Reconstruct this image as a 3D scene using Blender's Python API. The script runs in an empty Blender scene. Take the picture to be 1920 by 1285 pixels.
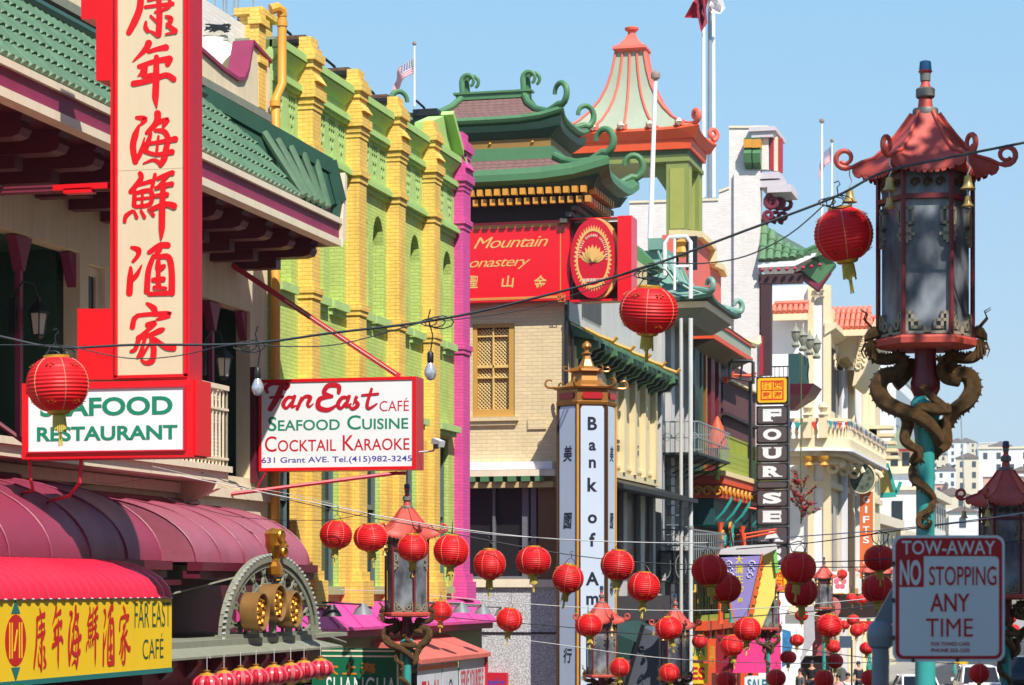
import bpy, math, random
from mathutils import Vector, Matrix, geometry
rnd = random.Random(7)
S = bpy.context.scene
COL = S.collection
PI = math.pi
# ---------------------------------------------------------------- camera, sky, sun, exposure
# world: Y runs down the street, X to the right, Z up, origin at the camera's eye point
F = 4400.0
TH = math.atan(1120.0 / F); CS, SN = math.cos(TH), math.sin(TH)
cam_d = bpy.data.cameras.new('camera'); cam = bpy.data.objects.new('camera', cam_d); COL.objects.link(cam)
cam_d.sensor_width = 36; cam_d.lens = 36 * F / 1920; cam_d.shift_y = (1100 - 642.5) / 1920
cam_d.clip_start = 0.5; cam_d.clip_end = 9000
cam.rotation_euler = (PI / 2, 0, TH)
cam_d.dof.use_dof = True; cam_d.dof.focus_distance = 32; cam_d.dof.aperture_fstop = 8
S.camera = cam
AZ, EL = math.radians(39), math.radians(51)
SUN = Vector((math.sin(AZ) * math.cos(EL), -math.cos(AZ) * math.cos(EL), math.sin(EL)))
W = bpy.data.worlds.new('World'); S.world = W; W.use_nodes = True
nt = W.node_tree; bg = nt.nodes['Background']
sky = nt.nodes.new('ShaderNodeTexSky'); sky.sky_type = 'NISHITA'; sky.sun_disc = False
sky.sun_elevation = EL; sky.sun_rotation = PI - AZ; sky.air_density = 1.0; sky.dust_density = 0.3; sky.ozone_density = 1.6
tc = nt.nodes.new('ShaderNodeTexCoord'); sp_ = nt.nodes.new('ShaderNodeSeparateXYZ'); nt.links.new(tc.outputs['Generated'], sp_.inputs[0])
rp_ = nt.nodes.new('ShaderNodeValToRGB'); nt.links.new(sp_.outputs[2], rp_.inputs[0])   # clear marine air: pale at the horizon, deeper overhead
def _l(c): return tuple(((v / 255) + .055) / 1.055 if False else ((v / 255 + .055) / 1.055) ** 2.4 for v in c)
el_ = rp_.color_ramp.elements
for i, (p_, c_) in enumerate(((0, (186, 214, 236)), (.1, (178, 214, 242)), (.26, (158, 220, 255)), (.6, (104, 168, 236)), (1, (72, 132, 216)))):
    e_ = el_[i] if i < 2 else el_.new(p_)
    e_.position = p_; e_.color = tuple(v * 6.0 for v in _l(c_)) + (1,)
mx_ = nt.nodes.new('ShaderNodeMix'); mx_.data_type = 'RGBA'; mx_.inputs[0].default_value = .68
nt.links.new(sky.outputs[0], mx_.inputs[6]); nt.links.new(rp_.outputs[0], mx_.inputs[7]); nt.links.new(mx_.outputs[2], bg.inputs[0]); bg.inputs[1].default_value = 0.118
sd = bpy.data.lights.new('sun', 'SUN'); sd.energy = 5.0; sd.angle = math.radians(0.5); sd.color = (1, .95, .87)
sun = bpy.data.objects.new('sun', sd); COL.objects.link(sun); sun.rotation_euler = SUN.to_track_quat('Z', 'Y').to_euler()
S.view_settings.view_transform = 'Standard'; S.view_settings.look = 'None'
S.view_settings.exposure = 0.45; S.view_settings.gamma = 1; S.view_settings.use_curve_mapping = False
S.cycles.max_bounces = 6; S.cycles.diffuse_bounces = 3; S.cycles.caustics_reflective = False; S.cycles.caustics_refractive = False

# ---------------------------------------------------------------- measuring: photo pixel on a known plane
def yx(px, X=-15.0):
    u = (px - 960) / F; t = X / (u * CS - SN); return t * (u * SN + CS)
def zx(px, py, X=-15.0):
    u = (px - 960) / F; return X / (u * CS - SN) * (1100 - py) / F
def xy(px, Y):
    u = (px - 960) / F; return Y / (u * SN + CS) * (u * CS - SN)
def zy(px, py, Y):
    u = (px - 960) / F; return Y / (u * SN + CS) * (1100 - py) / F
def pq(px, py, Y): return Vector((xy(px, Y), Y, zy(px, py, Y)))
def pxx(px, py, X): return Vector((X, yx(px, X), zx(px, py, X)))

# ---------------------------------------------------------------- materials
def lin(c):
    return tuple(((v / 255) / 12.92 if v <= 10 else (((v / 255) + .055) / 1.055) ** 2.4) for v in c)
MC = {}
def paint(name, srgb, rough=.6, var=.14, scale=1.2, bump=0., metal=0., brick=None, dirt=.0, wave=None, transl=0., emit=0., rand=0.):
    """painted or plain surface: base colour with blotches, streaky dirt, optional brick courses in relief"""
    if name in MC: return MC[name]
    m = bpy.data.materials.new(name); m.use_nodes = True; MC[name] = m
    n, l = m.node_tree.nodes, m.node_tree.links
    b = n['Principled BSDF']; b.inputs['Roughness'].default_value = rough; b.inputs['Metallic'].default_value = metal
    base = lin(srgb)
    geo = n.new('ShaderNodeNewGeometry')
    nz = n.new('ShaderNodeTexNoise'); nz.inputs['Scale'].default_value = scale; nz.inputs['Detail'].default_value = 8; nz.inputs['Roughness'].default_value = .65
    l.new(geo.outputs['Position'], nz.inputs['Vector'])
    mp = n.new('ShaderNodeMapRange'); mp.inputs[1].default_value = .3; mp.inputs[2].default_value = .7
    mp.inputs[3].default_value = 1 - var; mp.inputs[4].default_value = 1 + var * .5
    l.new(nz.outputs['Fac'], mp.inputs[0])
    mul = n.new('ShaderNodeMix'); mul.data_type = 'RGBA'; mul.blend_type = 'MULTIPLY'; mul.inputs[0].default_value = 1
    mul.inputs[6].default_value = (*base, 1); l.new(mp.outputs[0], mul.inputs[7])
    col = mul.outputs[2]
    if dirt:
        mpg = n.new('ShaderNodeMapping'); mpg.inputs['Scale'].default_value = (3.5, 3.5, .28)
        l.new(geo.outputs['Position'], mpg.inputs[0])
        n2 = n.new('ShaderNodeTexNoise'); n2.inputs['Scale'].default_value = 1.6; n2.inputs['Detail'].default_value = 9; n2.inputs['Roughness'].default_value = .7
        l.new(mpg.outputs[0], n2.inputs['Vector'])
        r = n.new('ShaderNodeMapRange'); r.inputs[1].default_value = .5; r.inputs[2].default_value = .78; r.inputs[3].default_value = 0; r.inputs[4].default_value = dirt
        l.new(n2.outputs['Fac'], r.inputs[0])
        mx = n.new('ShaderNodeMix'); mx.data_type = 'RGBA'; l.new(r.outputs[0], mx.inputs[0]); l.new(col, mx.inputs[6])
        mx.inputs[7].default_value = (base[0] * .3 + .02, base[1] * .28 + .018, base[2] * .25 + .015, 1); col = mx.outputs[2]
    if rand:
        oi = n.new('ShaderNodeObjectInfo'); mr = n.new('ShaderNodeMapRange'); mr.inputs[3].default_value = 1 - rand; mr.inputs[4].default_value = 1 + rand * .6; l.new(oi.outputs['Random'], mr.inputs[0])
        mr2 = n.new('ShaderNodeMix'); mr2.data_type = 'RGBA'; mr2.blend_type = 'MULTIPLY'; mr2.inputs[0].default_value = 1; l.new(col, mr2.inputs[6]); l.new(mr.outputs[0], mr2.inputs[7]); col = mr2.outputs[2]
    hs = None
    if brick:
        sx = n.new('ShaderNodeSeparateXYZ'); l.new(geo.outputs['Position'], sx.inputs[0])
        ad = n.new('ShaderNodeMath'); ad.operation = 'ADD'; l.new(sx.outputs[0], ad.inputs[0]); l.new(sx.outputs[1], ad.inputs[1])
        cb = n.new('ShaderNodeCombineXYZ'); l.new(ad.outputs[0], cb.inputs[0]); l.new(sx.outputs[2], cb.inputs[1])
        br = n.new('ShaderNodeTexBrick'); l.new(cb.outputs[0], br.inputs['Vector'])
        br.inputs['Scale'].default_value = 1; br.inputs['Brick Width'].default_value = brick[0]; br.inputs['Row Height'].default_value = brick[1]
        br.inputs['Mortar Size'].default_value = brick[2] if len(brick) > 2 else .006; br.inputs['Mortar Smooth'].default_value = .3
        br.inputs['Color1'].default_value = (1, 1, 1, 1); br.inputs['Color2'].default_value = (.9, .9, .9, 1); k = brick[3] if len(brick) > 3 else .72
        br.inputs['Mortar'].default_value = (k, k, k, 1)
        m2 = n.new('ShaderNodeMix'); m2.data_type = 'RGBA'; m2.blend_type = 'MULTIPLY'; m2.inputs[0].default_value = 1
        l.new(col, m2.inputs[6]); l.new(br.outputs['Color'], m2.inputs[7]); col = m2.outputs[2]
        hs = br.outputs['Fac']
    if wave:
        # printed or stamped streaks along one axis
        mg = n.new('ShaderNodeMapping'); mg.inputs['Scale'].default_value = wave[0]; l.new(geo.outputs['Position'], mg.inputs[0])
        n3 = n.new('ShaderNodeTexNoise'); n3.inputs['Scale'].default_value = 1; n3.inputs['Detail'].default_value = 3; l.new(mg.outputs[0], n3.inputs['Vector'])
        m3 = n.new('ShaderNodeMapRange'); m3.inputs[1].default_value = .4; m3.inputs[2].default_value = .62; m3.inputs[3].default_value = 1 - wave[1]; m3.inputs[4].default_value = 1 + wave[1] * .4
        l.new(n3.outputs['Fac'], m3.inputs[0])
        m4 = n.new('ShaderNodeMix'); m4.data_type = 'RGBA'; m4.blend_type = 'MULTIPLY'; m4.inputs[0].default_value = 1
        l.new(col, m4.inputs[6]); l.new(m3.outputs[0], m4.inputs[7]); col = m4.outputs[2]
    l.new(col, b.inputs['Base Color'])
    if bump or hs:
        bp = n.new('ShaderNodeBump'); bp.inputs['Distance'].default_value = .02; bp.inputs['Strength'].default_value = bump if bump else .25
        nb = n.new('ShaderNodeTexNoise'); nb.inputs['Scale'].default_value = scale * 14; nb.inputs['Detail'].default_value = 5
        l.new(geo.outputs['Position'], nb.inputs['Vector']); l.new(nb.outputs['Fac'], bp.inputs['Height'])
        last = bp
        if hs:
            bq = n.new('ShaderNodeBump'); bq.inputs['Distance'].default_value = .012; bq.inputs['Strength'].default_value = .8; bq.invert = True
            l.new(hs, bq.inputs['Height']); l.new(bp.outputs[0], bq.inputs['Normal']); last = bq
        l.new(last.outputs[0], b.inputs['Normal'])
    if transl:
        tr = n.new('ShaderNodeBsdfTranslucent'); l.new(col, tr.inputs[0]); mx = n.new('ShaderNodeMixShader'); mx.inputs[0].default_value = transl
        l.new(b.outputs[0], mx.inputs[1]); l.new(tr.outputs[0], mx.inputs[2]); l.new(mx.outputs[0], n['Material Output'].inputs[0])
    if emit: b.inputs['Emission Color'].default_value = (*base, 1); b.inputs['Emission Strength'].default_value = emit
    return m

# ---------------------------------------------------------------- mesh builder
class MB:
    def __init__(s): s.v = []; s.f = []; s.sm = []
    def add(s, vs, fs, sm=False):
        o = len(s.v); s.v += [tuple(p) for p in vs]; s.f += [[i + o for i in f] for f in fs]; s.sm += [sm] * len(fs); return s
    def box(s, x0, x1, y0, y1, z0, z1):
        x0, x1 = min(x0, x1), max(x0, x1); y0, y1 = min(y0, y1), max(y0, y1); z0, z1 = min(z0, z1), max(z0, z1)
        return s.add([(x0, y0, z0), (x1, y0, z0), (x1, y1, z0), (x0, y1, z0), (x0, y0, z1), (x1, y0, z1), (x1, y1, z1), (x0, y1, z1)],
                     [(0, 3, 2, 1), (4, 5, 6, 7), (0, 1, 5, 4), (1, 2, 6, 5), (2, 3, 7, 6), (3, 0, 4, 7)])
    def bar(s, a, b, w, h=None, up=(0, 0, 1)):
        a, b = Vector(a), Vector(b); h = h or w; d = (b - a).normalized(); u = Vector(up)
        if abs(d.dot(u)) > .98: u = Vector((0, 1, 0))
        r = d.cross(u).normalized(); u = r.cross(d); r *= w / 2; u *= h / 2
        return s.add([a - r - u, a + r - u, a + r + u, a - r + u, b - r - u, b + r - u, b + r + u, b - r + u],
                     [(0, 1, 2, 3), (7, 6, 5, 4), (0, 4, 5, 1), (1, 5, 6, 2), (2, 6, 7, 3), (3, 7, 4, 0)])
    def tube(s, path, r, n=8, flat=1.0, sm=True):
        P = [Vector(p) for p in path]; k = len(P); rs = r if isinstance(r, (list, tuple)) else [r] * k
        vs = []; ref = None
        for i in range(k):
            d = (P[min(i + 1, k - 1)] - P[max(i - 1, 0)])
            d = d.normalized() if d.length > 1e-9 else Vector((0, 0, 1))
            if ref is None: ref = Vector((0, 0, 1)) if abs(d.z) < .9 else Vector((1, 0, 0))
            a = d.cross(ref)
            if a.length < 1e-4: a = d.cross(Vector((0, 1, 0)))
            a.normalize(); b = a.cross(d).normalized(); ref = b
            for j in range(n):
                t = 2 * PI * j / n; vs.append(P[i] + a * (math.cos(t) * rs[i] * flat) + b * (math.sin(t) * rs[i]))
        fs = [(i * n + j, i * n + (j + 1) % n, (i + 1) * n + (j + 1) % n, (i + 1) * n + j) for i in range(k - 1) for j in range(n)]
        fs += [tuple(reversed(range(n))), tuple((k - 1) * n + j for j in range(n))]
        return s.add(vs, fs, sm)
    def lathe(s, prof, n=16, c=(0, 0, 0), sm=True, ph=0.):
        k = len(prof)
        vs = [(c[0] + r * math.cos(2 * PI * j / n + ph), c[1] + r * math.sin(2 * PI * j / n + ph), c[2] + z) for r, z in prof for j in range(n)]
        fs = [(i * n + j, i * n + (j + 1) % n, (i + 1) * n + (j + 1) % n, (i + 1) * n + j) for i in range(k - 1) for j in range(n)]
        fs += [tuple(reversed(range(n))), tuple((k - 1) * n + j for j in range(n))]
        return s.add(vs, fs, sm)
    def loft(s, rings, sm=False, caps=True):
        k = len(rings); n = len(rings[0]); vs = [p for r in rings for p in r]
        fs = [(i * n + j, i * n + (j + 1) % n, (i + 1) * n + (j + 1) % n, (i + 1) * n + j) for i in range(k - 1) for j in range(n)]
        if caps: fs += [tuple(reversed(range(n))), tuple((k - 1) * n + j for j in range(n))]
        return s.add(vs, fs, sm)
    def prism(s, poly, vec):
        n = len(poly); vec = Vector(vec); a = [Vector(p) for p in poly]; b = [p + vec for p in a]
        return s.add(a + b, [tuple(range(n)), tuple(reversed(range(n, 2 * n)))] + [(i, i + n, (i + 1) % n + n, (i + 1) % n) for i in range(n)])
    def slab(s, outline, holes, o, ua, ub, un):
        """flat plate with openings; (a, b) pairs measured along ua, ub from o; un carries the thickness"""
        o, ua, ub, un = Vector(o), Vector(ua), Vector(ub), Vector(un)
        loops = [outline] + list(holes)
        tri = geometry.tessellate_polygon([[Vector((p[0], p[1], 0)) for p in L] for L in loops])
        flat = [p for L in loops for p in L]; n = len(flat)
        P = [o + ua * p[0] + ub * p[1] for p in flat]
        fs = [tuple(t) for t in tri] + [tuple(i + n for i in reversed(t)) for t in tri]
        k = 0
        for L in loops:
            m = len(L)
            for i in range(m): a, b = k + i, k + (i + 1) % m; fs.append((a, b, b + n, a + n))
            k += m
        return s.add(P + [p + un for p in P], fs)
    def xf(s, M, start=0):
        s.v[start:] = [tuple(M @ Vector(p)) for p in s.v[start:]]; return s
    def scroll(s, c, ax, up, r0, turns, rt, n=22, rad=None, t0=0., sgn=1):
        """spiral curl starting at c, growing inwards; ax, up span its plane"""
        ax, up = Vector(ax), Vector(up); c = Vector(c); pts = []; rr = []
        for i in range(n):
            q = i / (n - 1); a = t0 + sgn * q * turns * 2 * PI; r = r0 * (1 - .72 * q)
            pts.append(c + ax * (math.cos(a) * r) + up * (math.sin(a) * r)); rr.append(rt * (1 - .45 * q))
        return s.tube(pts, rr, 7)
KIDS = {}
def finish(me, mb, mats, smooth_angle=.6):
    me.from_pydata(mb.v, [], mb.f)
    for m in (mats if isinstance(mats, (list, tuple)) else [mats]): me.materials.append(m)
    if any(mb.sm):
        me.polygons.foreach_set('use_smooth', mb.sm); me.update()
        try: me.set_sharp_from_angle(angle=smooth_angle)
        except Exception: pass
    me.validate(); me.update()
    return me
def root_off(p):
    o = Vector((0, 0, 0))
    while p is not None: o += Vector(p.location); p = p.parent
    return o
def fixn(me):
    import bmesh
    b = bmesh.new(); b.from_mesh(me); bmesh.ops.recalc_face_normals(b, faces=b.faces); b.to_mesh(me); b.free()
def ob(name, mb, mat, parent=None, label=None, kind=None, bevel=0):
    off = root_off(parent)
    if off.length: mb.v = [(p[0] - off.x, p[1] - off.y, p[2] - off.z) for p in mb.v]
    me = bpy.data.meshes.new(name); finish(me, mb, mat); fixn(me)
    o = bpy.data.objects.new(name, me); COL.objects.link(o)
    if parent is not None: o.parent = parent; KIDS.setdefault(parent.name, []).append(o)
    if label: o['label'] = label
    if kind: o['kind'] = kind
    return o
def share(name, me, parent, loc, rot=None, scale=None):
    o = bpy.data.objects.new(name, me); COL.objects.link(o)
    if parent is not None:
        o.parent = parent; KIDS.setdefault(parent.name, []).append(o); loc = Vector(loc) - root_off(parent)
    o.location = loc
    if rot is not None: o.rotation_euler = rot
    if scale is not None: o.scale = scale if hasattr(scale, '__len__') else (scale,) * 3
    return o
def mesh(name, mb, mat):
    me = bpy.data.meshes.new(name); finish(me, mb, mat); fixn(me); return me
def thing(name, label, cat, loc=(0, 0, 0), group=None, rz=0.):
    o = bpy.data.objects.new(name, None); COL.objects.link(o); o.location = loc; o.rotation_euler = (0, 0, rz)
    o['label'] = label; o['category'] = cat
    if group: o['group'] = group
    o.empty_display_size = .2
    return o
def tag(o, label, cat, group=None):
    o['label'] = label; o['category'] = cat
    if group: o['group'] = group
    return o
def struct(name, mb, mat): return ob(name, mb, mat, kind='structure')
def copy_tree(o, loc, rot=None, scale=None, label=None, group=None):
    def rec(a, par):
        c = a.copy(); COL.objects.link(c)
        if par is not None: c.parent = par; KIDS.setdefault(par.name, []).append(c)
        for k in KIDS.get(a.name, []): rec(k, c)
        return c
    c = rec(o, None); c.location = loc
    if rot is not None: c.rotation_euler = rot
    if scale is not None: c.scale = scale if hasattr(scale, '__len__') else (scale,) * 3
    if label: c['label'] = label
    if group: c['group'] = group
    return c

# ---------------------------------------------------------------- lettering
TXT = {}
def text_geo(body, bold=0., shear=0., extrude=.0, spacing=1., small=False):
    key = (body, bold, shear, spacing, small)
    if key not in TXT:
        cu = bpy.data.curves.new('t', 'FONT'); cu.body = body; cu.size = 1; cu.offset = bold; cu.shear = shear; cu.space_character = spacing
        cu.resolution_u = 4; cu.extrude = 0; cu.fill_mode = 'FRONT'
        if small:
            cu.small_caps_scale = .74
            for i, ch in enumerate(body):
                if ch.islower(): cu.body_format[i].use_small_caps = True
        o = bpy.data.objects.new('t', cu); me = bpy.data.meshes.new_from_object(o)
        v = [tuple(p.co) for p in me.vertices]; f = [tuple(p.vertices) for p in me.polygons]
        bpy.data.objects.remove(o); bpy.data.curves.remove(cu); bpy.data.meshes.remove(me)
        TXT[key] = (v, f)
    return TXT[key]
def letters(mb, body, box, o, ua, ub, un, bold=0., shear=0., spacing=1., small=False, keep=False):
    """fit flat lettering into box=(a0,b0,a1,b1) on the plane o, ua, ub; un lifts it off the board"""
    v, f = text_geo(body, bold, shear, 0, spacing, small)
    if not v: return mb
    xs = [p[0] for p in v]; ys = [p[1] for p in v]; x0, x1, y0, y1 = min(xs), max(xs), min(ys), max(ys)
    sx = (box[2] - box[0]) / (x1 - x0); sy = (box[3] - box[1]) / (y1 - y0); dx = 0
    if keep: k = min(sx, sy); dx = ((box[2] - box[0]) - k * (x1 - x0)) / 2; sx = k
    o, ua, ub, un = Vector(o), Vector(ua), Vector(ub), Vector(un)
    vs = [o + ua * (box[0] + dx + (p[0] - x0) * sx) + ub * (box[1] + (p[1] - y0) * sy) + un for p in v]
    return mb.add(vs, f)
def strokes(mb, sts, fx, un, lift=.0008):
    """brush strokes: each a list of (x, y, width); fx maps (x, y) to the board, un is its outward unit normal"""
    un = Vector(un)
    for k, st in enumerate(sts):
        P = [Vector((a[0], a[1])) for a in st]; n = len(P)
        # resample smoothly
        Q = []; Wd = []
        for i in range(n - 1):
            p0, p1, p2, p3 = P[max(i - 1, 0)], P[i], P[i + 1], P[min(i + 2, n - 1)]
            for j in range(5):
                t = j / 5; Q.append(.5 * ((2 * p1) + (p2 - p0) * t + (2 * p0 - 5 * p1 + 4 * p2 - p3) * t * t + (3 * p1 - p0 - 3 * p2 + p3) * t ** 3))
                Wd.append(st[i][2] * (1 - t) + st[i + 1][2] * t)
        Q.append(P[-1]); Wd.append(st[-1][2])
        m = len(Q); L = []; R = []
        for i in range(m):
            d = (Q[min(i + 1, m - 1)] - Q[max(i - 1, 0)]); d = d.normalized() if d.length > 1e-6 else Vector((1, 0)); nn = Vector((-d.y, d.x))
            L.append(Q[i] + nn * Wd[i] / 2); R.append(Q[i] - nn * Wd[i] / 2)
        off = un * (lift * (k + 1))
        for i in range(m - 1):
            o2 = off + un * (i * 2.5e-5)
            mb.add([Vector(fx(p.x, p.y)) + o2 for p in (L[i], L[i + 1], R[i + 1], R[i])], [(0, 1, 2, 3)])
        for e, (c, w, sg) in enumerate(((Q[0], Wd[0], -1), (Q[-1], Wd[-1], 1))):
            if w < 3: continue
            dd = (Q[1] - Q[0]) if e == 0 else (Q[-1] - Q[-2]); a0 = math.atan2(dd.y, dd.x) + (PI / 2 if e == 0 else -PI / 2)
            ring = [c + Vector((math.cos(a0 + PI * q / 6), math.sin(a0 + PI * q / 6))) * w / 2 for q in range(7)]
            mb.add([Vector(fx(p.x, p.y)) + off + un * (m + 2 + e) * 2.5e-5 for p in ring], [tuple(range(7))])
    return mb
def s3(*a): return [tuple(a[i:i + 3]) for i in range(0, len(a), 3)]
CAL = [  # the six running-script characters of the vertical sign, in (x, y, width)
 [s3(305,-105,20,330,-75,45),s3(225,-40,40,330,-62,25,440,-70,40),s3(235,-45,45,225,60,48,190,150,48,152,222,38),s3(285,5,25,340,-8,25,430,-15,28),s3(265,50,25,360,38,25,445,28,30),
  s3(350,-45,32,358,100,42,352,235,42),s3(425,-10,25,420,50,25,330,85,18),s3(268,150,18,265,185,32,280,210,30),s3(300,110,18,340,150,22),s3(300,212,15,345,240,32),s3(402,112,18,435,130,38,410,180,22),s3(410,165,22,462,210,42),s3(400,232,12,445,222,20)],
 [s3(285,292,48,262,335,42,178,418,8),s3(285,350,28,340,332,32,400,320,46),s3(222,448,32,330,412,34,424,398,50),s3(424,398,50,412,432,38),s3(246,450,30,240,490,30,215,512,10),s3(245,515,20,300,505,30,350,495,18),
  s3(186,562,42,300,540,34,400,505,38,452,532,42),s3(338,385,35,336,540,46,332,650,46,340,724,8),s3(270,440,24,262,545,26)],
 [s3(205,790,26,258,800,46,232,838,18),s3(222,840,16,196,905,46,180,985,44,196,1085,40),s3(200,1080,30,232,1020,34,258,922,8),s3(345,762,48,338,820,45,272,892,26),s3(340,825,35,412,802,32,385,845,26),
  s3(330,875,24,388,882,38,414,930,38,402,1000,42,390,1060,46,366,1106,34),s3(366,1100,34,320,1072,24,250,1096,10),s3(300,895,24,284,950,36,264,1010,32),s3(264,1015,30,340,1036,26,442,1018,40),s3(262,965,22,360,952,26,464,932,42),s3(352,915,18,338,1040,22)],
 [s3(228,1163,34,232,1200,38,165,1285,34),s3(215,1240,25,300,1215,32),s3(328,1170,25,312,1240,28,300,1275,20),s3(192,1285,30,188,1375,34),s3(200,1293,25,298,1280,36,296,1365,30,200,1385,26),s3(200,1333,20,290,1325,20),s3(246,1275,20,240,1385,20),
  s3(178,1412,20,135,1445,30,126,1482,26),s3(190,1415,18,206,1455,26),s3(235,1410,18,258,1453,26),s3(285,1402,18,318,1440,26),s3(350,1195,28,400,1170,24,445,1158,36),s3(335,1260,25,380,1245,30,442,1232,34),s3(332,1312,25,410,1302,32),
  s3(305,1400,28,400,1368,36,456,1380,46),s3(386,1190,26,385,1240,35,378,1400,44,376,1530,42,370,1605,8),s3(420,1170,22,350,1250,18)],
 [s3(172,1658,24,215,1674,44,212,1712,30,180,1752,22),s3(165,1792,22,162,1863,44,156,1962,46),s3(170,1880,28,205,1840,34,240,1774,8),s3(288,1690,30,360,1645,42,412,1642,44),s3(360,1670,34,328,1718,30),s3(318,1715,30,284,1815,40,274,1950,42),
  s3(348,1722,30,418,1722,42,440,1815,42,440,1960,46),s3(290,1968,30,440,1962,34),s3(350,1752,34,352,1800,44,388,1782,30),s3(318,1874,32,384,1868,36),s3(350,1800,28,352,1920,40),s3(325,1925,28,400,1930,24)],
 [s3(275,2033,24,318,2064,46,330,2098,34),s3(176,2190,38,190,2133,36,222,2110,24),s3(210,2112,28,300,2103,30,424,2105,46,340,2140,18),s3(280,2175,40,330,2162,30,255,2230,26,212,2262,28),s3(220,2258,34,290,2243,30,360,2213,40,384,2203,24),
  s3(222,2262,36,196,2335,30,168,2352,22),s3(262,2260,26,236,2350,30,212,2392,20),s3(305,2255,34,320,2335,42,310,2410,42,268,2428,30,236,2408,14),s3(292,2300,18,240,2385,22),s3(330,2270,28,398,2322,38,452,2328,44)]]
# ================================================================ materials used across the street
P = paint
m_red = P('sign_red', (226, 12, 26), .38, .05, .8, dirt=.12)
m_redside = P('sign_red_side', (196, 28, 50), .5, .1, 2, dirt=.25)
m_beige = P('sign_beige', (222, 203, 168), .55, .05, .9, dirt=.1)
m_white = P('sign_white', (236, 238, 238), .4, .03, 1)
m_grn_ink = P('green_letter', (14, 132, 98), .5, .05)
m_red_ink = P('red_letter', (196, 16, 40), .5, .05)
m_blue_ink = P('blue_letter', (62, 66, 160), .5, .05)
m_tile = P('green_glazed_tile', (84, 118, 86), .5, .25, 5, bump=.15, dirt=.35, rand=.16)
m_tiled = P('green_ridge', (46, 84, 68), .5, .2, 2, dirt=.3)
m_mag = P('magenta_trim', (142, 42, 80), .6, .15, 2, dirt=.35)
m_mag2 = P('mauve_trim', (158, 84, 140), .6, .12, 2, dirt=.3)
m_cream = P('cream_stucco', (226, 208, 174), .8, .08, 1.5, bump=.2, dirt=.3)
m_creamtrim = P('cream_trim', (232, 216, 188), .65, .08, 2, dirt=.25)
m_maroon = P('maroon_wood', (98, 20, 42), .5, .15, 2, dirt=.2)
m_dkgreen = P('dark_green_wood', (52, 84, 66), .6, .15, 2, dirt=.25)
m_teal = P('teal_frame', (92, 112, 112), .5, .1, 2)
m_glass = P('window_glass', (44, 54, 62), .12, .3, .7)
m_glass2 = P('window_glass_dark', (26, 30, 36), .15, .3, .7)
m_black = P('black_metal', (26, 26, 28), .45, .1, 2)
m_awn = P('maroon_awning', (136, 44, 70), .5, .16, .8, bump=.25, dirt=.22)
m_awnred = P('red_awning', (204, 26, 58), .42, .1, .8)
m_yel = P('banner_yellow', (244, 200, 26), .5, .05, .8, dirt=.06)
m_banred = P('banner_red_ink', (196, 30, 22), .6, .05)
m_banteal = P('banner_teal', (28, 112, 106), .5, .06)
m_grayst = P('gray_metalwork', (134, 136, 118), .6, .12, 3, dirt=.35)
m_gold = P('gold_leaf', (206, 140, 44), .32, .15, 3, metal=.75)
m_bronze = P('drum_bronze', (176, 132, 76), .38, .12, 2, metal=.55)
m_wire = P('steel_cable', (70, 74, 74), .5, .2, 4, metal=.4)
m_wirel = P('pale_cable', (196, 198, 196), .5, .1, 4)
m_yb = P('yellow_brick', (250, 204, 98), .7, .17, 1.2, brick=(.24, .075, .007, .76), dirt=.38, bump=.3)
m_gb = P('green_brick', (196, 218, 116), .7, .15, 1.2, brick=(.24, .075, .007, .76), dirt=.32, bump=.3)
m_gs = P('green_stucco', (176, 206, 126), .75, .15, 1.5, bump=.5, dirt=.22)
m_pk = P('pink_brick', (224, 78, 158), .65, .08, 1.2, brick=(.24, .075, .006, .82), dirt=.18, bump=.3)
m_pkf = P('pink_fascia', (216, 70, 150), .55, .08, 1.2, dirt=.15)
m_olive = P('olive_fascia', (110, 112, 58), .6, .15, 1.2, dirt=.3)
m_org = P('downpipe_orange', (224, 160, 58), .45, .1, 2, dirt=.2)
m_whbrick = P('white_painted_brick', (240, 232, 225), .75, .05, .8, brick=(.24, .08, .006, .95), dirt=.1, bump=.3)
m_dwall = P('maroon_shop_front', (84, 20, 38), .6, .2, 1, dirt=.4)

# ================================================================ the ground
GP = [(-60, -1.5), (0, -1.7), (10, -1.75), (19, -2.05), (30, -3.2), (42, -4.5), (57, -6.1), (67, -6.4), (86, -5.6), (104, -5.2), (160, -5.6), (250, -6.5), (380, -7), (520, 2), (800, 22), (1300, 40), (4000, 45)]
def gz(y):
    for (a, za), (b, zb) in zip(GP, GP[1:]):
        if y <= b:
            return za + (zb - za) * (y - a) / (b - a)
    return 45.0
m_asph = P('asphalt', (62, 62, 64), .85, .2, .6, bump=.4, dirt=.2)
m_walk = P('pavement_concrete', (150, 146, 138), .85, .12, .7, bump=.2, dirt=.3)
m_land = P('hillside_ground', (120, 116, 96), .9, .3, .02)
YS = sorted(set([a for a, _ in GP] + [5 * i for i in range(-8, 90)]))
def strip(x0, x1, dz, mat, name, y0=-60, y1=4000):
    mb = MB(); ys = [y for y in YS if y0 <= y <= y1]
    mb.add([(x, y, gz(y) + dz) for y in ys for x in (x0, x1)], [(2 * i, 2 * i + 1, 2 * i + 3, 2 * i + 2) for i in range(len(ys) - 1)])
    return struct(name, mb, mat)
strip(-1500, 1500, -.16, m_land, 'ground')
strip(-11.8, -1.9, -.02, m_asph, 'road', -60, 420)
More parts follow.
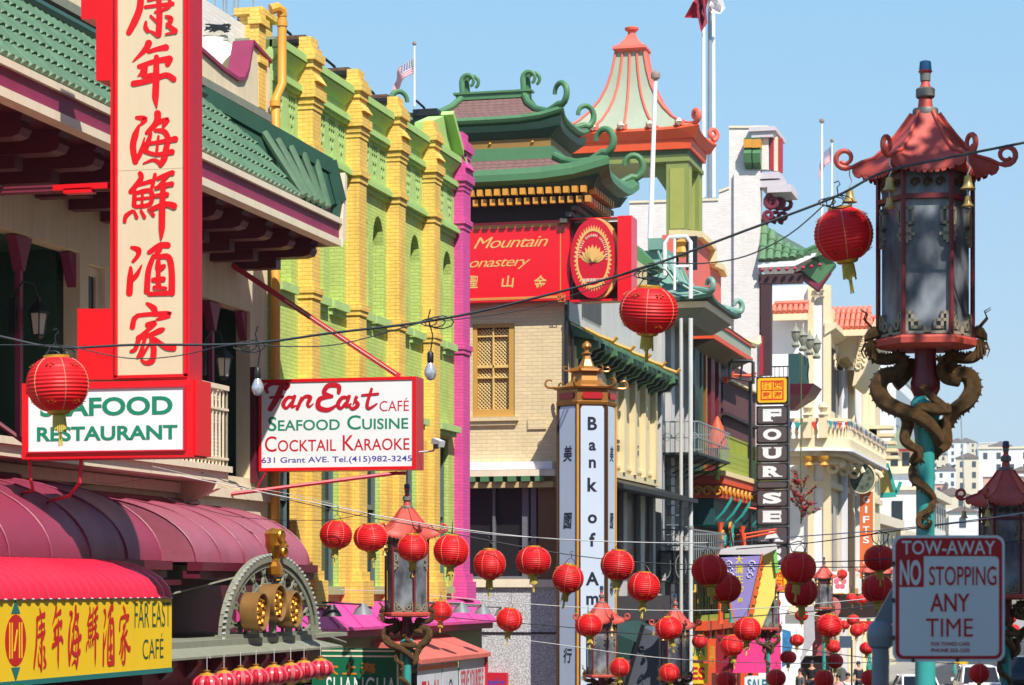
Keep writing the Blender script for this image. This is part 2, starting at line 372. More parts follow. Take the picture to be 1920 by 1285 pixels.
for x0, x1 in ((-15.2, -11.8), (-1.9, 2.2)):
    mb = MB(); ys = [y for y in YS if y <= 420]
    for a, b in zip(ys, ys[1:]):
        for q in (54.6, 65.0):
            pass
        z0, z1 = gz(a), gz(b)
        mb.add([(x0, a, z0 - .3), (x1, a, z0 - .3), (x1, b, z1 - .3), (x0, b, z1 - .3), (x0, a, z0 + .11), (x1, a, z0 + .11), (x1, b, z1 + .11), (x0, b, z1 + .11)],
               [(4, 5, 6, 7), (0, 1, 5, 4), (2, 3, 7, 6), (1, 2, 6, 5), (3, 0, 4, 7)])
    struct('pavement', mb, m_walk)
mb = MB()
for y in range(60, 400, 9):
    mb.add([(-6.95, y, gz(y) - .014), (-6.8, y, gz(y) - .014), (-6.8, y + 3, gz(y + 3) - .014), (-6.95, y + 3, gz(y + 3) - .014)], [(0, 1, 2, 3)])
struct('road_marking', mb, P('road_paint', (220, 216, 200), .7, .1, 2, dirt=.4))

# ================================================================ cream restaurant building with the green tile roof
A = thing('restaurant_building', 'cream building with green tiled overhanging roof, behind the tall red vertical sign', 'building', (-15, 33, gz(33)))
YE = 40.7
o1 = [(yx(-60), 1.95), (yx(150), 1.95), (yx(150), 5.02), (yx(-60), 5.02)]
o2 = [(yx(345), 1.95), (yx(469), 1.95), (yx(469), 4.95), (yx(345), 4.95)]
o3 = [(yx(166), 2.6), (yx(197), 2.6), (yx(197), 4.9), (yx(166), 4.9)]
mb = MB().slab([(18, -5), (YE, -5), (YE, 8.15), (18, 8.15)], [o1, o2, o3], (-15, 0, 0), (0, 1, 0), (0, 0, 1), (-.27, 0, 0))
mb.box(-24, -15.27, YE - .25, YE, -5, 8.15)
ob('wall', mb, m_cream, A)
# recess behind the openings
mb = MB().box(-16.9, -16.8, 18, YE - .3, 1.5, 5.3).box(-16.8, -15.3, 18, YE - .3, 5.06, 5.3).box(-16.8, -15.3, 18, YE - .3, 1.6, 1.9).box(-16.8, -15.4, YE - .5, YE - .4, 1.9, 5.05).box(-16.8, -15.35, 32.5, 32.6, 1.9, 5.05)
ob('recess_panelling', mb, m_dkgreen, A)
mb = MB()
for y in (25, 26.6, 28.2, 30.0, 31.4, 36.6, 37.7, 38.8):
    mb.box(-16.78, -16.68, y - .05, y + .05, 1.9, 5.0)
mb.box(-16.78, -16.68, 18, 32, 3.65, 3.75); mb.box(-16.78, -16.68, 36, 39.9, 3.6, 3.7)
ob('glazed_door_frame', mb, m_teal, A)
for y0, y1 in ((25.1, 26.5), (26.7, 28.1), (28.3, 29.9), (30.1, 31.3), (36.7, 37.6), (37.8, 38.7)):
    ob('pane', MB().box(-16.76, -16.74, y0, y1, 2.3, 3.6).box(-16.76, -16.74, y0, y1, 3.8, 4.9), m_glass2, A)
w = ob('window', MB().slab([(o3[0][0], 2.6), (o3[1][0], 2.6), (o3[1][0], 4.9), (o3[0][0], 4.9)], [[(o3[0][0] + .12, 2.75), (o3[1][0] - .12, 2.75), (o3[1][0] - .12, 4.75), (o3[0][0] + .12, 4.75)]], (-15.1, 0, 0), (0, 1, 0), (0, 0, 1), (-.08, 0, 0)), m_creamtrim, A)
ob('pane', MB().box(-15.16, -15.14, o3[0][0] + .1, o3[1][0] - .1, 2.7, 4.8), m_glass, w)
mb = MB()
for z in (3.2, 3.65, 4.1): mb.box(-15.13, -15.11, o3[0][0] + .1, o3[1][0] - .1, z - .02, z + .02)
mb.box(-15.13, -15.11, (o3[0][0] + o3[1][0]) / 2 - .02, (o3[0][0] + o3[1][0]) / 2 + .02, 2.7, 4.8); ob('muntin', mb, m_teal, w)
# posts with flared brackets in the openings
for px_, h in ((38, 5.0), (398, 4.93)):
    y = yx(px_, -15.1)
    mb = MB().box(-15.16, -15.08, y - .05, y + .05, 1.95, h)
    mb.prism([(-15.2, y - .04, h - .48), (-15.2, y - .12, h - .28), (-15.2, y - .26, h), (-15.2, y + .26, h), (-15.2, y + .12, h - .28), (-15.2, y + .04, h - .48)], (.16, 0, 0))
    ob('opening_post', mb, m_mag, A)
for px_, h, sg in ((150, 5.0, -1), (469, 4.93, -1)):
    y = yx(px_) - .01
    ob('opening_bracket', MB().prism([(-15.2, y, h - .5), (-15.2, y + sg * .08, h - .4), (-15.2, y + sg * .26, h), (-15.2, y, h)], (.14, 0, 0)), m_mag, A)
# roof
EX, EZ, TX, TZ = -13.2, 6.5, -14.5, 8.0
sl = Vector((TX - EX, 0, TZ - EZ)); L = sl.length; sl.normalize(); nrm = Vector((sl.z, 0, -sl.x))
roof = ob('roof', MB().prism([(EX, 18, EZ - .03), (TX - .5, 18, TZ + .05), (TX - .5, 18, EZ - .2), (EX, 18, EZ - .2)], (0, 20.6, 0)), m_tiled, A)
tl = MB(); seg = 6; rr = .082; ln = L / 5 + .05
ra = [(math.cos(PI * j / seg), math.sin(PI * j / seg)) for j in range(seg + 1)]
lo = [Vector((0, rr * c_, 0)) + nrm * (rr * s_ + .035) for c_, s_ in ra]; hi = [sl * ln + Vector((0, rr * .9 * c_, 0)) + nrm * (rr * .9 * s_) for c_, s_ in ra]
loi = [Vector((0, (rr - .018) * c_, 0)) + nrm * ((rr - .018) * s_ + .03) for c_, s_ in ra]
k = seg + 1
tl.add(lo + hi, [(j, j + 1, k + j + 1, k + j) for j in range(seg)], True)
tl.add(lo, [tuple(range(k))])
tme = mesh('tile', tl, m_tile)
sp = .194; cnt = 0; rest = MB()
for i in range(int((37.25 - 20) / sp)):
    y = 37.25 - i * sp
    for r in range(5):
        if y > 36.3 and EZ + (r + .6) * 1.5 / 5 > 8.05 - (y - 36.2) * .25: continue
        p = Vector((EX, y, EZ)) + sl * (r * L / 5) + nrm * rnd.uniform(0, .008)
        if cnt < 290: share('tile', tme, roof, p, (0, 0, rnd.uniform(-.012, .012))); cnt += 1
        else:
            rest.add([p + q for q in lo + hi], [(j, j + 1, k + j + 1, k + j) for j in range(seg)], True); rest.add([p + q for q in lo], [tuple(range(k))])
ob('tile_field', rest, m_tile, roof, kind='stuff')
mb = MB().tube([(TX + .02, 18, TZ + .1), (TX + .02, 36.3, TZ + .1)], .1, 8)
ob('ridge', mb, m_tiled, roof)
# hipped end with a rolled ridge, upturned
H0 = Vector((TX, 36.2, TZ + .05)); H1 = Vector((-13.25, 39.0, 7.35)); E1 = Vector((EX, 38.45, EZ)); C0 = Vector((EX + .05, 39.25, 6.75))
mb = MB().prism([H0, (TX, 38.4, 7.4), E1, (EX - .1, 37.5, EZ + .2)], (0, 0, -.06)); mb.prism([H0, H1, C0, E1], nrm * .02)
ob('hip_panel', mb, m_tiled, roof)
mb = MB().bar(H0 + Vector((0, 0, .05)), H1, .2, .26); mb.bar(H1 + Vector((0, 0, .08)), C0, .16, .3); mb.bar(C0, (EX, 39.2, 6.35), .14, .22)
ob('hip_ridge', mb, m_tiled, roof)
for q in range(5):
    yq = 37.45 + q * .3; t = (yq - 36.2) / 2.8; a = H0.lerp(H1, t); b = Vector((EX + .03, yq, EZ + .06 + max(0, q - 4) * .05)); a = b.lerp(Vector((a.x, yq, a.z)), .93)
    ob('tile_roll', MB().tube([a + nrm * .03, b + nrm * .03], [.075, .085], 9), m_tile, roof)
# eave boards in bands, running along the street
def band(x0, x1, z0, z1, mat, name, y0=18, y1=39.25, par=A): return ob(name, MB().box(x0, x1, y0, y1, z0, z1), mat, par)
band(EX - .05, EX + .13, EZ - .13, EZ - .035, m_creamtrim, 'gutter')
band(EX - .08, EX + .07, EZ - .4, EZ - .132, m_mag, 'fascia_board')
band(EX - .1, EX + .12, EZ - .52, EZ - .402, m_creamtrim, 'lower_fascia_board')
band(-15, EX - .11, EZ - .4, EZ - .32, m_maroon, 'soffit')
ob('fascia_end', MB().prism([(EX + .14, 39.25, EZ - .52), (EX + .14, 39.42, EZ - .36), (EX + .14, 39.5, EZ + .75), (EX + .14, 39.38, EZ + .8), (EX + .14, 39.25, EZ - .05)], (-1.4, 0, 0)), m_creamtrim, A)
mb = MB()
prof = [(0, 0), (1.3, 0), (1.42, .03), (1.47, .12), (1.44, .22), (1.5, .3), (1.62, .33), (1.62, .37), (0, .37)]
mb.prism([(-15 + a, 0, EZ - .72 + b) for a, b in prof], (0, .3, 0))
mb.box(-15, -14.2, .03, .27, EZ - .9, EZ - .722)
rme = mesh('rafter', mb, m_maroon)
for i in range(19): share('rafter', rme, A, (0, 18.6 + i * 1.13, 0))
# wall above the roof: lilac band, grey band, parapet with a swept step and dark coping
ob('upper_wall', MB().box(-24, -15, 18, YE, 8.16, 8.9), m_creamtrim, A)
ob('roof_flashing', MB().box(-15.3, -14.88, 18, yx(476, -14.88), 8.02, 8.28), m_mag2, A)
YA, YB = 38.7, 39.6
pr = [(18, 8.9), (YE, 8.9), (YE, 9.72), (YB, 9.75)] + [(YB - .04 - .14 * (1 - (1 - q) ** 2) - (.55 * q ** 2), 9.75 - .62 * (1 - (1 - q) ** 1.5) - .02) for q in (.2, .4, .6, .8, 1)] + [(38.4, 9.0), (37.0, 9.1), (33, 9.35), (18, 9.5)]
pr = [(18, 8.6), (YE, 8.6), (YE, 9.62), (39.75, 9.78), (39.62, 9.5), (39.5, 9.22), (39.3, 9.02), (39.0, 8.95), (38.3, 8.98), (37.4, 9.08), (35, 9.3), (32, 9.45), (18, 9.5)]
ob('parapet', MB().slab(pr, [], (-14.95, 0, 0), (0, 1, 0), (0, 0, 1), (-.35, 0, 0)), m_cream, A)
mb = MB()
for a, b in zip(pr[2:], pr[3:]): mb.bar((-15.1, a[0], a[1] + .02), (-15.1, b[0], b[1] + .02), .4, .065)
ob('coping', mb, m_mag, A)
ob('parapet_grey_band', MB().box(-14.96, -14.8, 18, YE - .3, 8.46, 8.6), m_grayst, A)
# lower wall bands and conduit
band(-15, -14.9, 1.55, 1.72, m_creamtrim, 'string_course', 18, YE)
ob('shop_front', MB().box(-15, -14.8, 18, YE - .2, -5, .25).box(-14.8, -14.7, 18, YE - .4, -2.5, -2.3), m_dwall, A)
mb = MB()
pts = [pxx(x, y, -14.92) for x, y in ((180, 905), (210, 908), (300, 893), (350, 903), (400, 893), (440, 905), (452, 915), (458, 932), (466, 938))]
mb.tube(pts, .022, 6); mb.tube([pxx(x, y, -14.92) for x, y in ((385, 900), (395, 912), (400, 925), (410, 930))], .02, 6)
mb.tube([pxx(x, y, -14.93) for x, y in ((130, 912), (180, 906))], .02, 6)
ob('conduit', mb, m_grayst, A)
# balcony
bal = thing('balcony', 'cream balcony with thin railings behind the red seafood sign', 'balcony', (-15, 33, 1.8))
BX, BY0, BY1 = -14.25, 20, yx(428, -14.25)
ob('slab', MB().box(-14.998, BX, BY0, BY1, 1.74, 1.95).box(-14.998, BX + .06, BY0, BY1 + .05, 1.9, 2.0), m_creamtrim, bal)
ob('rail', MB().box(BX - .06, BX + .02, 33.2, BY1, 3.26, 3.34).box(BX - .05, BX + .01, 33.2, BY1, 2.92, 2.96).box(BX - .05, BX + .01, 33.2, BY1, 2.1, 2.14).box(-15, BX, BY1 - .05, BY1 + .02, 3.26, 3.34), m_creamtrim, bal)
bme = mesh('baluster', MB().box(-.014, .014, -.014, .014, 0, 1.3), m_creamtrim)
y = BY1 - .02
while y > 33.2: share('baluster', bme, bal, (BX - .02, y, 2.0)); y -= .16
for q in range(4): share('baluster', bme, bal, (BX - .02 - .2 * q, BY1 - .02, 2.0))
ob('bracket', MB().prism([(-15, BY1 - .5, 1.74), (BX, BY1 - .5, 1.74), (BX, BY1 - .5, 1.62), (-15, BY1 - .5, 1.3)], (0, .18, 0)), m_creamtrim, bal)
# louvred screen behind the balustrade
scr = thing('louvre_screen', 'white louvred shutter screen standing on the cream balcony', 'screen', (-14.5, 35, 2.0))
lme = mesh('slat', MB().box(-.02, .02, -.55, .55, -.012, .03), P('screen_white', (214, 212, 206), .6, .1, 2))
for q in range(18): share('slat', lme, scr, (-14.45, yx(385, -14.45), 2.1 + q * .062), (0, .5, 0))
ob('frame', MB().box(-14.49, -14.41, yx(385, -14.45) - .6, yx(385, -14.45) - .55, 2.02, 3.25).box(-14.49, -14.41, yx(385, -14.45) + .55, yx(385, -14.45) + .6, 2.02, 3.25), m_creamtrim, scr)

def wall_lantern(px_, py_, X, label, sc):
    """coach lantern on a curved arm: cap, cage, frosted glass"""
    p = pxx(px_, py_, X); t = thing('wall_lantern', label, 'lamp', p)
    g = MB().lathe([(.085, .0), (.13, .3)], 6, p, False); ob('glass', g, P('frosted_glass', (206, 196, 180), .4, .06), t)
    c = MB().lathe([(.17, .3), (.17, .33), (.1, .42), (.04, .47), (.03, .55)], 6, p, False); c.lathe([(.05, -.06), (.095, -.02), (.095, .0)], 6, p, False)
    for j in range(6):
        a = 2 * PI * j / 6; c.bar(p + Vector((.09 * math.cos(a), .09 * math.sin(a), 0)), p + Vector((.138 * math.cos(a), .138 * math.sin(a), .3)), .014)
    ob('cap', c, m_black, t)
    ob('arm', MB().tube([p + Vector((0, 0, .5)), p + Vector((-.03, -.1, .72)), p + Vector((-.12, -.24, .74)), p + Vector((-.2, -.3, .6)), p + Vector((-.22, -.3, .1))], .014, 6).box(p.x - .3, p.x - .2, p.y - .34, p.y - .26, p.z, p.z + .5), m_black, t)
    return t
wall_lantern(72, 628, -14.9, 'black wall lantern hanging in the dark green balcony recess at far left', 1)
wall_lantern(419, 706, -14.4, 'wall lantern with pointed cap above the balcony railing, right of the red sign', 1)

# ================================================================ awnings of the restaurant
m_awn_b = P('maroon_awning_faded', (156, 82, 100), .5, .16, .8, bump=.25, dirt=.2)
def barrel_awning(label, Y0, Y1, mt=None, zt=1.42, zb=.36, X0=-14.995, X1=-12.85):
    mt = mt or m_awn
    t = thing('barrel_awning', label, 'awning', (-14, (Y0 + Y1) / 2, zb))
    pf = [(X0 + (X1 - X0) * math.sin(q * PI / 28) ** 1.0, zb + (zt - zb) * math.cos(q * PI / 28)) for q in range(15)]
    nr = max(1, round((Y1 - Y0) / 1.1)); ny = nr * 6; mb = MB(); ra_ = random.Random(int(Y0 * 10)); amp = [ra_.uniform(.02, .06) for _ in range(nr + 1)]
    def sag(j, i): return amp[min(nr, j // 6)] * math.sin(PI * (j % 6) / 6) * math.sin(PI * min(14, i + 2) / 16) + .008 * math.sin(j * 1.7 + i * .9)
    mb.loft([[(a - sag(j, i) * math.sin(i * PI / 28), Y0 + (Y1 - Y0) * j / ny, b - sag(j, i) * math.cos(i * PI / 28)) for i, (a, b) in enumerate(pf)] + [(X0, Y0 + (Y1 - Y0) * j / ny, zb)] for j in range(ny + 1)], True)
    ob('canopy', mb, mt, t)
    for q_ in range(nr + 1): ob('rib_seam', MB().tube([(a + .004, Y0 + (Y1 - Y0) * q_ / nr, b + .004) for a, b in pf], .014, 5), m_awn, t)
    ob('valance', MB().box(X1 - .12, X1 + .12, Y0 - .03, Y1 + .1, zb - .13, zb - .005).box(X1 - .2, X1 + .06, Y0, Y1 + .05, zb - .24, zb - .132), m_maroon, t)
    ob('top_roll', MB().tube([(X0 + .1, Y0, zt + .02), (X0 + .1, Y1, zt + .02)], .075, 8), m_awn, t)
    return t
barrel_awning('maroon barrel awning at the far left under the seafood sign', 21, 30.3, None, 1.5, .36, -14.995, -12.72)
barrel_awning('maroon barrel awning beside the yellow brick building, above the bronze arch', 32.0, 37.0, m_awn_b, 1.36, .36, -14.995, -12.9)
ob('shop_soffit', MB().box(-15, -13.2, 18, 37, .02, .1), m_dwall, A)
# ribbed red canopy with its yellow banner
can = thing('ribbed_canopy', 'red ribbed canopy with yellow banner of red Chinese characters at lower left', 'canopy', (-13, 25, -1))
CX, CY1 = -11.8, yx(322, -11.8); nb = 46; rings = []
Y0c = 18.
for j in range(nb * 6 + 1):
    y = Y0c + (CY1 - Y0c) * j / (nb * 6); s_ = abs(math.sin(PI * j / 6)) * .045
    rings.append([(CX - 1.0 * (1 - math.sin(a * PI / 12)) + s_ * math.sin(a * PI / 12) , y, -.14 + .46 * math.cos(a * PI / 12) + s_ * math.cos(a * PI / 12)) for a in range(7)] + [(CX - 1.0, y, -.14)])
ob('ribbed_top', MB().loft(rings, True), m_awnred, can)
ob('banner_face', MB().box(CX - .05, CX, Y0c, CY1, -1.05, -.142).box(CX - 2.9, CX - .05, CY1 - .06, CY1, -1.05, -.142), m_yel, can)
ob('banner_hem', MB().box(CX - .04, CX + .008, Y0c, CY1 + .008, -1.11, -1.05), m_banteal, can)
ob('piping', MB().tube([(CX + .01, Y0c, -.145), (CX + .01, CY1, -.145)], .012, 5), m_wirel, can)
mb = MB()
ZB0, ZB1 = -.98, -.22
spans = [(62, 86), (96, 118), (127, 152), (160, 184), (192, 214), (222, 244)]
for ch, (a, b) in zip(CAL, spans):
    ya, yb = yx(a, CX), yx(b, CX); xs = [p[0] for st in ch for p in st]; ys = [p[1] for st in ch for p in st]
    x0, x1, y0, y1 = min(xs) - 18, max(xs) + 18, min(ys) - 18, max(ys) + 18
    strokes(mb, ch, lambda x, y, ya=ya, yb=yb, x0=x0, x1=x1, y0=y0, y1=y1: (CX + .003, ya + (yb - ya) * (x - x0) / (x1 - x0), ZB1 - (ZB1 - ZB0) * (y - y0) / (y1 - y0)), (1, 0, 0), .0004)
ob('chinese_lettering', mb, m_banred, can)
mb = MB(); U = dict(o=(CX, 0, 0), ua=(0, 1, 0), ub=(0, 0, 1), un=(.004, 0, 0))
letters(mb, 'FAR EAST', (yx(252, CX), -.52, yx(319, CX), -.2), **U, bold=-.004)
letters(mb, 'CAFÉ', (yx(267, CX), -.92, yx(306, CX), -.6), **U, bold=-.004)
ob('name_lettering', mb, P('dark_green_letter', (34, 78, 52), .6, .05), can)
ec = yx(29, CX); mb = MB()
def ell(cx, cz, a, b, n=20): return [(cx + a * math.cos(2 * PI * i / n), cz + b * math.sin(2 * PI * i / n)) for i in range(n)]
mb.slab(ell(ec, -.6, .26, .29), [], (CX, 0, 0), (0, 1, 0), (0, 0, 1), (.004, 0, 0)); ob('emblem_disc', mb, m_banred, can)
mb = MB()
for sg in (1, -1): mb.slab([(ec - .11, -.6 + sg * .3), (ec + .11, -.6 + sg * .3), (ec, -.6 + sg * .46)][::sg], [], (CX, 0, 0), (0, 1, 0), (0, 0, 1), (.005, 0, 0))
ob('emblem_tip', mb, m_banteal, can)
mb = MB()
for q in (-.15, -.09, .09, .15): mb.slab([(ec + q - .012, -.8), (ec + q + .012, -.8), (ec + q + .012, -.4), (ec + q - .012, -.4)], [], (CX, 0, 0), (0, 1, 0), (0, 0, 1), (.007, 0, 0))
mb.slab([(ec - .05, -.72), (ec - .02, -.72), (ec + .05, -.48), (ec + .02, -.48)], [], (CX, 0, 0), (0, 1, 0), (0, 0, 1), (.008, 0, 0))
ob('emblem_bars', mb, m_yel, can)
ob('canopy_underside', MB().box(-14.9, CX - 1.02, 18, CY1 - .1, -.2, -.14), m_dwall, can)

# ================================================================ entrance hood with trellis arch, drums and plaited lanterns
HX = -12.4; ya, yb = yx(330, HX), yx(612, HX)
hood = thing('entrance_hood', 'grey entrance hood with maroon fascia above a row of small lanterns', 'canopy', (-14, 33, -1.2))
zt = zx(480, 1196, HX)
mb = MB().box(-14.9, HX, ya - 1.2, yb - .5, zt - .09, zt); mb.prism([(HX, ya - 1.2, zt - .09), (HX + .25, ya - 1.1, zt - .2), (HX + .25, yb + .1, zt - .2), (HX, yb - .5, zt - .09)], (0, 0, -.03))
mb.prism([(HX, yb - .5, zt - .0), (HX + .25, yb + .35, zt + .02), (-14.9, yb + .35, zt + .02), (-14.9, yb - .5, zt)], (0, 0, -.06))
ob('deck', mb, m_grayst, hood)
mb = MB(); n = 9
mb.box(-14.8, HX + .02, ya - 1.2, yb - .3, zt - .62, zt - .2); ob('fascia', mb, m_maroon, hood)
for q in range(7):
    y = ya - .6 + q * .9; ob('corbel', MB().prism([(HX + .02, y, zt - .21), (HX + .2, y, zt - .21), (HX + .2, y, zt - .3), (HX + .1, y, zt - .42), (HX + .02, y, zt - .5)], (0, .16, 0)), m_maroon, hood)
arch = thing('trellis_arch', 'grey openwork arch on the entrance hood framing three bronze drums', 'arch', (HX, (yx(418, HX) + yx(588, HX)) / 2, zt))
a0, a1 = yx(418, HX - .15), yx(590, HX - .15); hc = (a0 + a1) / 2; hw = (a1 - a0) / 2; hh = 1.2
def apt(t, k=1.0): return Vector((HX - .15, hc - hw * k * math.cos(t), zt + .01 + hh * k * math.sin(t) ** 1.05))
mb = MB(); N_ = 22
for kk, wd in ((1.0, .11), (.93, .05)):
    pts = [apt(PI * i / N_, kk) for i in range(N_ + 1)]
    for a, b in zip(pts, pts[1:]): mb.bar(a, b, .12, wd, up=(1, 0, 0))
ob('rim', mb, m_grayst, arch)
mb = MB()
for i in range(1, N_, 1):
    mb.bar(apt(PI * i / N_, .94), apt(PI * (i + (1 if i % 2 else -1)) / N_, .68), .05, .035, up=(1, 0, 0))
pts = [apt(PI * i / N_, .66) for i in range(N_ + 1)]
for a, b in zip(pts, pts[1:]): mb.bar(a, b, .07, .05, up=(1, 0, 0))
for q in (-.55, -.35, -.15, .05, .25, .42, .58): mb.bar((HX - .15, hc + hw * q, zt), (HX - .15, hc + hw * q * .92, zt + hh * math.sqrt(max(0, 1 - q * q)) * .68), .05, .04, up=(1, 0, 0))
mb.box(HX - .24, HX - .06, a0 - .1, a1 + .1, zt, zt + .06)
ob('lattice', mb, m_grayst, arch)
mb = MB()
for i in range(0, 44):
    p = apt(PI * i / 44, 1.045); mb.box(p.x + .03, p.x + .07, p.y - .018, p.y + .018, p.z - .016, p.z + .016)
ob('light_beads', mb, m_wirel, arch)
ob('stay', MB().tube([(HX - .3, yb - .3, zt + .1), (HX - .1, yb + 1.3, zt - .18)], .02, 6).tube([(HX - .2, a0 + .6, zt + .9), (-14.6, a0 - 1.6, zt + .2)], .015, 5), m_grayst, arch)
for px_, py_, nm in ((478, 1147, 'nearest'), (511, 1131, 'middle'), (541, 1143, 'farthest')):
    y = yx(px_, HX + .08); c = Vector((HX + .08, y, zx(px_, py_, HX + .08)))
    t = thing('bronze_drum', {'nearest': 'bronze drum on the left under the trellis arch', 'middle': 'bronze drum in the middle and highest under the trellis arch', 'farthest': 'bronze drum on the right under the trellis arch'}[nm], 'drum', c, 'bronze drums under the arch')
    R = .285; pf = []
    mb = MB()
    def ring(r, x): return [(c.x + x, c.y + r * math.cos(2 * PI * j / 32), c.z + r * math.sin(2 * PI * j / 32)) for j in range(32)]
    mb.loft([ring(R - .03, -.12), ring(R, -.14), ring(R + .008, -.12), ring(R, .0), ring(R + .01, .12), ring(R - .015, .135), ring(R - .035, .12), ring(R - .045, -.02)], True)
    ob('shell', mb, m_bronze, t)
    mb = MB()
    for j in range(7):
        aa = 2 * PI * j / 7; mb.lathe([(.02, -.06), (.045, -.04), (.03, 0), (.05, .04), (.02, .07)], 8, (c.x + .08, c.y + .14 * math.cos(aa), c.z + .14 * math.sin(aa)))
    mb.loft([ring(.14, -.01), ring(.1, .08), ring(.03, .11)], True)
    ob('relief', mb, m_gold, t)
    ob('stand', MB().box(c.x - .05, c.x + .05, c.y - .04, c.y + .04, zt + .061, c.z - R + .01), m_grayst, t)
t = thing('gilded_finial', 'gilded carved ornament crowning the grey trellis arch', 'ornament', (HX - .1, hc, zt + hh))
mb = MB(); pc = Vector((HX - .08, hc, zt + hh))
mb.loft([[(pc.x + .12 * math.cos(a * PI / 4) * r, pc.y + .2 * math.sin(a * PI / 4) * r + .02 * math.sin(z * 14), pc.z + z) for a in range(8)] for z, r in ((-.28, .6), (-.24, .95), (-.12, .9), (-.05, .55), (.02, .6), (.1, 1.0), (.2, 1.25), (.3, 1.15), (.38, 1.3), (.44, .95), (.47, .35))], True)
for q in range(5): mb.lathe([(.01, -.04), (.05, 0), (.01, .05)], 6, (pc.x + .1, pc.y - .2 + q * .1, pc.z + .2 + .06 * (q % 2)))
mb.scroll((pc.x + .12, pc.y - .08, pc.z + .33), (0, 1, 0), (0, 0, 1), .12, 1.2, .035); mb.scroll((pc.x + .12, pc.y + .06, pc.z + .08), (0, 1, 0), (0, 0, 1), .11, 1.2, .035)
ob('carving', mb, m_gold, t)

# ================================================================ tall red vertical sign, stepped outline, beige panel
SY = 27.0
def SP(px_, py_, dy=0): return (xy(px_, SY) , zy(px_, py_, SY))
vs_ = thing('vertical_sign', 'tall red vertical sign with beige panel of red Chinese characters', 'sign', (xy(290, SY), SY, zy(290, 712, SY)))
out = [SP(*p) for p in ((145, 712), (145, 579), (207, 579), (207, 151), (180, 151), (180, 36), (152, 36), (152, -60), (352, -60), (352, 712))]
ob('board', MB().slab(out[::-1], [], (0, SY, 0), (1, 0, 0), (0, 0, 1), (0, .42, 0)), m_red, vs_)
ob('edge_panel', MB().box(out[-1][0], out[-1][0] + .03, SY + .002, SY + .4, out[-1][1], out[-2][1]), m_redside, vs_)
q0, q1 = SP(222, 709), SP(350, -60)
zj = zy(290, 318, SY); ob('panel', MB().box(q0[0], q1[0] - .02, SY - .015, SY - .002, q0[1] + .03, zj - .004), m_beige, vs_); ob('panel', MB().box(q0[0], q1[0] - .02, SY - .0155, SY - .002, zj, q1[1]), m_beige, vs_)
mb = MB()
mb.box(q1[0] - .02, q1[0] + .012, SY - .05, SY - .002, q0[1], q1[1]).box(q0[0] - .03, q0[0], SY - .05, SY - .002, q0[1], q1[1]).box(q0[0] - .03, q1[0] + .012, SY - .05, SY - .002, q0[1] - .01, q0[1] + .028)
ob('panel_frame', mb, m_red, vs_)
mb = MB()
for ch in CAL:
    strokes(mb, ch, lambda x, y: (xy(200 + x / 3.567, SY), SY - .018, zy(200 + x / 3.567, y / 3.567, SY)), (0, -1, 0), .0008)
ob('brush_lettering', mb, P('brush_red', (224, 8, 22), .4, .04), vs_)
sf = thing('seafood_sign', 'white and red board reading SEAFOOD RESTAURANT in green letters', 'sign', (xy(210, SY), SY, zy(210, 862, SY)))
B0, B1 = SP(45, 862), SP(366, 712)
ob('board', MB().box(B0[0], B1[0], SY - .06, SY + .38, B0[1], B1[1] - .004).box(B1[0], B1[0] + .04, SY - .03, SY + .42, B0[1] + .02, B1[1] - .004), m_red, sf)
w0, w1 = SP(58, 848), SP(349, 727)
ob('panel', MB().box(w0[0], w1[0], SY - .068, SY - .061, w0[1], w1[1]), m_white, sf)
mb = MB().box(w0[0] - .02, w1[0] + .02, SY - .09, SY - .061, w1[1], w1[1] + .02).box(w1[0], w1[0] + .02, SY - .09, SY - .061, w0[1], w1[1]).box(w0[0] - .02, w1[0] + .02, SY - .09, SY - .061, w0[1] - .02, w0[1])
ob('panel_frame', mb, m_redside, sf)
mb = MB(); U = dict(o=(0, SY - .072, 0), ua=(1, 0, 0), ub=(0, 0, 1), un=(0, 0, 0))
a, b = SP(80, 783), SP(328, 743); letters(mb, 'SEAFOOD', (a[0], a[1], b[0], b[1]), **U, bold=.03)
a, b = SP(74, 829), SP(337, 797); letters(mb, 'RESTAURANT', (a[0], a[1], b[0], b[1]), **U, bold=.03)
ob('lettering', mb, m_grn_ink, sf)
st = thing('sign_bracket', 'dark red steel arms holding the vertical sign at the far left', 'bracket', (-14.9, SY, 3))
mb = MB()
for py_ in (344, 352): mb.tube([(-15, SY + .2, zy(100, py_, SY)), (xy(207, SY), SY + .2, zy(150, py_, SY))], .03, 6)
mb.tube([(-15.0, SY + .2, zy(0, 700, SY) + .3), (xy(45, SY), SY + .2, zy(45, 836, SY))], .035, 6)
ob('arm', mb, m_maroon, st)
ob('red_arm', MB().box(xy(92, SY), xy(195, SY), SY + .1, SY + .3, zy(100, 350, SY) - .03, zy(100, 344, SY)).box(xy(112, SY), xy(165, SY), SY + .1, SY + .25, zy(100, 358, SY) - .02, zy(100, 352, SY)), m_red, st)  # bright red pieces along the dark red arms
for a in ((55, 862, 58, 900, 62, 920), (152, 862, 150, 905, 130, 930)):
    mb = MB().tube([pq(a[0], a[1], SY + .1), pq(a[2], a[3], SY + .1), pq(a[4], a[5], SY + .2), pq(a[4] - 40, a[5] + 10, SY + .8)], .022, 6); ob('hanger', mb, m_redside, st)

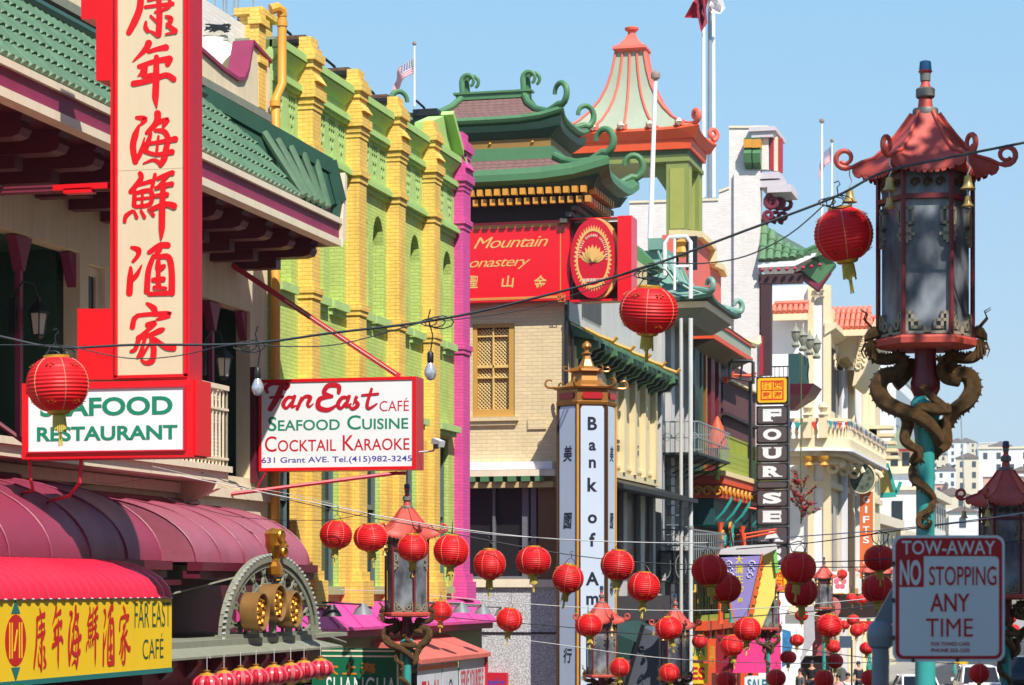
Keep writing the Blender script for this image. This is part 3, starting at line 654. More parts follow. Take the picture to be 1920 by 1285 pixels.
# ================================================================ the white cafe sign with its struts
FY = 39.9
fe = thing('cafe_sign', 'white cafe sign framed in red, on struts before the yellow and green building', 'sign', (xy(637, FY), FY, zy(637, 884, FY)))
def FP(a, b): return (xy(a, FY), zy(a, b, FY))
f0, f1 = FP(486, 884), FP(781, 706)
ob('box_body', MB().box(f0[0], f1[0], FY, FY + .45, f0[1], f1[1]), P('cafe_red', (190, 14, 36), .4, .06, 1, dirt=.1), fe)
g0, g1 = FP(491, 878), FP(774, 712)
ob('panel', MB().box(g0[0], g1[0], FY - .012, FY - .002, g0[1], g1[1]), m_white, fe)
ob('panel_frame', MB().box(f0[0], g0[0], FY - .03, FY, f0[1], f1[1]).box(g1[0], f1[0], FY - .03, FY, f0[1], f1[1]).box(g0[0], g1[0], FY - .03, FY, f0[1], g0[1]).box(g0[0], g1[0], FY - .03, FY, g1[1], f1[1]), m_red, fe)
FAR = [s3(180,922,18,174,896,26,210,874,22,292,880,26,280,905,18),s3(262,885,32,232,955,34,196,1015,28),s3(196,952,14,264,946,20),
 s3(325,952,16,292,952,20,268,988,24,285,1010,16,312,980,16),s3(330,945,20,314,1000,20,338,995,8),s3(352,985,8,372,948,18,345,1012,20),s3(358,985,12,385,948,18,416,950,24,402,985,20,410,1002,12,432,985,6)]
EAST = [s3(572,922,22,570,888,26,515,886,26,492,925,26,535,944,18),s3(535,944,18,470,958,26,462,1004,30,515,1018,24,570,985,8),
 s3(624,952,16,591,952,20,567,988,24,584,1010,16,611,980,16),s3(629,945,20,613,1000,20,640,985,8),s3(650,990,6,672,945,18,662,965,16,678,990,22,650,1012,18,632,1000,12),s3(752,905,16,728,985,20,738,1010,16,782,984,7),s3(700,938,12,788,930,13)]
mb = MB(); strokes(mb, FAR + EAST, lambda x, y: (xy(440 + x / 2.92, FY), FY - .014, zy(440 + x / 2.92, 420 + y / 2.92, FY)), (0, -1, 0), .0008)
U = dict(o=(0, FY - .014, 0), ua=(1, 0, 0), ub=(0, 0, 1), un=(0, 0, 0))
def fl(mb, s, x0, y0, x1, y1, **k): a, b = FP(x0, y1), FP(x1, y0); letters(mb, s, (a[0], a[1], b[0], b[1]), **U, **k)
fl(mb, 'CAFÉ', 712, 746, 767, 772); fl(mb, 'Cocktail Karaoke', 497, 814, 768, 848, small=True, bold=.006)
ob('red_lettering', mb, m_red_ink, fe)
mb = MB(); fl(mb, 'Seafood Cuisine', 503, 777, 766, 809, small=True, bold=.012); ob('green_lettering', mb, m_grn_ink, fe)
mb = MB(); fl(mb, '631 Grant AVE. Tel.(415)982-3245', 491, 854, 773, 872, bold=.012); ob('blue_lettering', mb, m_blue_ink, fe)
ss = thing('sign_strut', 'red perforated steel strut slanting down to the top of the cafe sign', 'strut', pxx(435, 497, -15))
mb = MB().bar(Vector((-15, 38.9, zx(435, 497))), (xy(748, FY), FY + .05, zy(748, 706, FY)), .06, .09); ob('strut_bar', mb, m_redside, ss)
mb = MB(); A0 = Vector((-15, 38.9, zx(435, 497))); A1 = Vector((xy(748, FY), FY + .05, zy(748, 706, FY)))
for i in range(30, 92): p = A0.lerp(A1, i / 93); mb.box(p.x - .012, p.x + .012, p.y - .05, p.y - .03, p.z + .0, p.z + .022)
ob('bolt_holes', mb, m_creamtrim, ss)
ss = thing('sign_strut', 'red rod bracing the cafe sign from below', 'strut', pxx(422, 928, -15))
ob('strut_bar', MB().tube([pxx(422, 928, -15), pq(745, 887, FY + .1)], .035, 7).tube([pxx(478, 938, -15), pq(487, 905, FY), pq(500, 885, FY)], .02, 6).box(xy(740, FY), xy(758, FY), FY + .05, FY + .2, zy(750, 890, FY), zy(750, 884, FY)), m_redside, ss)
ob('sign_post', MB().box(-15.0, -14.9, FY - .1, FY + .1, zx(475, 905), zx(475, 690)), m_maroon, ss)
def bulb(px_, py_, Y, label):
    p = pq(px_, py_, Y); t = thing('light_bulb', label, 'bulb', p)
    ob('glass_bulb', MB().lathe([(.004, -.075), (.03, -.065), (.05, -.03), (.052, .0), (.04, .035), (.024, .07)], 14, p), P('bulb_silver', (200, 204, 208), .12, .05, 2, metal=.5), t)
    ob('socket', MB().lathe([(.024, .07), (.028, .08), (.028, .15), (.014, .17)], 10, p).tube([p + Vector((0, 0, .16)), p + Vector((.02, 0, .3)), p + Vector((-.02, 0, .45)), p + Vector((0, 0, .52))], .006, 5), m_black, t)
bulb(807, 697, 18.8, 'silver light bulb dangling from the cable right of the cafe sign')
bulb(483, 726, 18.8, 'silver light bulb dangling at the left edge of the cafe sign')
cm = thing('security_camera', 'small white security camera on an arm at the right edge of the cafe sign', 'camera', pq(820, 830, FY))
p = pq(820, 832, FY); ob('housing', MB().bar(p + Vector((-.06, 0, .05)), p + Vector((.12, -.12, -.02)), .13, .11), m_wirel, cm)
ob('arm', MB().tube([pq(786, 848, FY + .1), pq(812, 846, FY + .1), p], .018, 6), m_wirel, cm); ob('lens', MB().box(p.x - .02, p.x + .06, p.y - .2, p.y - .1, p.z - .1, p.z - .02), m_black, cm)
# ================================================================ yellow and green brick building
D = thing('brick_building', 'yellow and green painted brick building with stepped pilaster caps', 'building', (-15, 47, gz(47)))
DX = -15.0; PYS = [42.4, 45.3, 48.05, 50.75]; PW = .47; PP = .28; DY0, DY1 = 40.95, 54.4
bays = [(DY0, PYS[0])] + [(a + PW, b) for a, b in zip(PYS, PYS[1:] + [53.35])]
holes = []; low = []
def archhole(y0, y1, z0, z1, n=6):
    r = (y1 - y0) / 2; c = (y0 + y1) / 2; h = r * 1.5
    return [(y0, z0), (y1, z0), (y1, z1 - h)] + [(c + r * math.cos(PI * i / n), z1 - h + h * math.sin(PI * i / n)) for i in range(1, n)] + [(y0, z1 - h)]
for (a, b) in bays:
    w = b - a
    if w > 1.9:
        holes += [archhole(a + w * .10, a + w * .43, 5.7, 7.85), archhole(a + w * .57, a + w * .90, 5.7, 7.85)]
        low.append((a + w * .22, a + w * .78))
    else: holes += [archhole(a + w * .2, a + w * .7, 5.7, 7.85)]; low.append((a + w * .2, a + w * .8))
lh = [[(a, .0), (b, .0), (b, 3.45), (a, 3.45)] for a, b in low]
fh = []
for (a, b) in bays:
    n = int((b - a - .2) / .52)
    for i in range(n):
        c = a + (b - a) * (i + .5) / n
        for (dy, z) in ((-.13, 9.22), (.0, 9.22), (.13, 9.22), (-.13, 9.03), (.0, 9.03), (.13, 9.03), (-.07, 8.84), (.07, 8.84), (.0, 8.66)):
            fh.append([(c + dy - .045, z - .075), (c + dy + .045, z - .075), (c + dy + .055, z + .05), (c + dy, z + .085), (c + dy - .055, z + .05)])
ob('wall', MB().slab([(DY0, 8.3), (DY1, 8.3), (DY1, 9.9), (DY0, 9.9)], fh, (DX, 0, 0), (0, 1, 0), (0, 0, 1), (-.16, 0, 0)).box(DX - .5, DX - .4, DY0, DY1, 8.3, 9.9), m_gs, D)
ob('brick_wall', MB().slab([(DY0, 3.5), (DY1, 3.5), (DY1, 8.298), (DY0, 8.298)], holes, (DX, 0, 0), (0, 1, 0), (0, 0, 1), (-.42, 0, 0)).slab([(DY0, -5), (DY1, -5), (DY1, 3.498), (DY0, 3.498)], lh, (DX, 0, 0), (0, 1, 0), (0, 0, 1), (-.22, 0, 0)), m_gb, D)
ob('building_core', MB().box(-26, DX - .5, DY0, DY1, -5, 9.7), m_gs, D)
for h_ in holes:
    y0 = min(p[0] for p in h_); y1 = max(p[0] for p in h_)
    ww = ob('window', MB().box(DX - .48, DX - .43, y0 - .02, y1 + .02, 5.66, 7.9), m_glass2, D)
    ob('sill', MB().box(DX - .4, DX + .14, y0 - .08, y1 + .08, 5.52, 5.68).box(DX - .3, DX + .07, y0 - .04, y1 + .04, 5.4, 5.52), m_gs, ww)
for (a, b) in low:
    ww = ob('window', MB().box(DX - .2, DX - .17, a, b, 0, 3.45), m_glass, D)
    ob('frame', MB().box(DX - .168, DX - .1, a, a + .09, 0, 3.45).box(DX - .168, DX - .1, b - .09, b, 0, 3.45).box(DX - .168, DX - .1, a + .09, b - .09, 3.3, 3.45).box(DX - .168, DX - .1, a + .09, b - .09, 1.62, 1.72).box(DX - .168, DX - .1, a + .09, b - .09, .0, .1), m_teal, ww)
    ob('sill', MB().box(DX - .2, DX + .12, a - .15, b + .15, -.16, -.002), P('stone_sill', (176, 178, 130), .8, .1, 2, dirt=.3), ww)
    ob('hood', MB().box(DX, DX + .16, a - .15, b + .15, 3.5, 3.6).box(DX, DX + .26, a - .2, b + .2, 3.6, 3.74), m_gs, ww)
# band courses between pilasters
for (a, b) in bays:
    if b < a: continue
    mb = MB().box(DX - .05, DX + .2, a, b, 9.98, 10.12); mb.prism([(DX, a, 9.74), (DX + .17, a, 9.96), (DX, a, 9.96)], (0, b - a, 0)); mb.box(DX - .4, DX, a, b, 9.9, 10.12)
    mb.box(DX, DX + .12, a, b, 9.42, 9.54).box(DX, DX + .07, a, b, 9.36, 9.42).box(DX, DX + .1, a, b, 8.42, 8.5).box(DX, DX + .16, a, b, 8.32, 8.42).box(DX, DX + .06, a, b, 8.22, 8.32)
    ob('cornice', mb, P('pale_green_trim', (172, 208, 122), .7, .08, 2, dirt=.2), D)
def pilaster(y0, w, mat, par, top=0., x1=DX + PP, zb=-.4):
    mb = MB()
    for z0, z1, e in ((-.4, .12, .12), (.12, .3, .06), (.3, 5.5, .0), (5.5, 5.6, .05), (5.6, 5.72, .09), (5.72, 8.2, 0), (8.2, 8.32, .04), (8.32, 8.44, .1), (8.44, 9.1, .02), (9.1, 9.2, .05), (9.2, 9.32, .09), (9.32, 9.5, .16), (9.5, 9.62, .1), (9.62, 9.9, .0), (9.9, 10.04, .05), (10.04, 10.2, .13), (10.2, 10.3, .05), (10.3, 10.5, -.06)):
        if z0 < 0: z0 = zb
        e *= .6 if z0 > 5 else 1
        mb.box(DX, x1 + e, y0 - e, y0 + w + e, z0 + (top if z0 > 6 else 0), z1 + (top if z1 > 6 else 0))
    mb.prism([(DX, y0 - .03, 9.63 + top), (x1 + .13, y0 - .03, 9.63 + top), (x1 + .02, y0 - .03, 9.8 + top), (DX, y0 - .03, 9.8 + top)], (0, w + .06, 0))
    return ob('pilaster', mb, mat, par)
for y in PYS: pilaster(y, PW, m_yb, D)
for (a, b) in zip(PYS, low[1:] + [low[-1]]):
    ob('lower_pier', MB().box(DX, DX + .16, a + PW, min(a + PW + .42, b[0] - .05), -.4, 3.3), m_yb, D)
for (a, b) in ((PYS[0] - .5, PYS[0]), (PYS[1] - .45, PYS[1]), (PYS[2] - .45, PYS[2]), (PYS[3] - .45, PYS[3])):
    ob('lower_pier', MB().box(DX, DX + .14, a, b, -.4, 3.3), m_yb, D)
ob('end_pier', MB().box(DX - .12, DX + .06, 40.1, 40.45, 8.7, 10.5).box(DX - .14, DX + .12, 40.05, 40.5, 10.2, 10.33).box(DX - .14, DX + .1, 40.06, 40.48, 9.5, 9.62), m_yb, D)
# small gable at the north end of the parapet
ob('gable', MB().slab([(51.4, 9.9), (53.7, 9.9), (53.7, 9.95), (52.5, 10.95), (51.4, 10.6)], [], (DX + .02, 0, 0), (0, 1, 0), (0, 0, 1), (-.4, 0, 0)).bar((DX + .1, 52.45, 11.0), (DX + .1, 53.85, 9.85), .3, .12), P('pale_green_trim', (172, 208, 122)), D)
# chimneys with bent flues
for i, (px_, y0) in enumerate(((553, 42.9), (635, 45.6), (708, 48.4), (802, 52.0))):
    y = yx(px_, -15.8); zt_c = zx(px_, (72, 132, 182, 208)[i], -15.8)
    c = thing('chimney', ['soot-dark chimney behind the first yellow pilaster cap', 'soot-dark chimney behind the second yellow pilaster cap', 'soot-dark chimney behind the third yellow pilaster cap', 'black chimney beside the small green gable'][i], 'chimney', (-15.8, y, 9.7))
    ob('stack', MB().box(-16.1, -15.5, y - .25, y + .35, 9.7, zt_c), P('chimney_brick', (116, 84, 66), .85, .25, 3, brick=(.2, .07, .008, .5), dirt=.6) if i < 3 else m_black, c)
    ob('cap', MB().box(-16.16, -15.44, y - .3, y + .4, zt_c - .17, zt_c - .09), m_black, c)
    ob('flue', MB().tube([(-15.9, y + .1, zt_c - .05), (-15.9, y + .1, zt_c + .05), (-15.9, y, zt_c + .09), (-15.9, y - .6, zt_c + .12)], .03, 7), m_black, c)
# big pipe in two runs with a jog
t = thing('downpipe', 'thick orange-yellow downpipe on the corner between the cream and yellow buildings', 'pipe', (-14.8, 41.4, 0))
ob('pipe_run', MB().tube([(-14.75, yx(529, -14.75), zx(529, 28, -14.75)), (-14.75, yx(529, -14.75), zx(529, 158, -14.75)), (-14.8, yx(517, -14.8), zx(517, 185, -14.8)), (-14.8, yx(516, -14.8), -4.5)], .085, 12), m_org, t)
ob('hood', MB().tube([(-14.75, yx(529, -14.75), zx(529, 30, -14.75)), (-14.75, yx(529, -14.75) - .02, zx(529, 22, -14.75)), (-14.8, yx(529, -14.75) - .12, zx(529, 17, -14.75)), (-14.9, yx(529, -14.75) - .2, zx(529, 22, -14.75))], .1, 10), m_org, t)
ob('collar', MB().lathe([(.1, -.05), (.1, .05)], 12, (-14.75, yx(529, -14.75), zx(529, 45, -14.75))).lathe([(.1, -.05), (.1, .05)], 12, (-14.8, yx(516, -14.8), zx(516, 195, -14.8))), m_org, t)
# ground floor below: pink fascia, olive frieze
mb = MB(); y0_, y1_ = 38.6, 54.7
mb.prism([(-15, y0_, -.3), (-14.75, y0_, -.34), (-14.3, y0_, -.8), (-14.3, y0_, -.86), (-15, y0_, -.86)], (0, y1_ - y0_, 0)); ob('pink_fascia', mb, m_pkf, D)
for q in range(11): ob('fascia_joint', MB().bar((-14.74, 40 + q * 1.4, -.335), (-14.29, 40 + q * 1.4, -.795), .03, .03, up=(0, 1, 0)), m_pkf, D)
ob('fascia_drip', MB().box(-15, -14.4, y0_, y1_, -1.0, -.862), P('crimson_drip', (150, 20, 76), .6), D)
ob('olive_frieze', MB().box(-15, -14.62, y0_, y1_ - .2, -1.75, -1.002), m_olive, D)
ob('frieze_ledge', MB().box(-15, -14.45, 46.5, y1_ - .2, -1.86, -1.752), P('pale_green_trim', (172, 208, 122)), D)
ob('shop_front', MB().box(-15.0, -14.75, y0_, y1_ - .2, -6.2, -1.862), m_dwall, D)
pk = thing('pink_pilaster', 'bright pink painted brick pilaster at the corner of the green building', 'pilaster', (-14.7, 53.5, -.4))
pilaster(53.4, .6, m_pk, pk, .25, DX + .22, -.3)
for o_ in KIDS[pk.name]: o_.name = 'shaft'
ob('side_wall', MB().box(-26, -15.0, 54.41, 54.5, -6.2, 9.9), m_pk, pk)
for i, (px_, py_, dark) in enumerate(((622, 1146, 1), (680, 1143, 0), (865, 1140, 0), (905, 1143, 0), (942, 1147, 0))):
    X_ = -14.0 if i < 2 else -13.4
    p = pxx(px_, py_, X_)
    t = thing('floodlight', ['black floodlight on an arm above the pink fascia, nearest the trellis arch', 'grey floodlight above the pink fascia, left of the street lamp', 'grey floodlight right of the street lamp, at the pink pilaster', 'grey floodlight on an arm just right of the pink pilaster', 'grey floodlight standing out farthest toward the granite wall'][i], 'floodlight', p)
    ob('shade', MB().lathe([(.2, -.1), (.16, -.02), (.08, .08), (.06, .12)], 12, p), m_black if dark else P('flood_grey', (116, 122, 128), .5, .1, 3), t)
    ob('arm', MB().tube([(-14.9, p.y - .9, p.z + .16), (p.x, p.y - .1, p.z + .1)], .02, 6), m_black, t)

# white painted block and rails behind the cream parapet
t = thing('rooftop_block', 'white painted brick block with railings on the roof at upper left', 'rooftop block', (-18, 43, 9.7))
p0 = pxx(383, 50, -16.2); p1 = pxx(508, 30, -16.2)
ob('wall', MB().box(-21, -16.2, yx(330, -16.2), yx(500, -16.2), 8.3, zx(450, 42, -16.2)), m_whbrick, t)
ob('corner_pier', MB().box(-16.3, -15.9, yx(478, -16), yx(502, -16), 8.5, zx(490, 22, -16)).box(-16.4, -15.8, yx(474, -16), yx(508, -16), zx(490, 36, -16), zx(490, 24, -16)), m_yb, t)
ob('vent_hood', MB().tube([pxx(400, 75, -15.9), pxx(400, 95, -15.9), pxx(430, 120, -15.6)], .3, 12), m_white, t)
mb = MB()
for px_ in (388, 402, 418, 424, 438, 446, 474): mb.tube([pxx(px_, 60, -16.4), pxx(px_, -60, -16.4)], .022, 5)
for py_ in (32, 42): mb.tube([pxx(383, py_, -16.4), pxx(478, py_ - 5, -16.4)], .016, 5)
ob('railing', mb, P('galvanised', (170, 172, 174), .4, .1, 3, metal=.4), t)
mb = MB()
for j in range(7):
    q = [pxx(384 + rnd.uniform(0, 50), 45 + rnd.uniform(0, 16), -16.1) for _ in range(4)]; mb.tube(q, .015, 5)
ob('cable_tangle', mb, m_black, t)
t = thing('roof_hatch', 'grey flat metal shelf beside the downpipe on the roof', 'shelf', pxx(490, 85, -15.3))
ob('plate', MB().box(-15.9, -15.1, yx(478, -15.5), yx(512, -15.5), zx(490, 88, -15.5), zx(490, 78, -15.5)), m_grayst, t)

# ================================================================ shop signs under the pink fascia
t = thing('green_shop_sign', 'dark green shop sign with gold characters below the pink fascia', 'sign', pq(680, 1285, 41))
Yq = 41.0; a = (xy(585, Yq), zy(585, 1330, Yq)); b = (xy(750, Yq), zy(750, 1216, Yq))
ob('board', MB().box(a[0], b[0], Yq, Yq + .15, a[1], b[1]), P('shop_green', (10, 104, 70), .5, .08, 1), t)
mb = MB()
for py_ in (1219, 1229): mb.box(a[0] + .05, b[0] - .05, Yq - .008, Yq - .001, zy(650, py_ + 3, Yq), zy(650, py_, Yq))
mb.box(b[0] - .06, b[0] - .03, Yq - .008, Yq - .001, a[1], b[1] - .14)
ob('pinstripe', mb, m_creamtrim, t)
mb = MB(); U = dict(o=(0, Yq - .006, 0), ua=(1, 0, 0), ub=(0, 0, 1), un=(0, 0, 0))
letters(mb, '大上海', (xy(607, Yq), zy(607, 1266, Yq), xy(704, Yq), zy(704, 1242, Yq)), **U, bold=.03, spacing=1.5); ob('gold_characters', mb, P('sign_gold', (206, 130, 44), .5, .06), t)
mb = MB(); letters(mb, 'SHANGHAI', (xy(612, Yq), zy(607, 1312, Yq), xy(748, Yq), zy(704, 1270, Yq)), **U, bold=-.002); ob('white_lettering', mb, m_white, t)
t = thing('vinyl_banner', 'white vinyl banners with red letters under a salmon awning', 'banner', pxx(840, 1270, -13.7))
BXx = -13.7
def bz(px_, py_): return (yx(px_, BXx), zx(px_, py_, BXx))
for (x0, x1, nm) in ((784, 828, 'sheet'), (830, 859, 'sheet'), (862, 909, 'sheet')):
    a, b = bz(x0, 1330), bz(x1, 1226)
    ob('sheet', MB().box(BXx - .02, BXx, a[0], b[0], -4.5, zx(845, 1234, BXx)), P('vinyl', (206, 210, 218), .4, .06, 1.5, wave=((2, .6, 2), .12)), t)
z0 = zx(845, 1234, BXx)
mb = MB(); U = dict(o=(BXx + .003, 0, 0), ua=(0, 1, 0), ub=(0, 0, 1), un=(0, 0, 0))
letters(mb, 'ZA AL', (yx(790, BXx), z0 - 1.0, yx(826, BXx), z0 - .42), **U, bold=.03); letters(mb, 'SERVE YOURSELF', (yx(864, BXx), z0 - .75, yx(906, BXx), z0 - .3), **U, bold=.02)
letters(mb, 'SALE', (yx(874, BXx), z0 - 1.4, yx(906, BXx), z0 - .95), **U, bold=.03)
ob('red_lettering', mb, m_red_ink, t)
ob('orange_stripe', MB().box(BXx + .001, BXx + .006, yx(784, BXx), yx(858, BXx), z0 - .2, z0 - .1), P('orange_stripe', (226, 98, 30), .5), t)
mb = MB(); cyq = yx(845, BXx)
mb.slab(ell(cyq, z0 - .75, .16, .3), [ell(cyq, z0 - .75, .12, .24)], (BXx, 0, 0), (0, 1, 0), (0, 0, 1), (.005, 0, 0))
letters(mb, '食', (cyq - .09, z0 - .95, cyq + .09, z0 - .6), **U, bold=.02); ob('black_print', mb, m_black, t)
t = thing('salmon_awning', 'faded salmon awning sloping above the white vinyl banners', 'awning', pxx(845, 1225, -14))
ob('canopy', MB().prism([(-14.75, yx(780, BXx), z0 + .5), (BXx + .12, yx(780, BXx), z0 + .04), (BXx + .12, yx(780, BXx), z0 - .05), (-14.75, yx(780, BXx), z0 + .35)], (0, yx(911, BXx) - yx(780, BXx), 0)), P('salmon_canvas', (206, 104, 92), .6, .12, 1.2, dirt=.2), t)
mb = MB()
ob('awning_post', MB().box(BXx, BXx + .05, yx(909, BXx), yx(911, BXx), -5, z0), m_redside, t)

# ================================================================ curved-roof monastery building on the corner
m_cb = P('cream_brick', (226, 204, 158), .75, .06, 1.2, brick=(.3, .105, .01, .86), dirt=.14, bump=.2)
m_mg = P('pagoda_green', (78, 124, 82), .5, .12, 1.2, dirt=.2)
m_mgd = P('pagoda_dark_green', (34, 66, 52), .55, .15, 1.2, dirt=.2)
m_shin = P('brown_shingle', (128, 94, 88), .85, .15, 2, brick=(.22, .11, .014, .6), dirt=.2)
m_gol = P('ochre_gold', (214, 150, 52), .5, .12, 2, dirt=.15)
m_dkb = P('dark_brown_wood', (46, 26, 26), .6, .2, 2)
m_gran = P('speckled_granite', (150, 148, 148), .7, .1, 1)
# granite speckle
g_n, g_l = m_gran.node_tree.nodes, m_gran.node_tree.links
vz = g_n.new('ShaderNodeTexNoise'); vz.inputs['Scale'].default_value = 30; vz.inputs['Detail'].default_value = 3; gg = g_n.new('ShaderNodeNewGeometry'); g_l.new(gg.outputs['Position'], vz.inputs['Vector'])
cr = g_n.new('ShaderNodeValToRGB'); cr.color_ramp.elements[0].position = .42; cr.color_ramp.elements[0].color = (.3, .295, .29, 1); cr.color_ramp.elements[1].position = .58; cr.color_ramp.elements[1].color = (.66, .65, .64, 1)
g_l.new(vz.outputs['Fac'], cr.inputs[0]); g_l.new(cr.outputs[0], g_n['Principled BSDF'].inputs['Base Color'])
G = thing('corner_building', 'cream brick corner building with tiered green curved roof', 'building', (-18, 68, gz(66)))
GY, GX = 65.0, -15.0
def gp(a, b): return (xy(a, GY), zy(a, b, GY))
wa, wb = gp(886, 783), gp(965, 606); da, db = gp(860, 1086), gp(1010, 905)
gh = [[(wa[0], wa[1]), (wb[0], wa[1]), (wb[0], wb[1]), (wa[0], wb[1])], [(da[0], da[1]), (db[0], da[1]), (db[0], db[1]), (da[0], db[1])]]
zg = gp(950, 1100)[1]
ob('brick_wall', MB().slab([(-24, zg), (GX, zg), (GX, 10.9), (-24, 10.9)], gh, (0, GY, 0), (1, 0, 0), (0, 0, 1), (0, .35, 0)), m_cb, G)
ob('granite_wall', MB().box(-24, GX - .0, GY - .06, GY + .3, -8, zg - .002), m_gran, G)
ob('building_core', MB().box(-24, GX - .3, GY + .8, 78.8, -8, 10.9), m_cb, G)
ww = ob('window', MB().slab([(wa[0] + .01, wa[1]), (wb[0], wa[1]), (wb[0], wb[1]), (wa[0] + .01, wb[1])], [[(wa[0] + .12, wa[1] + .22), (wb[0] - .18, wa[1] + .22), (wb[0] - .18, wb[1] - .1), (wa[0] + .12, wb[1] - .1)]], (0, GY + .04, 0), (1, 0, 0), (0, 0, 1), (0, .2, 0)), P('ochre_frame', (196, 150, 70), .6, .1, 2, dirt=.2), G)
ob('pane', MB().box(wa[0] + .1, wb[0] - .15, GY + .215, GY + .235, wa[1] + .2, wb[1] - .08), m_glass2, ww)
mb = MB(); x0, x1, z0, z1 = wa[0] + .12, wb[0] - .18, wa[1] + .22, wb[1] - .1; nx = 9; s_ = (x1 - x0) / nx; nz = int((z1 - z0) / s_)
for i in range(-nz, nx + 1):
    for sg in (1, -1):
        pts = []
        ax_ = x0 + i * s_ if sg > 0 else x1 - i * s_
        t0 = max(0, -i) * s_; t1 = min(nz, nx - i) * s_
        if t1 > t0: mb.bar((ax_ + sg * t0, GY + .19 + .008 * sg, z0 + t0), (ax_ + sg * t1, GY + .19 + .008 * sg, z0 + t1), .03, .012, up=(0, 1, 0))
ob('lattice', mb, P('lattice_cream', (226, 196, 130), .6, .1, 2), ww)
mb = MB(); mz = (wa[1] + wb[1]) / 2 + .12
mb.box(x0, x1, GY + .08, GY + .18, mz - .04, mz + .04).box((x0 + x1) / 2 - .02, (x0 + x1) / 2 + .02, GY + .08, GY + .18, z0, z1).box(x0, x1, GY + .1, GY + .18, z0 + .9, z0 + .94).box(x0, x1, GY + .1, GY + .18, mz + .85, mz + .89)
ob('sash', mb, P('sash_cream', (222, 186, 110), .6, .1, 2), ww)
ob('sill', MB().box(wa[0] - .1, wb[0] + .12, GY - .14, GY, wa[1] - .12, wa[1]).box(wa[0] - .05, wb[0] + .05, GY - .08, GY, wa[1] - .24, wa[1] - .12), m_cb, ww)
zc = gp(950, 875)[1]
ob('white_ledge', MB().box(-22, GX - .3, GY - .3, GY, zc - .1, zc + .12), m_white, G)
mb = MB().box(-22, GX - .2, GY - .5, GY, zc - .3, zc - .12); ob('shop_eave', mb, m_creamtrim, G)
for i in range(12): ob('eave_block', MB().box(-15.75 - i * .4, -15.5 - i * .4, GY - .52, GY - .4, zc - .45, zc - .3), m_mg, G)
ob('eave_soffit', MB().box(-22, GX - .25, GY - .4, GY, zc - .62, zc - .46), P('tan_trim', (198, 172, 118), .7, .1, 2), G)
ww = ob('shop_window', MB().box(da[0], db[0], GY + .25, GY + .3, da[1], db[1]), m_black, G)
mb = MB()
for px_, w in ((925, .05), (985, .12), (1000, .1)): mb.box(xy(px_, GY) - w, xy(px_, GY) + w * .6, GY + .1, GY + .22, da[1], db[1])
mb.box(da[0], db[0], GY + .08, GY + .22, da[1], da[1] + .08); ob('frame', mb, P('alu_frame', (120, 124, 128), .4, .1, 2, metal=.3), ww)
ob('window_jamb', MB().box(db[0] + .01, GX - .02, GY - .1, GY - .002, da[1], zc - .65), P('brown_panel', (120, 84, 52), .7, .15, 1.5), G)
ob('string_ledge', MB().box(-22, GX, GY - .16, GY - .062, zg - .02, zg + .2), m_creamtrim, G)
ob('junction_box', MB().box(xy(990, GY), xy(1025, GY), GY - .05, GY, gp(1000, 805)[1], gp(1000, 785)[1]), m_cb, G)
ob('granite_band', MB().box(-24, GX, GY - .09, GY - .062, zg - 1.35, zg - 1.3), m_black, G)

def pring(cx, cy, hx, hy, z, lift=0., n=8):
    pts = []
    for (ax_, ay), (bx_, by) in (((-1, -1), (1, -1)), ((1, -1), (1, 1)), ((1, 1), (-1, 1)), ((-1, 1), (-1, -1))):
        for i in range(n):
            t = i / n; k_ = abs(2 * t - 1) ** 4
            pts.append((cx + hx * (ax_ + (bx_ - ax_) * t) * (1 + .03 * k_ * (lift > 0)), cy + hy * (ay + (by - ay) * t) * (1 + .03 * k_ * (lift > 0)), z + lift * k_))
    return pts
def hiprolls(par, cx, cy, prof, r, mat, curl=.3, which=(0, 1, 2, 3), name='hip_roll'):
    for q in which:
        sx, sy = ((-1, -1), (1, -1), (1, 1), (-1, 1))[q]
        pts = [Vector((cx + sx * hx, cy + sy * hy, z + l + r * .6)) for hx, hy, z, l in prof]
        e = pts[-1]; d = Vector((pts[-1].x - pts[-2].x, pts[-1].y - pts[-2].y, 0)).normalized(); u = Vector((0, 0, 1))
        rad = []
        cpts = []
        c = e + u * curl + d * .02
        for i in range(1, 15):
            a = -PI / 2 + i / 14 * PI * 1.5; rr_ = curl * (1 - .25 * i / 14); cpts.append(c + d * (math.cos(a) * rr_) + u * (math.sin(a) * rr_ * 1.15))
        allp = pts + cpts; rs = [r] * len(pts) + [r * (1 - .4 * i / 14) for i in range(14)]
        mb = MB().tube(allp, rs, 10); ob(name, mb, mat, par)
cx, cy = -17.4, 66.2
prof = [(.95, .1, 14.2, 0), (1.15, .45, 13.9, 0), (1.5, .9, 13.62, 0), (1.95, 1.35, 13.42, .02), (2.35, 1.62, 13.36, .22)]
ob('upper_roof', MB().loft([pring(cx, cy, *p) for p in prof], True), m_shin, G)
ob('upper_eave', MB().loft([pring(cx, cy, 2.38, 1.65, 13.37, .22), pring(cx, cy, 2.42, 1.69, 13.28, .22), pring(cx, cy, 2.38, 1.65, 13.2, .22), pring(cx, cy, 2.2, 1.5, 13.12, .18)], False), m_mg, G)
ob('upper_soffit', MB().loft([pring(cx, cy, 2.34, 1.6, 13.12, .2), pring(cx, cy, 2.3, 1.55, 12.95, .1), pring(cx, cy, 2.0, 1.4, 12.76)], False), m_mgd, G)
ob('gold_band', MB().loft([pring(cx, cy, 2.02, 1.36, 12.75), pring(cx, cy, 2.02, 1.36, 12.5)]), P('band_ochre', (150, 112, 52), .6, .1, 2), G)
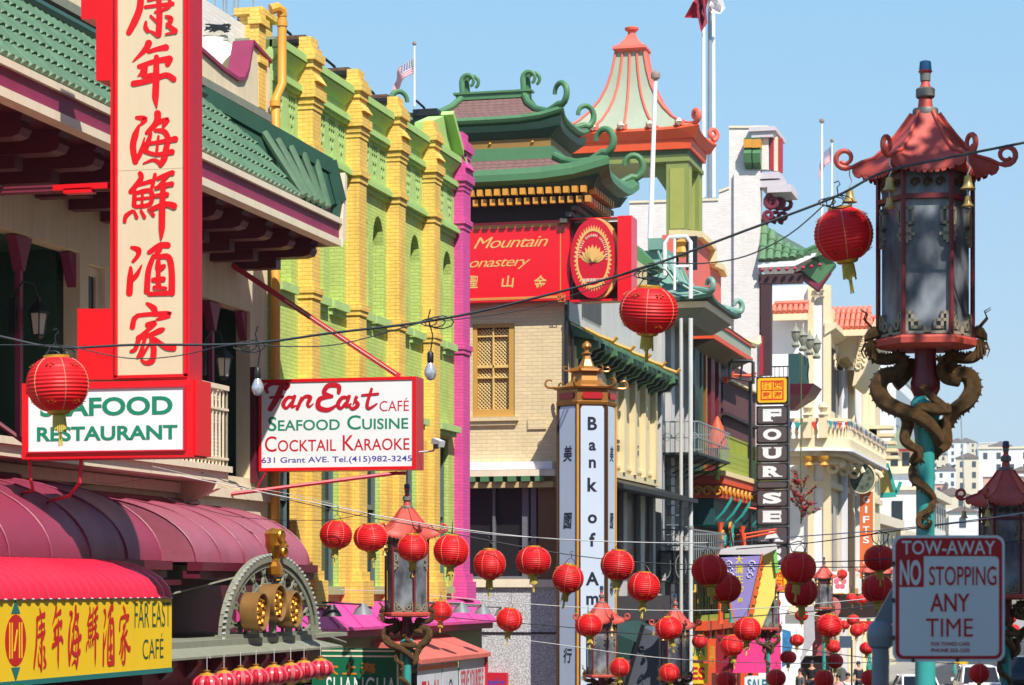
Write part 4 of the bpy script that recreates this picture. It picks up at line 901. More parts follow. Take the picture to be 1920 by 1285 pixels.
for q in range(3): ob('gold_boss', MB().lathe([(.01, -.05), (.05, 0), (.01, .05)], 8, (-18.4 + q * 1.25, cy - 1.38, 12.64)), m_gol, G)
hiprolls(G, cx, cy, prof, .1, m_mg, .3)
ob('ridge', MB().box(cx - 1.1, cx + 1.1, cy - .15, cy + .15, 14.2, 14.36).box(cx - 1.18, cx + 1.18, cy - .2, cy + .2, 14.36, 14.42), m_mg, G)
for sx in (-1, 1):
    for k_ in (0, .22):
        mb = MB(); pts = [Vector((cx + sx * .92 + k_ * .5, cy - .1 + k_, 14.4 + .03 * i)) for i in range(12)]
        c = Vector((cx + sx * .92 + k_ * .4, cy - .1 + k_, 14.42)); pts = [c, c + Vector((-.02, 0, .3))] + [c + Vector((.16 - .18 * math.cos(a), 0, .34 + .18 * math.sin(a))) for a in [i * PI * 1.35 / 9 for i in range(10)]]
        mb.tube(pts, [.085, .085] + [.08 - .004 * i for i in range(10)], 9); ob('ridge_curl', mb, m_mg, G)
ob('tier_wall', MB().loft([pring(cx, cy, 2.1, 1.42, 12.5), pring(cx, cy, 2.12, 1.44, 12.1)]), m_mg, G)
cy2 = 66.1
prof2 = [(2.2, 1.5, 12.12, 0), (2.5, 1.65, 11.95, 0), (2.9, 1.8, 11.8, .03), (3.35, 1.95, 11.72, .12), (3.72, 2.05, 11.7, .34)]
ob('lower_roof', MB().loft([pring(cx, cy2, *p) for p in prof2], True), m_shin, G)
ob('lower_eave', MB().loft([pring(cx, cy2, 3.7, 2.06, 11.76, .34), pring(cx, cy2, 3.8, 2.12, 11.6, .34), pring(cx, cy2, 3.8, 2.12, 11.42, .34), pring(cx, cy2, 3.4, 1.9, 11.3, .2)], False), m_mg, G)
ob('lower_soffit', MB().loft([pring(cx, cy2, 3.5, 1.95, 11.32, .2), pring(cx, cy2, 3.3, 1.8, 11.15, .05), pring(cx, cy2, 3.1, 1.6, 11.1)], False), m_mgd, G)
hiprolls(G, cx, cy2, prof2, .115, m_mg, .33)
ob('bracket_frieze', MB().loft([pring(cx, cy2, 2.9, 1.35, 11.12), pring(cx, cy2, 2.7, 1.25, 10.2)]), m_dkb, G)
dme = mesh('dentil', MB().box(-.075, .075, -.1, .1, -.09, .09), m_gol)
for i in range(26):
    share('dentil', dme, G, (cx - 3.1 + .25 * i, cy2 - 1.98, 11.12)); share('dentil', dme, G, (cx - 3.0 + .25 * i, cy2 - 1.86, 10.86))
for i in range(9):
    share('dentil', dme, G, (cx + 3.32, cy2 - 1.6 + .3 * i, 11.12), (0, 0, PI / 2)); share('dentil', dme, G, (cx + 3.2, cy2 - 1.5 + .3 * i, 10.86), (0, 0, PI / 2))
for i in range(5): ob('layered_bracket', MB().box(cx + 2.4 + i * .16, cx + 2.6 + i * .16, cy2 - 1.7, cy2 + 1.7, 10.25 + i * .17, 10.38 + i * .17), P('grey_layer', (92, 88, 84), .7, .2, 2, dirt=.4), G)
# red signs on the corner
mh = thing('monastery_sign', 'red board with gold script and a gold line border on the cream corner building', 'sign', (-17, 64, zy(980, 570, 64)))
MY = 64.58
def mp(a, b): return (xy(a, MY), zy(a, b, MY))
a, b = mp(840, 569), mp(1068, 412)
ob('board', MB().box(a[0], b[0], MY, MY + .4, a[1], b[1]), P('monastery_red', (232, 18, 32), .3, .05, .6), mh)
mb = MB(); i0, i1 = mp(1062, 424), mp(800, 560)
for (x0, y0, x1, y1) in ((840, 424, 1056, 426), (840, 559, 1056, 561), (1050, 419, 1052, 566), (1046, 419, 1060, 420.5), (1046, 433, 1060, 434.5), (1046, 419, 1048, 434), (1058, 419, 1060, 434), (1046, 551, 1060, 552.5), (1046, 565, 1060, 566.5), (1046, 551, 1048, 566), (1058, 551, 1060, 566)):
    p, q = mp(x0, y1), mp(x1, y0); mb.box(p[0], q[0], MY - .008, MY - .001, p[1], q[1])
ob('gold_border', mb, P('border_gold', (214, 134, 64), .5, .05), mh)
U = dict(o=(0, MY - .008, 0), ua=(1, 0, 0), ub=(0, 0, 1), un=(0, 0, 0)); mb = MB()
def ml(s, x0, y0, x1, y1, **k): p, q = mp(x0, y1), mp(x1, y0); letters(mb, s, (p[0], p[1], q[0], q[1]), **U, **k)
ml('Mountain', 888, 441, 1028, 467, bold=.0, shear=.42, spacing=.9); ml('onastery', 880, 484, 995, 508, bold=.0, shear=.42, spacing=.9)
ml('聖', 880, 517, 896, 541, bold=.02, shear=.1); ml('山', 940, 517, 964, 540, bold=.02, shear=.1); ml('金', 1001, 516, 1025, 543, bold=.02, shear=.1)
ob('gold_lettering', mb, P('letter_gold', (226, 178, 100), .5, .05), mh)
mh = thing('emblem_sign', 'round red sign with gold sunburst and lotus in a red box frame', 'sign', (xy(1118, MY), MY, zy(1118, 565, MY)))
def bb(x0, y0, x1, y1, ya, yb_): p, q = mp(x0, y1), mp(x1, y0); return (p[0], q[0], ya, yb_, p[1], q[1])
ob('box_frame', MB().box(*bb(1162, 407, 1188, 567, MY - .3, MY + .5)).box(*bb(1070, 407, 1162, 412, MY - .05, MY + .5)).box(*bb(1070, 560, 1162, 567, MY - .05, MY + .5)), P('monastery_red', (232, 18, 32)), mh)
ob('recess', MB().box(*bb(1069.5, 412.3, 1162, 559.7, MY + .3, MY + .5)), P('recess_brown', (96, 56, 30), .7, .2, 2), mh)
ec = mp(1114, 486); rx, ry = .66, 1.12
ob('disc_rim', MB().slab(ell(ec[0] + .09, ec[1], rx + .02, ry + .02, 40), [], (0, MY - .06, 0), (1, 0, 0), (0, 0, 1), (0, .2, 0)), P('letter_gold', (226, 178, 100)), mh)
ob('disc', MB().slab(ell(ec[0], ec[1], rx, ry, 40), [], (0, MY - .16, 0), (1, 0, 0), (0, 0, 1), (0, .095, 0)), P('disc_red', (206, 16, 40), .35, .05), mh)
mb = MB(); n = 44; pts = []
for i in range(n * 2):
    a_ = PI * i / n; k_ = .84 if i % 2 else .72; pts.append((ec[0] + rx * k_ * math.cos(a_), ec[1] + ry * k_ * math.sin(a_)))
mb.slab(pts, [ell(ec[0], ec[1], rx * .66, ry * .68, 40)], (0, MY - .17, 0), (1, 0, 0), (0, 0, 1), (0, .009, 0))
def leaf(cx_, cz_, ang, ln_, wd, dep):
    d = Vector((math.sin(ang), math.cos(ang))); nn = Vector((d.y, -d.x)); o_ = Vector((cx_, cz_))
    pl = [o_, o_ + d * ln_ * .3 + nn * wd * .5, o_ + d * ln_ * .65 + nn * wd * .45, o_ + d * ln_, o_ + d * ln_ * .65 - nn * wd * .45, o_ + d * ln_ * .3 - nn * wd * .5]
    mb.slab([(p.x, p.y) for p in pl], [], (0, MY - .17 - dep, 0), (1, 0, 0), (0, 0, 1), (0, .006, 0))
for i, an in enumerate((-1.35, 1.35, -1.0, 1.0, -.6, .6, -.3, .3, 0)): leaf(ec[0], ec[1] - .12, an * .8, .5 - .04 * abs(an), .16, .008 * i)
ob('gold_emblem', mb, P('letter_gold', (226, 178, 100)), mh)
mb = MB()
word = 'American Buddhist Association'
for i, ch in enumerate(word):
    a_ = PI * .98 - (PI * 1.0) * i / (len(word) - 1); k_ = .55
    p = Vector((ec[0] + rx * k_ * math.cos(a_), MY - .172, ec[1] + ry * k_ * math.sin(a_))); tx = Vector((math.sin(a_) * rx, 0, -math.cos(a_) * ry)).normalized(); up = Vector((-tx.z, 0, tx.x))
    if ch != ' ': letters(mb, ch, (-.018, 0, .018, .07), p, tx, up, (0, 0, 0), bold=.01)
letters(mb, '美國佛教總會', (-.3, -.0, .3, .1), (ec[0], MY - .172, ec[1] - .66), (1, 0, 0), (0, 0, 1), (0, 0, 0), bold=.02)
ob('white_lettering', mb, m_creamtrim, mh)
t = thing('drain_line', 'black bundled pipes at the corner below the red emblem sign', 'pipe', (-15, 65, 3))
ob('pipe_run', MB().tube([(-14.93, GY - .1, 8.0), (-14.93, GY - .1, -6)], .06, 8).tube([(-14.93, GY + .1, 7.6), (-14.8, GY + .15, 7.2), (-14.85, GY + .15, -6)], .045, 8), m_black, t)
# east side of the corner building
m_cream2 = P('cream_plaster', (222, 204, 160), .75, .08, 1, dirt=.15)
m_grayw = P('pale_grey_stucco', (196, 194, 190), .75, .1, 1, dirt=.3)
ob('side_wall', MB().box(GX - .35, GX - .001, GY + .36, 78.8, 3.2, 7.6), m_cream2, G)
ob('side_parapet', MB().box(GX - .35, GX + .05, GY + .36, 78.8, 7.6, 8.9), m_grayw, G)
for i in range(12): ob('side_grille', MB().box(GX + .05, GX + .1, 67 + i * .22, 67.1 + i * .22, 7.9, 8.6), P('grille_dark', (76, 78, 80), .6), G)
for i in range(8): ob('side_pier', MB().box(GX, GX + .18, 65.6 + i * 1.75, 65.95 + i * 1.75, 3.6, 6.9), m_cream2, G)
mb = MB()
ob('side_eave', MB().prism([(GX, 65.4, 7.55), (GX + .75, 65.4, 7.15), (GX + .75, 65.4, 7.05), (GX, 65.4, 7.2)], (0, 13.6, 0)), m_mg, G)
for i in range(17):
    y = 65.8 + i * .8; mb = MB().prism([(GX, y, 7.18), (GX + .82, y, 7.03), (GX + .82, y, 6.86), (GX + .6, y, 6.8), (GX + .5, y, 6.66), (GX + .25, y, 6.6), (GX, y, 6.4)], (0, .26, 0)); ob('eave_bracket', mb, m_mgd if i % 3 else m_mg, G)
for i in range(5): ob('eave_roll', MB().tube([(GX, 67.5 + i * 2.6, 7.62), (GX + .5, 67.5 + i * 2.6, 7.35), (GX + .9, 67.5 + i * 2.6, 7.2), (GX + 1.0, 67.5 + i * 2.6, 7.32)], .06, 7), m_gol, G)
ob('side_string_course', MB().box(GX, GX + .12, GY + .4, 78.8, 3.4, 3.6).box(GX, GX + .06, GY + .4, 78.8, 3.72, 3.8), m_cream2, G)
for i in range(3): ob('side_vent', MB().box(GX + .001, GX + .03, 69 + i * 2.7, 70.3 + i * 2.7, 4.3, 4.45).box(GX + .001, GX + .03, 69 + i * 2.7, 70.3 + i * 2.7, 4.55, 4.62), P('grille_dark', (76, 78, 80)), G)
ob('black_canopy', MB().prism([(GX, 66, 3.38), (GX + 1.5, 66, 2.95), (GX + 1.5, 66, 2.82), (GX, 66, 3.0)], (0, 12.6, 0)), m_black, G)
ob('side_shop_wall', MB().box(GX - .35, GX - .001, GY + .3, 78.8, -8, 3.2), P('shop_glass_dark', (40, 40, 46), .3, .3, .6), G)
for y, w, m in ((66.3, .5, m_dkb), (68.4, .15, m_grayw), (70.4, .3, m_dkb), (72.6, .6, m_grayw), (75.4, .7, m_grayw), (77.6, .4, m_grayw)):
    ob('shop_column', MB().box(GX, GX + .15, y, y + w, -8, 2.98), m, G)
ob('shop_fascia', MB().box(GX, GX + .5, 66, 78.8, -1.1, -.3), P('shop_fascia_dark', (60, 56, 58), .6, .2, 1), G)
ob('red_sign_panel', MB().box(xy(905, GY), xy(955, GY), GY - .3, GY - .1, zy(930, 1330, GY), zy(930, 1261, GY)), m_redside, G)
mb = MB(); letters(mb, 'america', (xy(909, GY), zy(930, 1290, GY), xy(951, GY), zy(930, 1270, GY)), (0, GY - .305, 0), (1, 0, 0), (0, 0, 1), (0, 0, 0), bold=.02)
ob('sign_print', mb, m_blue_ink, G)
# ================================================================ bank pylon sign
bc = Vector((xy(1100, 64), 64.0, 0)); side = .82; ang0 = -PI / 2 + math.radians(25)
pyl = thing('bank_pylon', 'tall six-sided bank pylon sign with gilded pagoda cap and blue-white panels', 'sign', (bc.x, bc.y, gz(64)))
ztop = zy(1110, 762, 64); zbot = gz(64)
def hx(r, z, off=0.): return [(bc.x + r * math.cos(ang0 + PI / 6 + PI / 3 * j + off), bc.y + r * math.sin(ang0 + PI / 6 + PI / 3 * j + off), z) for j in range(6)]
m_bronzed = P('dark_bronze', (92, 62, 40), .4, .1, 2, metal=.4); m_bkp = P('bank_panel', (192, 206, 222), .35, .05, .7)
ob('shaft', MB().loft([hx(side, zbot), hx(side, ztop)]), m_bronzed, pyl)
for j in range(6):
    a_ = ang0 + PI / 3 * j; n_ = Vector((math.cos(a_), math.sin(a_), 0)); tg = Vector((-n_.y, n_.x, 0)); o_ = bc + n_ * (side * math.cos(PI / 6) + .012)
    panel = ob('panel', MB().slab([(-.33, zbot + .3), (.33, zbot + .3), (.33, ztop - .12), (.28, ztop - .04), (-.28, ztop - .04), (-.33, ztop - .12)], [], o_, tg, Vector((0, 0, 1)), -n_ * .01), m_bkp, pyl)
    ob('corner_trim', MB().tube([hx(side + .01, zbot)[j], hx(side + .01, ztop)[j]], .035, 6), m_gol if j % 2 else m_bronzed, pyl)
    ob('cap_lozenge', MB().slab([(-.26, ztop + .16), (.26, ztop + .16), (.3, ztop + .24), (.26, ztop + .34), (-.26, ztop + .34), (-.3, ztop + .24)], [], o_ + n_ * .05, tg, Vector((0, 0, 1)), -n_ * .01), P('lozenge_red', (176, 20, 30), .4), pyl)
    if j == 0:
        mb = MB(); tot = 'Bank of America'; z = zy(1110, 783, 64)
        for ch, py0, py1 in (('B', 785, 810), ('a', 832, 848), ('n', 864, 880), ('k', 898, 924), ('o', 966, 983), ('f', 1000, 1026), ('A', 1073, 1098), ('m', 1117, 1134), ('e', 1160, 1178), ('r', 1210, 1228), ('i', 1254, 1280)):
            h0, h1 = zy(1110, py1, 64), zy(1110, py0, 64); v_, f_ = text_geo(ch, .03)
            wd = (max(p[0] for p in v_) - min(p[0] for p in v_)) * (h1 - h0) / (max(p[1] for p in v_) - min(p[1] for p in v_))
            letters(mb, ch, (-wd / 2, h0, wd / 2, h1), o_ + n_ * .004, tg, (0, 0, 1), (0, 0, 0), bold=.03)
        ob('black_lettering', mb, P('ink_navy', (22, 28, 48), .5), panel)
    if j in (5, 1):
        mb = MB()
        for ch, py0, py1 in (('美', 838, 868), ('國', 963, 993), ('銀', 1088, 1120), ('行', 1214, 1242)):
            h0, h1 = zy(1065, py1, 64), zy(1065, py0, 64); letters(mb, ch, (-.17, h0, .19, h1), o_ + n_ * .004, tg, (0, 0, 1), (0, 0, 0), bold=.022, shear=.12)
        ob('black_characters', mb, P('ink_navy', (22, 28, 48)), panel)
m_pg = P('pylon_gold', (166, 112, 46), .35, .12, 3, metal=.35)
ob('cornice', MB().loft([hx(side + .03, ztop), hx(side + .06, ztop + .08), hx(side + .03, ztop + .1), hx(side + .03, ztop + .42), hx(side + .14, ztop + .46), hx(side + .16, ztop + .5)]), m_pg, pyl)
zr = ztop + .5
cap_ = ob('pagoda_cap', MB().loft([hx(side + .15, zr), hx(.62, zr + .08), hx(.46, zr + .2), hx(.4, zr + .42), hx(.55, zr + .46), hx(.5, zr + .52), hx(.22, zr + .62), hx(.14, zr + .8), hx(.1, zr + .95)]), m_pg, pyl)
ob('finial', MB().lathe([(.08, 0), (.16, .05), (.07, .1), (.06, .16), (.14, .24), (.12, .32), (.03, .4)], 14, (bc.x, bc.y, zr + .92)), m_pg, pyl)
for j in range(6):
    for r_, z_, cu in ((side + .15, zr, .11), (.55, zr + .48, .06)):
        p = Vector(hx(r_, z_)[j]); d = Vector((p.x - bc.x, p.y - bc.y, 0)).normalized(); mb = MB()
        pts = [p - d * .1, p + d * cu * .8] + [p + d * (cu * .9 + cu * math.sin(a_)) + Vector((0, 0, cu * (1 - math.cos(a_)))) for a_ in [i * .45 for i in range(1, 10)]]
        mb.tube(pts, [.035 * (cu / .11) ** .5] * 2 + [(.035 - .002 * i) * (cu / .11) ** .5 for i in range(9)], 7); ob('eave_curl', mb, m_pg, cap_)
# ================================================================ grey building with the teal corner roof
m_tealr = P('verdigris', (118, 156, 142), .5, .12, 1.5, dirt=.25)
m_org2 = P('orange_paint', (226, 84, 40), .55, .08, 1.5, dirt=.12)
m_coral = P('coral_wall', (226, 104, 86), .65, .06, 1, dirt=.12)
m_oliveg = P('olive_green', (156, 168, 62), .6, .08, 1.5, dirt=.15)
m_sage = P('sage_panel', (158, 168, 144), .6, .08, 1, dirt=.15)
m_butter = P('butter_trim', (240, 214, 158), .6, .06, 1.5, dirt=.1)
m_turq = P('turquoise_paint', (44, 160, 150), .45, .1, 2, dirt=.1)
m_dred = P('dark_red_paint', (112, 22, 34), .5, .12, 2)
m_dbrick = P('dark_red_brick', (112, 66, 66), .85, .25, 3, brick=(.22, .08, .01, .55), dirt=.4)
m_steel = P('fire_escape_grey', (150, 156, 156), .5, .1, 3, metal=.3, dirt=.2)
m_dsteel = P('fire_escape_dark', (46, 50, 52), .5, .1, 3, metal=.3)
C_ = thing('grey_building', 'pale grey building with a verdigris curved roof corner and fluted piers', 'building', (-15, 82, gz(82)))
ob('wall', MB().box(-24, -15.2, 79.0, 86.3, 2.9, 9.4), m_grayw, C_)
ob('lower_wall', MB().box(-24, -15.2, 79.0, 86.3, -7, 2.9), P('grey_shop_wall', (120, 118, 118), .7, .2, .8, dirt=.3), C_)
for i in range(4): ob('pier', MB().box(-15.2, -14.85, 79.05 + i * 1.85, 79.75 + i * 1.85, -6, 9.2), m_grayw, C_)
for i in range(3):
    for z in (5.2, 7.4): ob('window', MB().box(-15.19, -15.14, 79.85 + i * 1.85, 80.8 + i * 1.85, z - .7, z + .7), m_glass, C_)
    ob('grey_panel', MB().box(-15.19, -15.12, 79.8 + i * 1.85, 80.85 + i * 1.85, -2.0, 2.6), P('shop_glass_dark', (40, 40, 46)), C_)
cx3, cy3 = -15.5, 82.2
zb3, zt3 = zy(1310, 556, 79), zy(1262, 470, 79)
prof3 = [(.5, 1.0, zt3, 0), (.7, 1.3, zt3 - .5, 0), (1.05, 1.8, zt3 - 1.0, 0), (1.6, 2.5, zt3 - 1.35, .03), (2.3, 3.1, zb3, .12)]
rf = ob('corner_roof', MB().loft([pring(cx3, cy3, *p) for p in prof3], True), m_tealr, C_)
for y_ in range(7): ob('roof_rib', MB().tube([(cx3 + a, cy3 - 3.0 + y_ * 1.0, z + .03) for a, b, z, l in prof3], .05, 6), m_tealr, rf)
for x_ in range(0): ob('roof_rib', MB().tube([(cx3 - 1.6 + x_ * 1.05, cy3 - b, z + .03) for a, b, z, l in prof3], .05, 6), m_tealr, rf)
hiprolls(C_, cx3, cy3, prof3, .12, m_tealr, .2, (1, 2))
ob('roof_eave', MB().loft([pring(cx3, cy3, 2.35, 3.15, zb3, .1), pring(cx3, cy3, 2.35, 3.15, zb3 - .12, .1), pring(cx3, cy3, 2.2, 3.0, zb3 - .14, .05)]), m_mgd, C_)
ob('eave_white_band', MB().loft([pring(cx3, cy3, 2.2, 3.0, zb3 - .14), pring(cx3, cy3, 2.15, 2.95, zb3 - .34)]), m_creamtrim, C_)
ob('eave_soffit', MB().loft([pring(cx3, cy3, 2.1, 2.9, zb3 - .34), pring(cx3, cy3, 1.5, 2.3, zb3 - .75)]), m_grayst, C_)
ob('roof_box', MB().box(cx3 - .5, cx3 + .5, cy3 - 1, cy3 + 1, zt3 - .1, zt3 + .35).box(cx3 - .2, cx3 + .3, cy3 - 1.2, cy3 - .5, zt3 + .35, zt3 + .75), m_tealr, C_)
gt = ob('small_green_roof', MB().prism([(xy(1188, 78.9), 78.95, zy(1188, 512, 78.9)), (xy(1232, 78.9), 78.95, zy(1232, 498, 78.9)), (xy(1212, 78.9), 78.95, zy(1212, 480, 78.9)), (xy(1188, 78.9), 78.95, zy(1188, 455, 78.9))], (0, 1.6, 0)), m_mg, C_)
# pipes, frame and balcony hung on the grey building
t = thing('roof_frame', 'white pipe frame with a black panel on the verdigris roof', 'frame', pq(1272, 560, 79))
a, b = pq(1247, 445, 78.6), pq(1295, 560, 78.6); mb = MB()
mb.tube([(a.x, 78.6, b.z + .8), (a.x, 78.6, a.z - .2), (a.x + .15, 78.6, a.z), (b.x - .15, 78.6, a.z), (b.x, 78.6, a.z - .2), (b.x, 78.6, b.z)], .07, 8); ob('pipe_frame', mb, m_white, t)
mb = MB().tube([(b.x - .55, 78.6, a.z), (b.x - .55, 78.6, b.z + .3)], .05, 6).bar((b.x - .55, 78.6, a.z - 1), (b.x, 78.6, a.z - 1), .08); ob('inner_pipe', mb, m_white, t)
q0, q1 = pq(1290, 505, 79), pq(1305, 441, 79); ob('black_panel', MB().box(q0.x - .1, q1.x, 79.2, 79.3, q0.z, q1.z), m_black, t)
q0, q1 = pq(1264, 480, 79), pq(1290, 447, 79); ob('gold_carving', MB().lathe([(.1, 0), (.28, .15), (.2, .35), (.3, .5), (.1, .62)], 9, (q0.x + .2, 79.4, q0.z)), m_gol, t)
t = thing('fire_escape', 'grey iron fire escape balcony and ladder on the grey building', 'fire escape', (-14.5, 82, 3.9))
FX0, FX1, FY0_, FY1_ = -15.2, -13.6, 79.3, 86.2
zf = zx(1290, 852, -14.2)
ob('platform', MB().box(FX0, FX1, FY0_, FY1_, zf - .08, zf), m_dsteel, t)
mb = MB()
for z in (.5, 1.05): mb.box(FX1 - .03, FX1, FY0_, FY1_, zf + z - .03, zf + z + .02).box(FX0, FX1, FY0_ - .03, FY0_, zf + z - .03, zf + z + .02).box(FX0, FX1, FY1_, FY1_ + .03, zf + z - .03, zf + z + .02)
ob('rail', mb, m_steel, t)
bme2 = mesh('baluster', MB().box(-.015, .015, -.015, .015, 0, 1.05), m_steel)
for i in range(15): share('baluster', bme2, t, (FX1 - .015, FY0_ + .1 + i * .46, zf))
for i in range(9): share('baluster', bme2, t, (FX0 + .1 + i * .17, FY0_ - .015, zf))
for i in range(3): ob('curl_panel', MB().scroll((FX1 - .2 - i * .45, FY0_ - .03, zf + .5), (1, 0, 0), (0, 0, 1), .18, 1.4, .02), m_steel, t)
for i in range(5): ob('bracket', MB().bar((FX0, FY0_ + .3 + i * 1.5, zf - .8), (FX1, FY0_ + .3 + i * 1.5, zf - .08), .05), m_dsteel, t)
for i in range(13):
    z = zf - .4 - i * .34; ob('stair_tread', MB().box(-15.1, -14.55, 80.5 + (i % 2) * .1, 80.9 + (i % 2) * .1, z - .03, z), m_steel, t)
for i in range(13):
    z = zf - .4 - i * .34; ob('stair_tread', MB().box(-15.1, -14.55, 83.2, 83.6, z - .03, z), m_steel, t)
ob('stringer', MB().box(-14.98, -14.94, 80.4, 80.5, zf - 5, zf).box(-14.32, -14.28, 80.4, 80.5, zf - 5, zf), m_dsteel, t)
fe2 = copy_tree(t, (t.location.x - .15, t.location.y - .1, t.location.z - 3.7), None, None, 'lower grey fire escape on the grey building, below the main one')
for px_, nm in ((1277, 'left'), (1295, 'right')):
    t = thing('white_post', {'left': 'thin grey-white pole in front of the grey building, nearer the fluted piers', 'right': 'tall white pole in front of the dark green columns, passing the fire escape'}[nm], 'pole', (xy(px_, 78.3), 78.3, gz(78)))
    ob('shaft', MB().tube([(xy(px_, 78.3), 78.3, gz(78)), (xy(px_, 78.3), 78.3, zy(px_, 597, 78.3))], .075 if nm == 'right' else .06, 10), P('pole_offwhite', (206, 208, 208), .5, .1, 2, dirt=.35) if nm == 'right' else m_grayw, t)
    ob('band', MB().lathe([(.1, -.05), (.1, .05)], 10, (xy(px_, 78.3), 78.3, 2.0)), m_steel, t)

# ================================================================ orange and green building with the pagoda tower
O = thing('orange_building', 'orange, olive and teal ornamented building below the tall pagoda tower', 'building', (-15, 94, gz(94)))
ob('wall', MB().box(-24, -15.3, 86.35, 102.9, -6, 9.3), P('maroon_panel', (74, 24, 30), .6, .2, .6), O)
for i, (px_, m, w) in enumerate(((1290, m_dred, .6), (1305, P('dark_teal', (22, 58, 58), .5, .15, 1), 1.1), (1318, m_dkgreen, .4), (1326, m_pg, .35), (1336, m_dred, .9), (1350, m_dred, .5))):
    ob('column', MB().box(-15.3, -15.05, yx(px_), yx(px_) + w, 3.8, 9.3), m, O)
OX = -14.3; zc0, zc1 = 9.25, 9.98
ob('cornice', MB().box(-17, OX + .06, 86.4, 96.2, zc1 - .14, zc1).box(-17, OX + .06, 86.4, 96.2, zc0 - .02, zc0 + .16), m_org2, O)
ob('cornice_panel', MB().box(-17, OX, 86.46, 96.1, zc0 + .16, zc1 - .14), m_sage, O)
ob('cornice_olive', MB().box(-17, OX - .01, 86.44, 86.46, zc0 + .16, zc1 - .14), m_oliveg, O)
ob('cornice_soffit', MB().prism([(-15.1, 86.7, 8.9), (OX - .05, 86.7, zc0 - .02), (-15.1, 86.7, zc0 - .02)], (0, 9.3, 0)), P('grey_olive', (92, 88, 62), .6), O)
ob('cornice_roof', MB().prism([(OX + .1, 86.4, zc1), (-15, 86.4, zc1 + .55), (-15, 86.4, zc1)], (0, 9.8, 0)), m_butter, O)
for y0, y1, sg in ((86.9, 86.1, -1), (95.5, 97.4, 1)):
    mb = MB(); mb.tube([(OX - .1, y0, zc1 + .05), (OX + .06, (y0 + y1) / 2, zc1 + .02), (OX + .12, y1, zc1 + .18), (OX + .14, y1 + sg * .25, zc1 + .5)], [.16, .17, .13, .04], 8); ob('eave_horn', mb, m_butter if sg > 0 else m_gol, O)
# coral parapet with stepped butter coping
pr = [(yx(1262), zx(1262, 600)), (yx(1352), zx(1352, 600)), (yx(1352), zx(1352, 518)), (yx(1346), zx(1346, 505)), (yx(1331), zx(1331, 498)), (yx(1331), zx(1331, 468)), (yx(1322), zx(1322, 458)), (yx(1305), zx(1305, 443)), (yx(1262), zx(1262, 440))]
ob('coral_parapet', MB().slab(pr, [], (-15, 0, 0), (0, 1, 0), (0, 0, 1), (-.4, 0, 0)), m_coral, O)
mb = MB()
for a, b in ((2, 3), (3, 4), (4, 5), (5, 6), (6, 7), (7, 8)): mb.bar((-14.95, pr[a][0], pr[a][1] + .06), (-14.95, pr[b][0], pr[b][1] + .06), .4, .22)
ob('parapet_coping', mb, m_butter, O)
# dark brick bay, olive balcony, lower cornice
mb = MB().slab([(yx(1356, -15.1), 3.5), (102.8, 3.5), (102.8, zx(1418, 738, -15.1)), (yx(1366, -15.1), zx(1366, 714, -15.1)), (yx(1356, -15.1), zx(1356, 722, -15.1))], [], (-15.1, 0, 0), (0, 1, 0), (0, 0, 1), (-.19, 0, 0)); ob('brick_bay', mb, m_dbrick, O)
ob('brick_coping', MB().bar((-15.05, yx(1366, -15), zx(1366, 712, -15)), (-15.05, 102.8, zx(1418, 737, -15)), .3, .08), m_butter, O)
for i in range(3): ob('brick_ledge', MB().box(-15.1, -14.9, 93.5, 102.5, 4.6 + i * 1.15, 4.72 + i * 1.15), P('soot_ledge', (60, 44, 46), .8), O)
zo = zx(1345, 838, -14.1)
for k_ in range(6): ob('balcony_slat', MB().box(-14.12 + .01 * (k_ % 2), -14.02, yx(1342, -14.1), 102.6, zo - .24 - k_ * .2, zo - .05 - k_ * .2), m_oliveg, O)
ob('balcony_floor', MB().box(-15.1, -14.12, yx(1342, -14.1), 102.6, zo - 1.0, zo - .9), m_oliveg, O)
br_ = ob('balcony_rail', MB().box(-14.1, -14.04, yx(1342, -14.1), 102.6, zo + .5, zo + .56), m_oliveg, O)
bme3 = mesh('baluster', MB().box(-.018, .018, -.018, .018, 0, .52), m_oliveg)
for i in range(34): share('baluster', bme3, O, (-14.07, yx(1344, -14.1) + i * .3, zo - .03))
zl = zx(1345, 905, -13.9)
ob('lower_cornice', MB().box(-15.3, -13.86, 86.4, 102.7, zl + .02, zl + .32).box(-15.3, -13.95, 86.5, 102.7, zl - .5, zl - .0), m_org2, O)
ob('lower_cornice_cap', MB().box(-15.3, -13.8, 86.3, 102.7, zl + .32, zl + .5), m_butter, O)
sme = mesh('scallop', MB().scroll((0, 0, 0), (0, 1, 0), (0, 0, 1), .2, 1.3, .06, 14), m_gol)
for i in range(16): share('scallop', sme, O, (-13.88, 86.9 + i * 1.0, zl - .26))
sme2 = mesh('scallop', MB().scroll((0, 0, 0), (1, 0, 0), (0, 0, 1), .2, 1.3, .06, 14), m_gol)
for i in range(3): share('scallop', sme2, O, (-14.9 + i * .4, 86.42, zl - .26))
ob('teal_frieze', MB().box(-15.3, -14.3, 86.7, 102.7, zl - 1.5, zl - .5), P('deep_teal', (26, 74, 74), .5, .15, 1), O)
for i in range(7): ob('teal_bracket', MB().tube([(-14.3, 87.2 + i * 2.3, zl - 1.3), (-14.0, 87.2 + i * 2.3, zl - 1.0), (-13.75, 87.2 + i * 2.3, zl - .6), (-13.7, 87.2 + i * 2.3, zl - .45)], [.04, .06, .06, .03], 7), m_turq, O)
r2 = random.Random(3)
for i in range(6): ob('balcony_column', MB().lathe([(.12, 0), (.09, .2), (.09, 3.6), (.14, 3.8)], 8, (-14.15, 87.3 + i * 2.7, zl - 5.2)), m_turq if i % 2 else m_org2, O)
